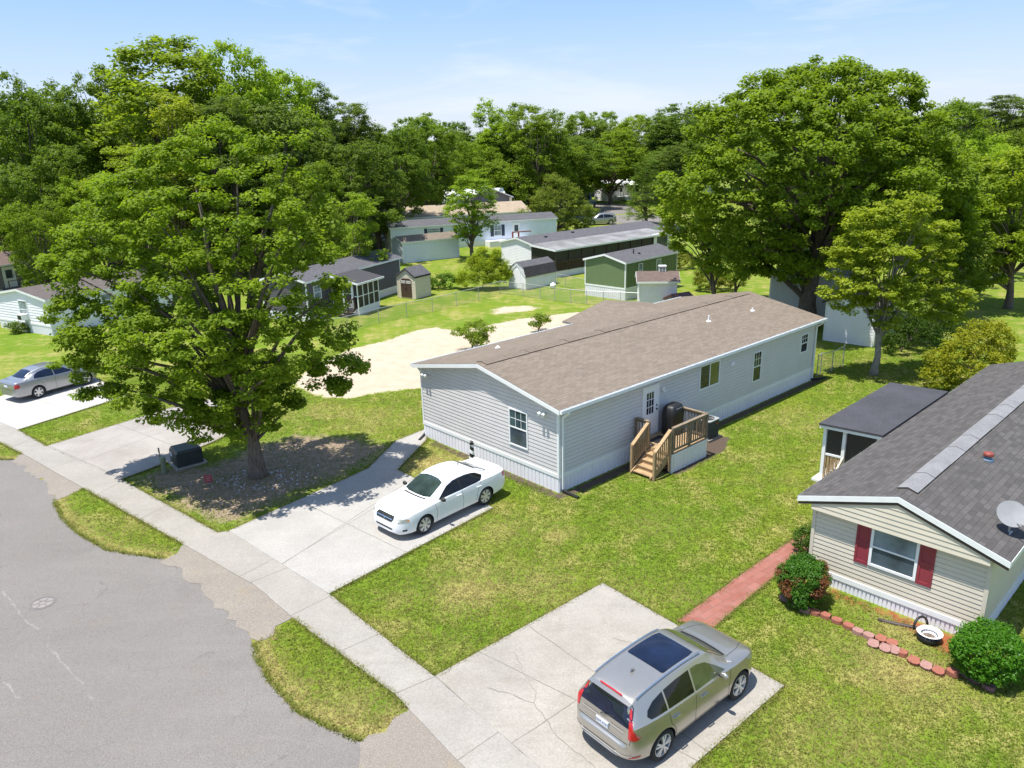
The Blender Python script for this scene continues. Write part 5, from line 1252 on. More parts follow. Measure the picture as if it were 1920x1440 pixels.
b = np.array(G(822, 542)); shrub('hedge_shrub', b, [[0, 0, .6, .8, .7, .6], [1.0, .1, .7, .8, .7, .65], [-.8, .1, .6, .7, .6, .55], [.5, .1, 1.0, .6, .6, .5]], .4, .3, 50, .13, 27, (.06, .115, .014), 'low green shrub between the beige shed and the spiky shrub', nl=10)
for k, (px, py, h, lab) in enumerate([(807, 392, 3.0, 'left of two upright green shrubs behind the sand coloured roof'), (832, 392, 2.6, 'right of two upright green shrubs behind the sand coloured roof')]):
    b = np.array(G(px, py)); shrub('upright_shrub', b, [[0, 0, h*.4, 1.0, 1, h*.4], [.3, 0, h*.75, .8, .8, h*.3], [-.5, 0, h*.65, .8, .8, h*.3]], .6, .45, 40, .2, 28+k, (.085, .115, .016), lab, group='upright shrubs behind the sand roof')
def sapling(px, py, top, wpx, seed, label):
    b = np.array(G(px, py)); H = atY(px, top, b[1])[2]; w = wpx/F*b[1]/2; rng = np.random.default_rng(seed)
    S = [[rng.uniform(-.6, .6)*w, rng.uniform(-.5, .5)*w, H*z, w*.55, w*.55, H*.16] for z in (.4, .5, .6, .7, .8, .88)]
    make_tree('sapling', (*b, 0), S, .34, .26, 26, .13, seed, (.10, .145, .022), .035, 26, label=label, cat='sapling', shell=.8, fork=.1)
sapling(886, 655, 606, 74, 31, 'leafy sapling at the edge of the sand nearest the roof'); sapling(1010, 622, 590, 42, 32, 'smaller sapling at the far tip of the sand patch')
for k, (px, py, s, lab) in enumerate([(30, 625, .55, 'low weedy shrub at the corner of the left white home'), (1330, 545, 1.2, 'olive shrub at the foot of the thin-limbed tree'), (1262, 505, 1.3, 'olive scrub between the green home and the oak')]):
    b = np.array(G(px, py)); shrub('scrub_shrub', b, [[0, 0, s*.7, s*1.1, s, s*.7], [s, .1, s*.6, s*.8, s*.7, s*.6], [-.4*s, 0, s*1.1, s*.7, s*.7, s*.6]], .35, .28, 40, .12, 33+k, C_OLIVE if k else (.07, .11, .015), lab)

# ------------------------------------------------------------------ grass blades on the near lawns
rng = np.random.default_rng(99)
BLK = [ROAD, WALK, DRIVE_A, DRIVE_B, DRIVE_C, DRIVE_D, PATH]+GRAVEL
HP = np.array([hl(-.02, -.02), hl(HL, -.02), hl(HL, HW), hl(-.02, HW)]); RP = np.array([bl(0, 0), bl(17, 0), bl(17, 6.7), bl(5.5, 6.7), bl(5.5, 4.4), bl(0, 4.4)]); DP = np.array([hl(3.2, -1.85), hl(6.5, -1.85), hl(6.5, 0), hl(3.2, 0)])
def interp_mask(P, m):
    ix = np.clip(np.searchsorted(gx, P[:, 0])-1, 0, nx-2); iy = np.clip(np.searchsorted(gy, P[:, 1])-1, 0, ny-2); return m.reshape(ny, nx)[iy, ix]
N = 400000
d_ = 9.0+(48-9.0)*rng.random(N)
ang = rng.uniform(-.74, .84, N); Pg = np.stack([d_*np.sin(ang)*1.0, d_*np.cos(ang)], 1)
ok = np.ones(N, bool)
for q in BLK:
    sd = sdist(Pg, q); ok &= sd < -.0
for q in (HP, RP, DP): ok &= sdist(Pg, q) < 0
for mm, th in ((m_sand, .25), (m_mul, .5), (m_red, .6)): ok &= interp_mask(Pg, mm) < th
ok &= rng.random(N) > interp_mask(Pg, m_dirt)*1.05
Pg = Pg[ok]; n = len(Pg); dr = np.clip(interp_mask(Pg, m_dry)*1.1+rng.normal(size=n)*.18-.12, 0, 1)
EP = []
for q in (DRIVE_A, DRIVE_B, DRIVE_D, WALK, PATH, ROAD, DRIVE_C):
    for i in range(len(q)):
        a, b = q[i], q[(i+1) % len(q)]; L = np.linalg.norm(b-a)
        if L > 60 or a[1] > 50: continue
        k = int(L*95); u_ = rng.random(k); w_ = np.clip(np.interp(u_*L, np.arange(0, L+1, .25), rng.random(len(np.arange(0, L+1, .25)))), 0, 1)
        nrm = np.array([-(b-a)[1], (b-a)[0]])/max(L, 1e-6); p = a+np.outer(u_, b-a); sg = np.sign(sdist((a+b)[None]/2+nrm*.02, q))[0]
        EP.append(p-nrm*sg*(rng.random(k)*.10*w_-.012)[:, None])
EP = np.concatenate(EP); ok = np.ones(len(EP), bool)
near_ = np.zeros(len(EP), int)
for q in BLK:
    sd = sdist(EP, q); ok &= sd < .02; near_ += (sd > -.04)
ok &= near_ <= 1
for mm, th in ((m_sand, .25), (m_mul, .5)): ok &= interp_mask(EP, mm) < th
EP = EP[ok]; nE = len(EP); Pg = np.concatenate([Pg, EP]); dr = np.concatenate([dr, np.clip(rng.normal(.25, .3, nE), 0, 1)]); n = len(Pg)
tall = np.concatenate([np.ones(n-nE), np.full(nE, 1.5)])
K = 3; P3_ = np.repeat(Pg, K, 0)+rng.normal(size=(n*K, 2))*.035; nb = n*K
a = rng.uniform(0, 2*PI, nb); h = rng.uniform(.025, .06, nb)*np.repeat(tall, K); ln_ = h*rng.uniform(.5, 1.6, nb); wd = rng.uniform(.008, .015, nb)
dx = np.stack([np.cos(a), np.sin(a)], 1); nxy = np.stack([-dx[:, 1], dx[:, 0]], 1)
z0 = np.zeros((nb, 1)); A_ = np.hstack([P3_-nxy*wd[:, None], z0]); B_ = np.hstack([P3_+nxy*wd[:, None], z0]); C_ = np.hstack([P3_+dx*ln_[:, None], h[:, None]])
vv = np.stack([A_, B_, C_], 1).reshape(-1, 3); ff = np.arange(nb*3).reshape(nb, 3)
gr_ = np_mesh('grass', vv, ff, M['blade'], {'lv': ('FACE', rng.random(nb)), 'dr': ('FACE', np.repeat(dr, K))})
tag(gr_, 'short lawn grass, green with straw coloured patches', 'grass', kind='stuff')

# ------------------------------------------------------------------ cars
def pchip(pts):
    """monotone cubic through (x, v) points"""
    p = sorted(pts); x = np.array([a for a, _ in p], float); y = np.array([b for _, b in p], float)
    h = np.diff(x); d = np.diff(y)/h; m = np.zeros(len(x)); m[0], m[-1] = d[0], d[-1]
    for i in range(1, len(x)-1):
        if d[i-1]*d[i] > 0:
            w1, w2 = 2*h[i]+h[i-1], h[i]+2*h[i-1]; m[i] = (w1+w2)/(w1/d[i-1]+w2/d[i])
    def f(q):
        q = np.clip(q, x[0], x[-1]); i = np.clip(np.searchsorted(x, q)-1, 0, len(x)-2); t = (q-x[i])/h[i]
        return (2*t**3-3*t**2+1)*y[i]+(t**3-2*t**2+t)*h[i]*m[i]+(-2*t**3+3*t**2)*y[i+1]+(t**3-t**2)*h[i]*m[i+1]
    return f

def catmull(pts, n):
    P = np.array(pts, float); P = np.vstack([2*P[0]-P[1], P, 2*P[-1]-P[-2]]); out = []
    for i in range(1, len(P)-2):
        p0, p1, p2, p3 = P[i-1:i+3]
        for k in range(n):
            t = k/n; out.append(.5*(2*p1+(p2-p0)*t+(2*p0-5*p1+4*p2-p3)*t*t+(3*p1-p0-3*p2+p3)*t**3))
    out.append(P[-2]); return np.array(out)

class Car:
    def __init__(s, name, label, loc, rz, scale, S, paint):
        s.root = empty(name, (loc[0], loc[1], loc[2]), rz, scale, label, 'car'); s.S = S; s.paint = paint
        fz, fW, fs, fr, fb = pchip(S['top']), pchip(S['wid']), pchip(S['belt']), pchip(S['rail']), pchip(S['bot'])
        x0, x1 = S['x']; u = np.linspace(0, 1, 110); xs = x0+(x1-x0)*(.5-.5*np.cos(PI*(.04+.92*u)) - (.5-.5*math.cos(PI*.04)))/(1-2*(.5-.5*math.cos(PI*.04)))
        rings = []
        for x in xs:
            zt, W, zs, rr_, zb = fz(x), fW(x), fs(x), fr(x), fb(x); zs = min(zs, zt-.055); gh = zt-zs
            q = [(0, zb), (W*.75, zb), (W*.94, zb+.035), (W*.985, zb+.13), (W, zb+(zs-zb)*.42), (W*.995, zb+(zs-zb)*.72), (W*.965, zs-.02), (W*.945, zs+.012)]
            if gh > .16: q += [(W*.945+(rr_-W*.945)*.5+.012, zs+gh*.42), (rr_, zt-.095), (rr_-.035, zt-.045), (rr_*.80, zt-.016), (rr_*.45, zt-.003), (0, zt)]
            else:
                k = gh; q += [(W*.92, zs+k*.35), (W*.87, zs+k*.62), (W*.80, zs+k*.8), (W*.62, zs+k*.92), (W*.33, zs+k*.985), (0, zt)]
            rings.append(catmull(q, 3))
        n = len(rings[0]); V = []; Fc = []
        for i, r in enumerate(rings):
            for y, z in r: V.append((xs[i], max(0, y), z))
            for y, z in r[1:-1][::-1]: V.append((xs[i], -max(0, y), z))
        m = 2*n-2
        for i in range(len(xs)-1):
            for j in range(m): Fc.append((i*m+j, (i+1)*m+j, (i+1)*m+(j+1) % m, i*m+(j+1) % m))
        Fc.append(tuple(range(m))); Fc.append(tuple((len(xs)-1)*m+j for j in range(m))[::-1])
        me = bpy.data.meshes.new('body'); me.from_pydata(V, [], Fc); bm = bmesh.new(); bm.from_mesh(me); bmesh.ops.recalc_face_normals(bm, faces=bm.faces)
        s.bvh = BVHTree.FromBMesh(bm); bm.to_mesh(me); bm.free(); me.materials.append(paint); me.materials.append(M['well'])
        o = bpy.data.objects.new('tmp', me); COL.objects.link(o)
        cut = MB()
        for ax in S['axles']:
            for sy in (-1, 1):
                y0, y1 = (.50, 1.3) if sy > 0 else (-1.3, -.50); r = S['r']*1.12; z = S['r']*1.02
                cut.lathe([(r, y0), (r, y1)], 40, 1, (ax, 0, z), 'y')
        co = cut.build('cut', [paint, M['well']]); bm = bmesh.new(); bm.from_mesh(co.data); bmesh.ops.recalc_face_normals(bm, faces=bm.faces); bm.to_mesh(co.data); bm.free()
        md = o.modifiers.new('b', 'BOOLEAN'); md.object = co; md.operation = 'DIFFERENCE'; md.solver = 'EXACT'
        dg = bpy.context.evaluated_depsgraph_get(); dg.update(); m2 = bpy.data.meshes.new_from_object(o.evaluated_get(dg)); m2.name = 'body'
        bpy.data.objects.remove(o); bpy.data.objects.remove(co)
        for p in m2.polygons: p.use_smooth = True
        b = bpy.data.objects.new('body', m2); COL.objects.link(b); b.parent = s.root
        try: m2.set_sharp_from_angle(angle=math.radians(38))
        except Exception: pass
        s.body = b
        for ax in S['axles']:
            for sy in (-1, 1): s.wheel(ax, sy)
    def hit(s, o, d):
        h = s.bvh.ray_cast(Vector(o), Vector(d).normalized()); return (h[0], h[1]) if h[0] else (None, None)
    def side(s, sy): return lambda a, b: s.hit((a, 3*sy, b), (0, -sy, 0))
    def topp(s): return lambda a, b: s.hit((a, b, 4), (0, 0, -1))
    def rear(s): return lambda a, b: s.hit((-5, a, b), (1, 0, 0))
    def front(s): return lambda a, b: s.hit((5, a, b), (-1, 0, 0))
    def slant(s, sx, sy, k=1.0):
        """looking in diagonally at a corner; a runs towards the side"""
        d = Vector((-sx, -sy*k, 0)).normalized(); e = Vector((-sx*k*1.0, sy, 0)).normalized()
        return lambda a, b: s.hit(Vector((0, 0, b))-d*5+e*a, d)
    def patch(s, name, poly, pr, mat, off=.005, parent=None, rings=5, rim=None):
        """a panel lying on the body: outline poly in the projection's own 2-D"""
        P = np.array(poly, float); bd = []
        for i in range(len(P)):
            a, b = P[i], P[(i+1) % len(P)]; k = max(1, int(np.linalg.norm(b-a)/.05))
            for j in range(k): bd.append(a+(b-a)*j/k)
        bd = np.array(bd); c = bd.mean(0); V = []; Fc = []; n = len(bd); ok = True
        for r in range(rings+1):
            t = 1-r/rings
            for q in (bd if r < rings else [bd[0]*0+c]):
                w = c+(q-c)*t if r < rings else c; h, nn = pr(w[0], w[1])
                if h is None: ok = False; h, nn = (V and Vector(V[-1]) or Vector((0, 0, 0))), Vector((0, 0, 0))
                V.append(tuple(h+nn*off))
        for r in range(rings-1):
            for j in range(n): Fc.append((r*n+j, r*n+(j+1) % n, (r+1)*n+(j+1) % n, (r+1)*n+j))
        for j in range(n): Fc.append(((rings-1)*n+j, (rings-1)*n+(j+1) % n, rings*n))
        me = bpy.data.meshes.new(name); me.from_pydata(V, [], Fc)
        bm = bmesh.new(); bm.from_mesh(me); bmesh.ops.recalc_face_normals(bm, faces=bm.faces)
        cc = sum((f.normal.dot(f.calc_center_median()-Vector((0, 0, .7))) for f in bm.faces))
        if cc < 0: bmesh.ops.reverse_faces(bm, faces=bm.faces)
        bm.to_mesh(me); bm.free(); me.materials.append(mat)
        for p in me.polygons: p.use_smooth = True
        o = bpy.data.objects.new(name, me); COL.objects.link(o); o.parent = parent or s.root; return o
    def line(s, name, pts, pr, w, mat, off=.003, parent=None, mb=None):
        own = mb is None; mb = mb or MB(); P = []
        for a, b in zip(pts[:-1], pts[1:]):
            a, b = np.array(a, float), np.array(b, float); k = max(1, int(np.linalg.norm(b-a)/.05))
            for j in range(k): P.append(a+(b-a)*j/k)
        P.append(np.array(pts[-1], float)); prev = None
        for i, q in enumerate(P):
            d = P[min(i+1, len(P)-1)]-P[max(i-1, 0)]; d = d/max(np.linalg.norm(d), 1e-9); nn = np.array([-d[1], d[0]])*w/2
            h0, n0 = pr(*(q-nn)); h1, n1 = pr(*(q+nn))
            if h0 is None or h1 is None: prev = None; continue
            cur = (tuple(h0+n0*off), tuple(h1+n1*off))
            if prev: mb.poly([prev[0], cur[0], cur[1], prev[1]])
            prev = cur
        if own: return mb.build(name, mat, parent or s.root)
    def wheel(s, ax, sy):
        S = s.S; r = S['r']; w = .21; yc = S['track']
        W = empty('wheel', (ax, sy*yc, r)); W.parent = s.root; W.rotation_euler = (0, 0, 0 if sy < 0 else PI)
        mb = MB(); h = w/2; mb.lathe([(r*.71, -h*.92), (r*.76, -h), (r*.93, -h*.97), (r*.985, -h*.78), (r, -h*.4), (r, h*.4), (r*.985, h*.78), (r*.93, h*.97), (r*.76, h), (r*.71, h*.9)], 36, 0, ax='y', cap=False)
        mb.build('tyre', M['tire'], W, smooth=True)
        mb = MB(); R_ = r*.72
        mb.lathe([(R_, -h*.86), (R_*.93, -h*.92), (R_*.9, -h*.7), (R_*.88, h*.5)], 36, 0, ax='y', cap=False)
        nsp = S['spokes']
        for k in range(nsp):
            a = 2*PI*k/nsp+.2
            for da in S.get('split', (0,)):
                a0 = a+da*.25; a1 = a+da
                p = (R_*.2*math.cos(a0), -h*.80, R_*.2*math.sin(a0)); q = (R_*.93*math.cos(a1), -h*.78, R_*.93*math.sin(a1))
                dv = Vector(q)-Vector(p); t_ = Vector((-math.sin(a1), 0, math.cos(a1)))*S.get('sw', .022); n_ = Vector((0, -.02, 0))
                p, q = Vector(p), Vector(q); mb.hexa([p-t_*.9-n_, q-t_-n_, q+t_-n_, p+t_*.9-n_, p-t_*.9+n_, q-t_+n_, q+t_+n_, p+t_*.9+n_])
        mb.lathe([(R_*.26, -h*.75), (R_*.26, -h*.92), (R_*.14, -h*.98), (.001, -h*.98)], 20, 0, ax='y')
        mb.build('rim', M['alloy'], W)
        mb = MB(); mb.lathe([(.001, -h*.3), (R_*.9, -h*.3)], 30, 0, ax='y'); mb.lathe([(R_*.55, -h*.38), (R_*.55, -h*.45), (.001, -h*.45)], 24, 0, ax='y'); mb.build('brake', M['well'], W)
    def mirror(s, x, z, y, mat, w=.20, sgn=1):
        for sy in (-1, 1):
            bm = bmesh.new(); bmesh.ops.create_uvsphere(bm, u_segments=16, v_segments=10, radius=1)
            for v in bm.verts:
                c = v.co; v.co = Vector((x+c.x*(.075 if c.x > 0 else .045), sy*(y+.11+c.y*w*.5), z+.02+c.z*.075))
            bm.normal_update(); me = bpy.data.meshes.new('mirror'); bm.to_mesh(me); bm.free(); me.materials.append(mat)
            for p in me.polygons: p.use_smooth = True
            o = bpy.data.objects.new('mirror', me); COL.objects.link(o); o.parent = s.root
            mb = MB(); mb.bar((x, sy*(y-.06), z-.03), (x, sy*(y+.1), z-.01), .05, .035); a = mb.build('mirror_arm', M['black'], o)
    def handles(s, xs, z, mat):
        for sy in (-1, 1):
            for x in xs:
                h, n = s.side(sy)(x, z)
                if h is None: continue
                mb = MB(); mb.bar((x-.1, h.y+sy*.03, z), (x+.1, h.y+sy*.03, z+.012), .03, .028); mb.bar((x-.095, h.y, z), (x-.08, h.y+sy*.03, z), .02, .02); mb.bar((x+.095, h.y, z+.01), (x+.08, h.y+sy*.03, z+.01), .02, .02); mb.build('door_handle', mat, s.root)

def arc(cx, cz, r, a0, a1, n=10): return [(cx+r*math.cos(math.radians(a0+(a1-a0)*k/n)), cz+r*math.sin(math.radians(a0+(a1-a0)*k/n))) for k in range(n+1)]

# ---- champagne SUV
SV = dict(x=(-2.32, 2.32), r=.365, track=.83, axles=(1.43, -1.344), spokes=5, split=(-.20, .20), sw=.024,
          top=[(-2.32, .60), (-2.305, .70), (-2.25, .745), (-2.225, .80), (-2.20, 1.0), (-2.175, 1.09), (-2.10, 1.30), (-2.02, 1.50), (-1.96, 1.585), (-1.8, 1.625), (-1.2, 1.685), (-.5, 1.715), (0, 1.70), (.35, 1.655), (.62, 1.535), (.95, 1.32), (1.18, 1.165), (1.5, 1.12), (1.9, 1.045), (2.12, .95), (2.25, .82), (2.32, .66)],
          wid=[(-2.32, .48), (-2.30, .60), (-2.24, .73), (-2.1, .84), (-1.85, .905), (-1.4, .94), (0, .94), (1.2, .945), (1.7, .925), (2.0, .85), (2.2, .70), (2.29, .55), (2.32, .42)],
          belt=[(-2.32, 1.13), (-1.9, 1.15), (-1.0, 1.10), (0, 1.06), (1.2, 1.02), (2.3, .98)],
          rail=[(-2.32, .55), (-2.0, .60), (-1.2, .635), (-.3, .645), (.4, .63), (1.0, .70), (1.3, .78), (2.3, .7)],
          bot=[(-2.32, .42), (-2.1, .33), (-1.7, .26), (0, .24), (1.9, .25), (2.2, .30), (2.32, .38)])
g1_, g2_ = np.array(G(1241, 1426)), np.array(G(1383, 1312)); hd = (g2_-g1_); hd /= np.linalg.norm(hd); rt_ = np.array([hd[1], -hd[0]])
k = .965; ctr = (g1_+g2_)/2-rt_*.90*k-hd*.043*k
c = Car('parked_car', 'champagne grey SUV with dark sunroof parked on the front driveway, tail to the street', (*ctr, .045), math.atan2(hd[1], hd[0]), k, SV, M['paint_champ'])
for sy in (-1, 1):
    pr = c.side(sy)
    c.patch('window', [(.86, 1.085), (.62, 1.26), (.30, 1.46), (.02, 1.535), (-.22, 1.55), (-.22, 1.10)], pr, M['car_glass_lime'] if sy < 0 else M['car_glass'])
    c.patch('window', [(-.28, 1.105), (-.28, 1.552), (-.7, 1.545), (-1.13, 1.505), (-1.13, 1.145)], pr, M['car_glass'])
    c.patch('window', [(-1.18, 1.15), (-1.18, 1.498), (-1.5, 1.44), (-1.70, 1.35), (-1.76, 1.26), (-1.68, 1.185)], pr, M['car_glass'])
    c.patch('tail_light', [(-.10, .86), (.22, .88), (.40, .97), (.20, 1.06), (.06, 1.14), (.015, 1.28), (-.02, 1.45), (-.09, 1.47), (-.10, 1.25), (-.14, 1.02)] if False else [(x_-.0, z_) for x_, z_ in [(-.17, .90), (.03, .88), (.16, .93), (.05, 1.02), (-.045, 1.12), (-.085, 1.28), (-.10, 1.46), (-.155, 1.46), (-.155, 1.25), (-.165, 1.05)]], (lambda sy_: (lambda a, b: c.hit((-2.12-4*.8, sy_*(.80+4*.6+a), b), (.8, -sy_*.6, 0))))(sy), M['red_lamp'], .010)
    c.patch('headlight', [(2.02, .80), (1.72, .93), (1.70, .99), (1.98, .97), (2.16, .86)], pr, M['head_lamp'], .006)
    c.line('rocker_trim', [(1.0, .30), (-.95, .30)], pr, .10, M['paint_champ'], .012)
    c.patch('rear_reflector', [(-2.22, .44), (-2.0, .44), (-2.0, .49), (-2.22, .49)], pr, M['red_lamp'], .006)
    mb = MB()
    for ln in ([(1.02, 1.02), (.96, .6), (.98, .33)], [(-.25, 1.08), (-.27, .6), (-.25, .33)], [(-1.16, 1.06), (-1.10, .80), (-.96, .62), (-.88, .33)], [(.98, .40), (-.9, .40)]): c.line('', ln, pr, .012, None, .002, mb=mb)
    mb.build('door_gap', M['seam'], c.root)
    c.patch('fuel_door', arc(-1.62, .90, .085, 0, 330, 10), pr, M['paint_champ'], .004) if sy < 0 else None
    mb = MB(); P_ = []
    for x in np.linspace(.25, -1.85, 16):
        h, n = c.topp()(x, sy*.575); P_.append(h+Vector((0, 0, .035)))
    mb.tube(P_, .018, 6); mb.build('roof_rail', M['chrome'], c.root)
c.handles((.02, -.95), .90, M['chrome'])
c.patch('windscreen', [(1.12, 0), (1.10, .45), (1.02, .66), (.62, .60), (.46, .57), (.41, 0), (.46, -.57), (.62, -.60), (1.02, -.66), (1.10, -.45)], c.topp(), M['car_glass_lime'])
c.patch('sunroof', [(.16, .47), (.16, -.47), (-.02, -.50), (-.88, -.50), (-.92, -.46), (-.92, .46), (-.88, .50), (-.02, .50)], c.topp(), M['car_glass_blue'])
c.patch('rear_window', [(-.70, 1.10), (.70, 1.10), (.70, 1.18), (.665, 1.34), (.625, 1.46), (.57, 1.535), (-.57, 1.535), (-.625, 1.46), (-.665, 1.34), (-.70, 1.18)], c.rear(), M['car_glass_blue'], .006)
# spoiler with high brake light
mb = MB(); pts0 = []; 
for y in np.linspace(-.58, .58, 13):
    z = 1.60-.10*(y/.6)**2*.5; x = -2.03+.05*(y/.6)**2; pts0.append((x, y, z))
for a, b in zip(pts0[:-1], pts0[1:]):
    mb.hexa([(a[0]-.05, a[1], a[2]-.05), (a[0]+.28, a[1], a[2]-.02), (b[0]+.28, b[1], b[2]-.02), (b[0]-.05, b[1], b[2]-.05), (a[0]-.07, a[1], a[2]-.03), (a[0]+.28, a[1], a[2]+.028), (b[0]+.28, b[1], b[2]+.028), (b[0]-.07, b[1], b[2]-.03)])
sp = mb.build('spoiler', M['paint_champ'], c.root)
mb = MB(); mb.hexa([(-1.99, -.30, 1.598), (-1.96, -.30, 1.602), (-1.96, .30, 1.602), (-1.99, .30, 1.598), (-1.99, -.30, 1.612), (-1.96, -.30, 1.616), (-1.96, .30, 1.616), (-1.99, .30, 1.612)]); mb.build('brake_light', M['red_lamp'], sp)
mb = MB(); mb.tube([(-1.25, 0, 1.67), (-1.33, 0, 1.74), (-1.39, 0, 1.755)], [.035, .028, .012], 8); mb.build('antenna', M['paint_champ'], c.root)
pr = c.rear()
c.line('tailgate_trim', [(-.58, .985), (.58, .985)], pr, .028, M['chrome'], .022); c.line('tailgate_trim', [(-.50, .80), (.50, .80)], pr, .018, M['chrome'], .022)
h, n = pr(0, .90); h = h+Vector((-.012, 0, 0))
PL = MB(); PL.box(h.x-.022, h.x+.02, -.17, .17, .83, .96); pl = PL.build('number_plate', M['plate'], c.root)
cu = bpy.data.curves.new('plate_text', 'FONT'); cu.body = 'SZM 4101'; cu.size = .085; cu.align_x = 'CENTER'; cu.align_y = 'CENTER'
to = bpy.data.objects.new('tmp', cu); COL.objects.link(to); dg = bpy.context.evaluated_depsgraph_get(); dg.update(); me = bpy.data.meshes.new_from_object(to.evaluated_get(dg)); bpy.data.objects.remove(to)
me.materials.append(M['ink']); o = bpy.data.objects.new('plate_text', me); COL.objects.link(o); o.parent = pl; o.location = (h.x-.0245, 0, .895); o.rotation_euler = (PI/2, 0, -PI/2)
mb = MB()
for ln in ([(-.76, .95), (-.74, .77), (.74, .77), (.76, .95)],): c.line('', ln, pr, .012, None, .002, mb=mb)
mb.build('tailgate_gap', M['seam'], c.root)
c.line('bumper_trim', [(-.78, .50), (.78, .50)], pr, .035, M['alloy'], .008); c.line('skid_plate', [(-.5, .445), (.5, .445)], pr, .05, M['grey_metal'], .012)
mb = MB(); mb.tube([(-2.17, .1, 1.02), (-2.22, .06, 1.09), (-2.155, -.28, 1.16)], .011, 5); mb.build('rear_wiper', M['black'], c.root)
c.line('cowl', [(1.17, .60), (1.21, .3), (1.22, 0), (1.21, -.3), (1.17, -.60)], c.topp(), .08, M['black'], .004)
mb = MB()
for ln in ([(1.2, .66), (1.7, .60), (2.15, .42)], [(1.2, -.66), (1.7, -.60), (2.15, -.42)]): c.line('', ln, c.topp(), .012, None, .002, mb=mb)
mb.build('hood_gap', M['seam'], c.root)
c.patch('grille', [(-.38, .66), (.38, .66), (.36, .80), (-.36, .80)], c.front(), M['black'], .006)
c.mirror(.62, 1.09, .90, M['paint_champ'], .22)

# ---- white sedan
SD_ = dict(x=(-2.445, 2.445), r=.335, track=.80, axles=(1.47, -1.295), spokes=7, split=(-.14, .14), sw=.024,
          top=[(-2.445, .68), (-2.42, .86), (-2.36, 1.005), (-2.28, 1.045), (-2.0, 1.055), (-1.78, 1.085), (-1.5, 1.20), (-1.1, 1.375), (-.75, 1.455), (-.3, 1.487), (.1, 1.462), (.4, 1.36), (.8, 1.17), (1.12, 1.015), (1.4, .975), (1.9, .90), (2.2, .825), (2.35, .74), (2.42, .65), (2.445, .56)],
          wid=[(-2.445, .62), (-2.42, .72), (-2.33, .82), (-2.1, .885), (-1.4, .93), (-1.1, .925), (0, .91), (1.2, .92), (1.5, .925), (1.9, .90), (2.2, .80), (2.36, .66), (2.42, .56), (2.445, .45)],
          belt=[(-2.445, .98), (-1.8, .985), (-1.3, .985), (0, .94), (1.2, .90), (2.4, .8)],
          rail=[(-2.445, .6), (-1.8, .66), (-1.3, .58), (-.5, .60), (.1, .61), (.7, .68), (1.1, .76), (2.4, .6)],
          bot=[(-2.445, .34), (-2.2, .26), (-1.8, .22), (0, .20), (1.9, .19), (2.3, .20), (2.445, .27)])
g1_, g2_ = np.array(G(797, 1004)), np.array(G(913, 948)); hd = (g1_-g2_); hd /= np.linalg.norm(hd); lf = np.array([-hd[1], hd[0]])
k = 1.0; ctr = (g1_+g2_)/2-lf*.90*k-hd*.088
c = Car('parked_car', 'white sedan parked on the middle driveway facing the street', (*ctr, .047), math.atan2(hd[1], hd[0]), k, SD_, M['paint_white'])
def sedan_details(c, glass, ws, hl_pts, mirror_mat, handle_mat, dz=0.0):
    for sy in (-1, 1):
        pr = c.side(sy)
        c.patch('window', [(.82, .955), (.60, 1.075), (.30, 1.235), (.02, 1.315), (-.20, 1.33), (-.20, .965)], pr, M[glass]); c.patch('window', [(-.25, .967), (-.25, 1.332), (-.55, 1.33), (-.85, 1.295), (-1.05, 1.245), (-1.28, 1.12), (-1.10, 1.005), (-.9, .985)], pr, M[glass])
        c.patch('door_pillar', [(-.19, .962), (-.19, 1.333), (-.26, 1.335), (-.26, .963)], pr, M['black'], .006)
        mb = MB()
        for ln in ([(1.0, .92), (.93, .6), (.96, .30)], [(-.22, .96), (-.25, .6), (-.22, .30)], [(-1.12, 1.0), (-.98, .78), (-.88, .55), (-.84, .30)]): c.line('', ln, pr, .011, None, .002, mb=mb)
        mb.build('door_gap', M['seam'], c.root)
        for ax in c.S['axles']:
            A = arc(ax, c.S['r']*1.02, c.S['r']*1.17, 8, 172, 16); c.line('wheel_arch', A, pr, .045, c.paint, .016)
    c.patch('windscreen', [(1.08, 0), (1.06, .40), (.98, .64), (.60, .60), (.38, .565), (.30, .3), (.29, 0), (.30, -.3), (.38, -.565), (.60, -.60), (.98, -.64), (1.06, -.40)], c.topp(), M[ws])
    c.patch('rear_window', [(-1.02, 0), (-1.05, .40), (-1.10, .53), (-1.60, .585), (-1.70, .50), (-1.745, 0), (-1.70, -.50), (-1.60, -.585), (-1.10, -.53), (-1.05, -.40)], c.topp(), M['car_glass'])
    c.line('cowl', [(1.12, .55), (1.15, .3), (1.16, 0), (1.15, -.3), (1.12, -.55)], c.topp(), .06, M['black'], .004)
    mb = MB()
    for ln in ([(1.15, .70), (1.8, .64), (2.2, .52)], [(1.15, -.70), (1.8, -.64), (2.2, -.52)]): c.line('', ln, c.topp(), .010, None, .002, mb=mb)
    for ln in ([(-1.82, .62), (-2.3, .60)], [(-1.82, -.62), (-2.3, -.60)]): c.line('', ln, c.topp(), .010, None, .002, mb=mb)
    mb.build('lid_gap', M['seam'], c.root)
    c.handles((-.05, -.98), .83, handle_mat); c.mirror(.72, .965, .90, mirror_mat, .20)
sedan_details(c, 'car_glass', 'car_glass_clear', None, M['black'], M['paint_white'])
fr = c.front()
c.patch('grille', [(-.38, .625), (.38, .625), (.44, .70), (.40, .765), (-.40, .765), (-.44, .70)], fr, M['black'], .006)
c.line('grille_bar', [(-.38, .695), (.38, .695)], fr, .022, M['chrome'], .012); c.line('grille_bar', [(0, .635), (0, .76)], fr, .022, M['chrome'], .013)
c.line('grille_surround', [(-.38, .62), (.38, .62), (.445, .70), (.40, .772), (-.40, .772), (-.445, .70), (-.38, .62)], fr, .014, M['chrome'], .010)
mb = MB()
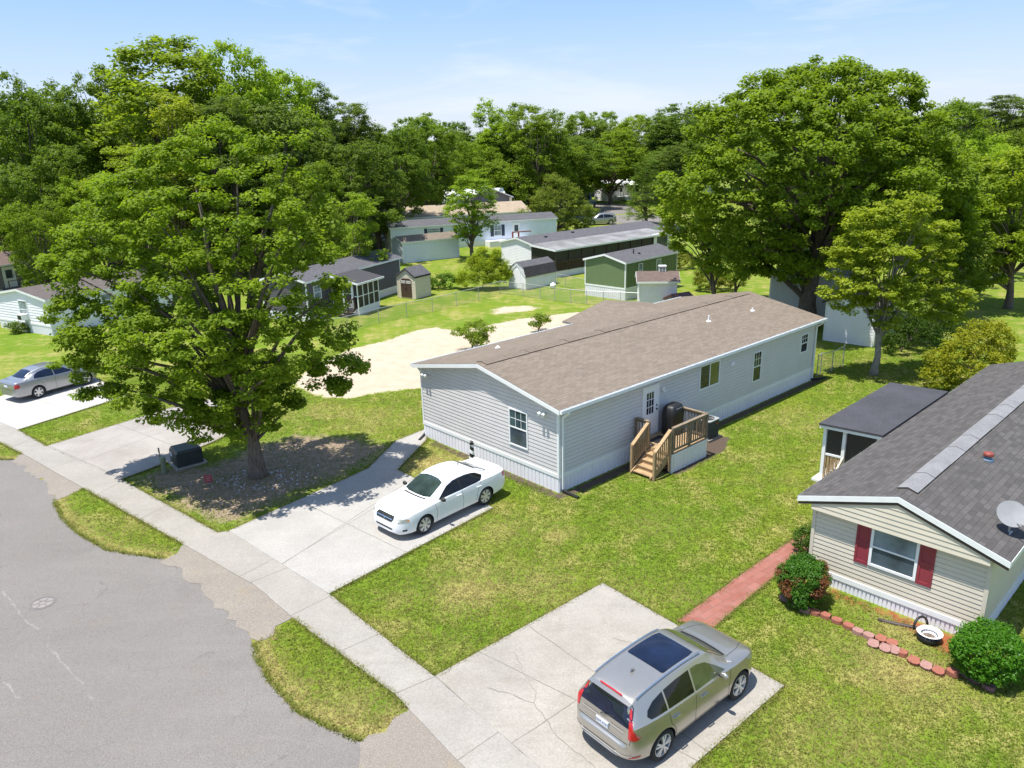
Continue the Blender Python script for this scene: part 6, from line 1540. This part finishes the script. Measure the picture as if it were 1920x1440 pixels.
c.patch('lower_intake', [(-.40, .355), (.40, .355), (.44, .415), (-.44, .415)], fr, M['seam'], .005)
for sy in (-1, 1):
    f_ = (lambda sy_: (lambda a, b: c.hit((2.1+4*.8, sy_*(.62+4*.6+a), b), (-.8, -sy_*.6, 0))))(sy)
    c.patch('headlight', [(-.20, .63), (-.10, .635), (.15, .65), (.22, .69), (.20, .745), (.02, .77), (-.16, .775), (-.23, .72)], f_, M['head_lamp'], .007)
    c.patch('turn_signal', [(.17, .66), (.25, .675), (.26, .725), (.19, .735)], f_, M['amber'], .009)
    c.patch('fog_recess', [(-.02, .335), (.16, .345), (.17, .405), (-.01, .40)], f_, M['seam'], .006)
    r_ = (lambda sy_: (lambda a, b: c.hit((-2.2-4*.7, sy_*(.75+4*.7+a), b), (.7, -sy_*.7, 0))))(sy)
    c.patch('tail_light', [(-.22, .77), (.02, .76), (.13, .82), (.15, .92), (.04, .965), (-.18, .955)], r_, M['red_lamp'], .008)
mb = MB(); mb.tube([(-.82, 0, 1.44), (-.90, 0, 1.50)], [.03, .012], 6); mb.build('antenna', M['black'], c.root)
mb = MB()
for a, b in zip(np.linspace(-.66, .60, 11)[:-1], np.linspace(-.66, .66, 11)[1:]): pass
P_ = []
for y in np.linspace(-.68, .68, 13):
    h, n = c.topp()(-2.27, y); P_.append(h+Vector((0, 0, .018)))
mb.tube(P_, .03, 6); mb.build('lip_spoiler', M['paint_white'], c.root, smooth=True)

# ---- silver sedan at the left
g1_ = np.array(G(76, 748)); hd = np.array(G(243, 742))-np.array(G(34, 807)); hd /= np.linalg.norm(hd); rt_ = np.array([hd[1], -hd[0]])
SS = dict(SD_); SS['top'] = [(-2.3, .72), (-2.28, .90), (-2.22, 1.05), (-2.12, 1.10), (-1.9, 1.115), (-1.72, 1.15), (-1.4, 1.33), (-1.1, 1.45), (-.6, 1.53), (-.1, 1.535), (.3, 1.47), (.8, 1.22), (1.15, 1.03), (1.5, .98), (1.9, .90), (2.15, .80), (2.25, .7), (2.3, .58)]
SS['x'] = (-2.3, 2.3); SS['spokes'] = 6; SS['split'] = (0,); SS['sw'] = .045; SS['axles'] = (1.42, -1.18)
for key, q in (('wid', [(-2.3, .60), (-2.27, .72), (-2.15, .80), (-1.9, .845), (-1.1, .86), (0, .855), (1.3, .86), (1.8, .83), (2.1, .72), (2.25, .55), (2.3, .42)]), ('belt', [(-2.3, 1.04), (-1.3, 1.04), (0, .98), (1.2, .92), (2.3, .8)]), ('rail', [(-2.3, .55), (-1.75, .60), (-1.3, .55), (-.5, .57), (.1, .58), (.7, .65), (1.1, .72), (2.3, .6)]), ('bot', [(-2.3, .36), (-2.1, .26), (0, .21), (1.9, .2), (2.3, .28)])): SS[key] = q
SS['track'] = .74
ctr = g1_-rt_*.84+hd*1.18
c = Car('parked_car', 'silver grey sedan partly hidden by leaves on the bright new driveway at left', (*ctr, .055), math.atan2(hd[1], hd[0]), 1.0, SS, M['paint_silver'])
for sy in (-1, 1):
    pr = c.side(sy)
    c.patch('window', [(.85, .985), (.60, 1.12), (.30, 1.30), (.0, 1.385), (-.18, 1.39), (-.18, 1.01)], pr, M['car_glass_blue']); c.patch('window', [(-.23, 1.01), (-.23, 1.392), (-.6, 1.385), (-.95, 1.33), (-1.18, 1.22), (-1.25, 1.08), (-.9, 1.05)], pr, M['car_glass_blue'])
    mb = MB()
    for ln in ([(1.0, .95), (.93, .6), (.96, .30)], [(-.20, 1.0), (-.23, .6), (-.20, .30)], [(-1.12, 1.06), (-.90, .80), (-.80, .55), (-.78, .30)]): c.line('', ln, pr, .012, None, .002, mb=mb)
    mb.build('door_gap', M['seam'], c.root)
    r_ = (lambda sy_: (lambda a, b: c.hit((-2.1-4*.7, sy_*(.70+4*.7+a), b), (.7, -sy_*.7, 0))))(sy)
    c.patch('tail_light', [(-.14, .76), (.10, .76), (.22, .84), (.16, .95), (.0, 1.0), (-.12, .98)], r_, M['red_lamp'], .008)
c.patch('windscreen', [(1.08, 0), (1.04, .40), (.96, .60), (.55, .56), (.36, .53), (.28, 0), (.36, -.53), (.55, -.56), (.96, -.60), (1.04, -.40)], c.topp(), M['car_glass'])
c.patch('rear_window', [(-1.14, 0), (-1.16, .40), (-1.20, .50), (-1.60, .55), (-1.68, .46), (-1.70, 0), (-1.68, -.46), (-1.60, -.55), (-1.20, -.50), (-1.16, -.40)], c.topp(), M['car_glass_blue'])
c.handles((-.02, -.95), .88, M['paint_silver']); c.mirror(.72, 1.0, .84, M['paint_silver'])
h, n = c.rear()(0, .85); mb = MB(); mb.box(h.x-.02, h.x-.01, -.16, .16, .79, .91); mb.build('number_plate', M['plate'], c.root)
mb = MB(); c.line('', [(-.70, .94), (.70, .94)], c.rear(), .014, None, .003, mb=mb); c.line('', [(-.72, .70), (.72, .70)], c.rear(), .012, None, .003, mb=mb); mb.build('lid_gap', M['seam'], c.root)

# ---- far cars
p = G(1126, 421); c = Car('parked_car', 'silver SUV far away beyond the white home with the long porch', (*p, 0), math.radians(188), 1.05, SV, M['paint_silver'])
for sy in (-1, 1):
    pr = c.side(sy); c.patch('window', [(.88, 1.035), (.30, 1.46), (-.22, 1.545), (-.22, 1.035)], pr, M['car_glass']); c.patch('window', [(-.28, 1.04), (-.28, 1.545), (-1.13, 1.50), (-1.7, 1.36), (-1.7, 1.13)], pr, M['car_glass'])
c.patch('windscreen', [(1.12, 0), (1.02, .66), (.46, .57), (.41, 0), (.46, -.57), (1.02, -.66)], c.topp(), M['car_glass'])
p = G(1100, 390); PK = empty('pickup_truck', (*p, 0), math.radians(250), 1.25, 'blue pickup truck half hidden behind the cedar near the far road', 'truck')
mb = MB(); mb.box(-2.5, 2.5, -.92, .92, .55, 1.05); mb.box(-.3, 1.2, -.86, .86, 1.05, 1.35); mb.hexa([(-.25, -.84, 1.35), (1.1, -.84, 1.35), (1.1, .84, 1.35), (-.25, .84, 1.35), (-.1, -.7, 1.85), (.7, -.7, 1.85), (.7, .7, 1.85), (-.1, .7, 1.85)]); mb.box(-2.5, -.32, -.92, -.82, 1.05, 1.3); mb.box(-2.5, -.32, .82, .92, 1.05, 1.3)
mb.build('body', M['paint_blue'], PK, bevel=.06)
mb = MB(); mb.hexa([(.75, -.68, 1.42), (1.12, -.76, 1.38), (1.12, .76, 1.38), (.75, .68, 1.42), (.73, -.66, 1.8), (.76, -.7, 1.8), (.76, .7, 1.8), (.73, .66, 1.8)]); mb.build('windscreen', M['car_glass'], PK)
for x in (1.6, -1.6):
    for y in (-.85, .85): mb = MB(); mb.lathe([(.2, -.12), (.36, -.12), (.38, -.06), (.38, .06), (.36, .12), (.2, .12)], 20, 0, (x, y, .38), 'y'); mb.build('wheel', M['tire'], PK)

# ------------------------------------------------------------------ smaller things
# pad-mounted transformer
b = np.array(G(352, 868)); TB = empty('transformer_box', (*b, 0), YAW-.06, 1, 'dark green utility transformer box on the bare bed by the tree', 'utility box')
mb = MB(); rbox(mb, .52, .50, .08, .60, .05); mb.hexa([(-.52, -.5, .6), (.52, -.5, .6), (.52, .5, .6), (-.52, .5, .6), (-.44, -.46, .74), (.48, -.46, .74), (.48, .46, .74), (-.44, .46, .74)]); mb.build('cabinet', M['utility_green'], TB, bevel=.03)
mb = MB(); rbox(mb, .62, .60, 0, .08, .03); mb.build('pad', M['concB'], TB)
mb = MB(); mb.box(-.526, -.521, .15, .32, .38, .56); mb.build('notice', M['plate'], TB)
b = np.array(G(309, 886)); UP = empty('utility_pedestal', (*b, 0), 0, 1, 'small olive cable pedestal post left of the transformer box', 'pedestal')
mb = MB(); mb.lathe([(.10, 0), (.10, .42), (.115, .43), (.115, .62), (.09, .66), (.001, .67)], 16); mb.build('post', M['olive'], UP)
mb = MB(); mb.lathe([(.022, .0), (.022, .78), (.03, .80), (.03, 1.0), (.001, 1.01)], 10, c=(-.16, .15, 0)); mb.build('marker', plain('orange_brown_marker', (.16, .13, .07), .6, .2), UP)
b = np.array(G(393, 914)); SG = empty('yard_sign', (*b, 0), YAW-.75, 1, 'small maroon yard sign stuck in the bare bed', 'sign')
mb = MB(); mb.hexa([(-.14, -.012, .20), (.16, -.012, .24), (.16, .012, .24), (-.14, .012, .20), (-.17, -.012, .50), (.13, -.012, .54), (.13, .012, .54), (-.17, .012, .50)]); pn = mb.build('panel', M['maroon'], SG)
mb = MB()
for k, z in enumerate((.29, .36, .43)): mb.box(-.09, .09, -.016, -.0125, z, z+.03); mb.box(-.09, .09, .0125, .016, z, z+.03)
mb.build('lettering', M['stone_pink'], pn)
mb = MB(); mb.bar((0, 0, 0), (0, 0, .25), .02, .02); mb.build('stake', M['black'], SG)
# lighthouse ornament
b = np.array(G(886, 872)); LH = empty('lighthouse_ornament', (*b, 0), 0, 1, 'small black and white spiral striped lighthouse ornament by the grey home', 'ornament')
mb = MB(); NS, NZ = 28, 48
for i in range(NZ):
    for j in range(NS):
        def pt(a, h):
            z = .12+.78*h/NZ; r = .13-.065*h/NZ; t_ = 2*PI*a/NS; return (r*math.cos(t_), r*math.sin(t_), z)
        mb.poly([pt(j, i), pt(j+1, i), pt(j+1, i+1), pt(j, i+1)], 1 if ((j/NS*1.0+i/NZ*2.6) % 1) > .5 else 0)
mb.lathe([(.20, 0), (.20, .06), (.15, .12), (.13, .12)], 20, 0); mb.build('tower', [M['white'], M['black']], LH)
mb = MB(); mb.lathe([(.10, .90), (.10, .925), (.055, .925)], 20, 0); mb.lathe([(.05, .925), (.05, 1.0), (.075, 1.0), (.001, 1.07)], 16, 0); mb.build('lantern', M['black'], LH)
# manhole
b = np.array(G(80, 1131)); MH = empty('manhole_cover', (*b, .008), .4, 1, 'round iron manhole cover set in the asphalt', 'manhole')
mb = MB(); mb.lathe([(.35, 0), (.35, .006), (.31, .006)], 36, cap=False); mb.build('frame', plain('iron', (.16, .145, .14), .6, .2), MH)
mb = MB(); mb.lathe([(.305, .001), (.305, .0052), (.001, .0052)], 36); d = mb.build('lid', plain('worn_iron', (.22, .198, .186), .7, .15), MH)
mb = MB()
for q in range(6): a = q*PI/3; mb.bar((.115*math.cos(a), .115*math.sin(a), .0092), (.27*math.cos(a), .27*math.sin(a), .0092), .02, .004)
for r in (.10, .285): mb.lathe([(r-.010, .0068), (r-.010, .0105), (r+.010, .0105), (r+.010, .0068)], 30, cap=False)
mb.build('rib', plain('dark_iron', (.135, .12, .115), .7, .15), d)
# planter
b = np.array(G(1741, 1200)); PT = empty('tyre_planter', (*b, 0), .4, 1, 'black and white cut tyre planter leaning by the beige home skirting', 'planter')
mb = MB(); NN = 36
prof = [(.19, .02), (.24, .0), (.29, .08), (.28, .16), (.22, .20), (.17, .17)]
mb.lathe(prof, NN, 0, cap=False)
pl = mb.build('tyre', M['black'], PT, smooth=True)
mb = MB()
for j in range(18):
    a = 2*PI*j/18; a2 = a+2*PI/18*.9; r0, r1 = .20, .30; z0_, z1_ = .205, .235
    mb.poly([(r0*math.cos(a), r0*math.sin(a), z0_), (r1*math.cos(a), r1*math.sin(a), z1_), (r1*math.cos(a2), r1*math.sin(a2), z1_), (r0*math.cos(a2), r0*math.sin(a2), z0_)]); mb.poly([(r0*math.cos(a), r0*math.sin(a), .205), (r0*math.cos(a2), r0*math.sin(a2), .205), (.15*math.cos(a2), .15*math.sin(a2), .10), (.15*math.cos(a), .15*math.sin(a), .10)])
mb.build('scalloped_rim', M['white'], PT)
mb = MB(); mb.lathe([(.18, .10), (.001, .12)], 20, 0); mb.build('soil', M['bark'], PT)
mb = MB(); mb.tube([(math.cos(t_)*.24*1.0, math.sin(t_)*.05+.26, .22+.26*math.sin(t_)) for t_ in np.linspace(0, PI, 12)], .032, 8); mb.build('handle', M['black'], PT, smooth=True)
# black landscape edging
mb = MB(); pts = [G(1440+x/4, 960+y/4) for x, y in ((825, 812), (900, 830), (960, 845), (1050, 862), (1140, 880))]
mb.tube([(p[0], p[1], .015) for p in pts], .055, 8); tag(mb.build('edging_log', M['wood_dark'], smooth=True), 'dark edging log lying in the red mulch bed', 'edging')
# edging blocks
SPX = [(130, 660, 2, .9), (215, 690, 2, .5), (278, 745, 1, 0), (352, 762, 0, 0), (435, 790, 0, 0), (518, 826, 0, 0), (603, 866, 0, 0), (675, 908, 1, 0), (757, 942, 1, 0), (850, 968, 0, .6), (793, 1000, 1, 1.1), (930, 1000, 0, .5), (885, 1033, 1, 1.2), (950, 1048, 1, 1.1), (1005, 1068, 0, 0), (1095, 1130, 0, .8), (1190, 1168, 1, .9), (1282, 1208, 0, .8), (1385, 1222, 0, .1), (1490, 1228, 2, 0), (1560, 1268, 2, .9), (1655, 1325, 2, .2)]
SM = [M['stone_red'], M['stone_pink'], M['stone_dark']]; SW = ['brick red', 'faded pink', 'dark plum']
def block_mesh(): 
    mb = MB(); pts = [(-.145, -.06), (-.10, -.115), (0, -.135), (.10, -.115), (.145, -.06), (.11, .09), (-.11, .09)]; n = len(pts)
    lo = [(x, y, 0) for x, y in pts]; hi = [(x*.94, y*.94, .105) for x, y in pts]
    for i in range(n): mb.poly([lo[i], lo[(i+1) % n], hi[(i+1) % n], hi[i]])
    mb.poly(hi); mb.poly(lo[::-1]); return mb
ORD = ['first', 'second', 'third', 'fourth', 'fifth', 'sixth', 'seventh', 'eighth', 'ninth', 'tenth', 'eleventh', 'twelfth', 'thirteenth', 'fourteenth', 'fifteenth', 'sixteenth', 'seventeenth', 'eighteenth', 'nineteenth', 'twentieth', 'twenty-first', 'twenty-second']
d0 = np.array(G(1440+1385/4, 960+1222/4))-np.array(G(1440+352/4, 960+762/4)); a0 = math.atan2(d0[1], d0[0])
for i, (x, y, m, tilt) in enumerate(SPX):
    p = G(1440+x/4, 960+y/4); o = block_mesh().build('edging_block', SM[m], bevel=.008)
    o.location = (p[0], p[1], .03 if tilt else .0); o.rotation_euler = (tilt*.5, rnd.uniform(-.06, .06), a0+rnd.uniform(-.18, .18)); o.scale = (1.0, 1.0, 1.05)
    tag(o, '%s garden edging block, %s of the row from the coppery shrub%s' % (SW[m], ORD[i], ', tipped over' if tilt > .4 else ''), 'edging block', 'edging blocks in front of the beige home')
# chain-link fences
t = NT('chain_link'); v = t.pos(); sp_ = t.node('ShaderNodeSeparateXYZ'); t.link(t.node('ShaderNodeTexCoord').outputs['UV'], sp_.inputs[0])
def wave(a): return t.math('LESS_THAN', t.math('PINGPONG', a, .03), .0035)
w_ = t.math('MAXIMUM', wave(t.math('ADD', sp_.outputs[0], sp_.outputs[1])), wave(t.math('SUBTRACT', sp_.outputs[0], sp_.outputs[1])))
t.base((.33, .34, .34), .5, .3); tr = t.node('ShaderNodeBsdfTransparent'); ms = t.node('ShaderNodeMixShader'); t.link(w_, ms.inputs[0]); t.link(tr.outputs[0], ms.inputs[1]); t.link(t.b.outputs[0], ms.inputs[2]); t.link(ms.outputs[0], t.out.inputs[0]); M['link'] = t.mat
def fence(label, pxs, h=1.1, r=.026):
    P = [G(*q) for q in pxs]; root = empty('chain_link_fence', (P[0][0], P[0][1], 0), 0, 1, label, 'fence', 'chain-link fences'); o0 = P[0]
    P = [(p[0]-o0[0], p[1]-o0[1]) for p in P]
    for p in P: mb = MB(); mb.tube([(p[0], p[1], 0), (p[0], p[1], h+.05)], r, 8); mb.build('post', M['grey_metal'], root)
    mb = MB(); mb.tube([(p[0], p[1], h) for p in P], .018, 6); mb.build('top_rail', M['grey_metal'], root)
    mb = MB(); u0 = 0
    for a, b in zip(P[:-1], P[1:]):
        L = math.dist(a, b); mb.poly([(*a, .03), (*b, .03), (*b, h-.01), (*a, h-.01)], 0, [(u0, 0), (u0+L, 0), (u0+L, h), (u0, h)]); u0 += L
    mb.build('mesh_panel', M['link'], root)
fence('chain-link fence running from the sweetgum past the beige resin shed', [(596, 633), (652.8, 622), (710.8, 606), (763, 595), (811.4, 585), (856, 574), (897.5, 563.5), (938, 551)])
fence('chain-link fence crossing in front of the green home', [(938, 551), (981, 556), (1013, 560.5), (1040, 565), (1070, 568.5), (1100, 571), (1131, 573), (1163.5, 574), (1198.6, 576), (1240, 578)])
fence('short chain-link fence between the white barn-style shed and the green home', [(1045, 537), (1060, 539), (1097, 548)])
fence('wire fence in the shade past the far corner of the grey home', [(1531, 705), (1537.6, 702), (1559, 697), (1580, 686)], 1.15)
# propane tank by the barn shed
b = np.array(G(1037, 540)); mb = MB(); mb.lathe([(.001, .02), (.2, .04), (.34, .16), (.36, .32), (.32, .48), (.18, .58), (.001, .60)], 20, 0, (0, 0, 0)); mb.lathe([(.09, .58), (.09, .68), (.001, .68)], 12)
o = mb.build('propane_tank', M['white'], smooth=True); o.location = (*b, 0); o.scale = (.75, .75, .75); tag(o, 'squat white tank on the grass beside the white barn-style shed', 'tank')
# far road behind the white home, with pale apron
far = [slab('far_road', W2([(1060, 408), (1100, 404), (1225, 402), (1260, 415), (1290, 445), (1240, 440), (1200, 418), (1100, 420)]), .012, 0, M['asphalt']), slab('far_road', W2([(1080, 396), (1120, 380), (1180, 384), (1200, 400), (1100, 403)]), .016, 0, M['asphalt'])]
# litter of pale wood chips round the sweetgum
rng = np.random.default_rng(3); b = np.array(G(485, 892)); n = 170; a = rng.uniform(0, 2*PI, n); r = .4+rng.gamma(2.0, .33, n); Pc = b+np.stack([np.cos(a)*r*1.3+.25, np.sin(a)*r*.8-.35], 1)
V, Fq = [], []
for i, p in enumerate(Pc):
    L_, w, an, tl = rng.uniform(.02, .055), rng.uniform(.012, .03), rng.uniform(0, PI), rng.uniform(.005, .03); dx = np.array([math.cos(an), math.sin(an)]); nn = np.array([-dx[1], dx[0]])
    for sx, sy, z in ((-1, -1, .006), (1, -1, .006+tl), (1, 1, .012+tl), (-1, 1, .010)): V.append((*(p+dx*L_*sx+nn*w*sy), z))
    Fq.append([4*i, 4*i+1, 4*i+2, 4*i+3])
tag(np_mesh('wood_chips', np.array(V), np.array(Fq), plain('pale_chip', (.42, .40, .42), .8, .3, 8)), 'pale chips scattered around the foot of the sweetgum', 'chips', kind='stuff')
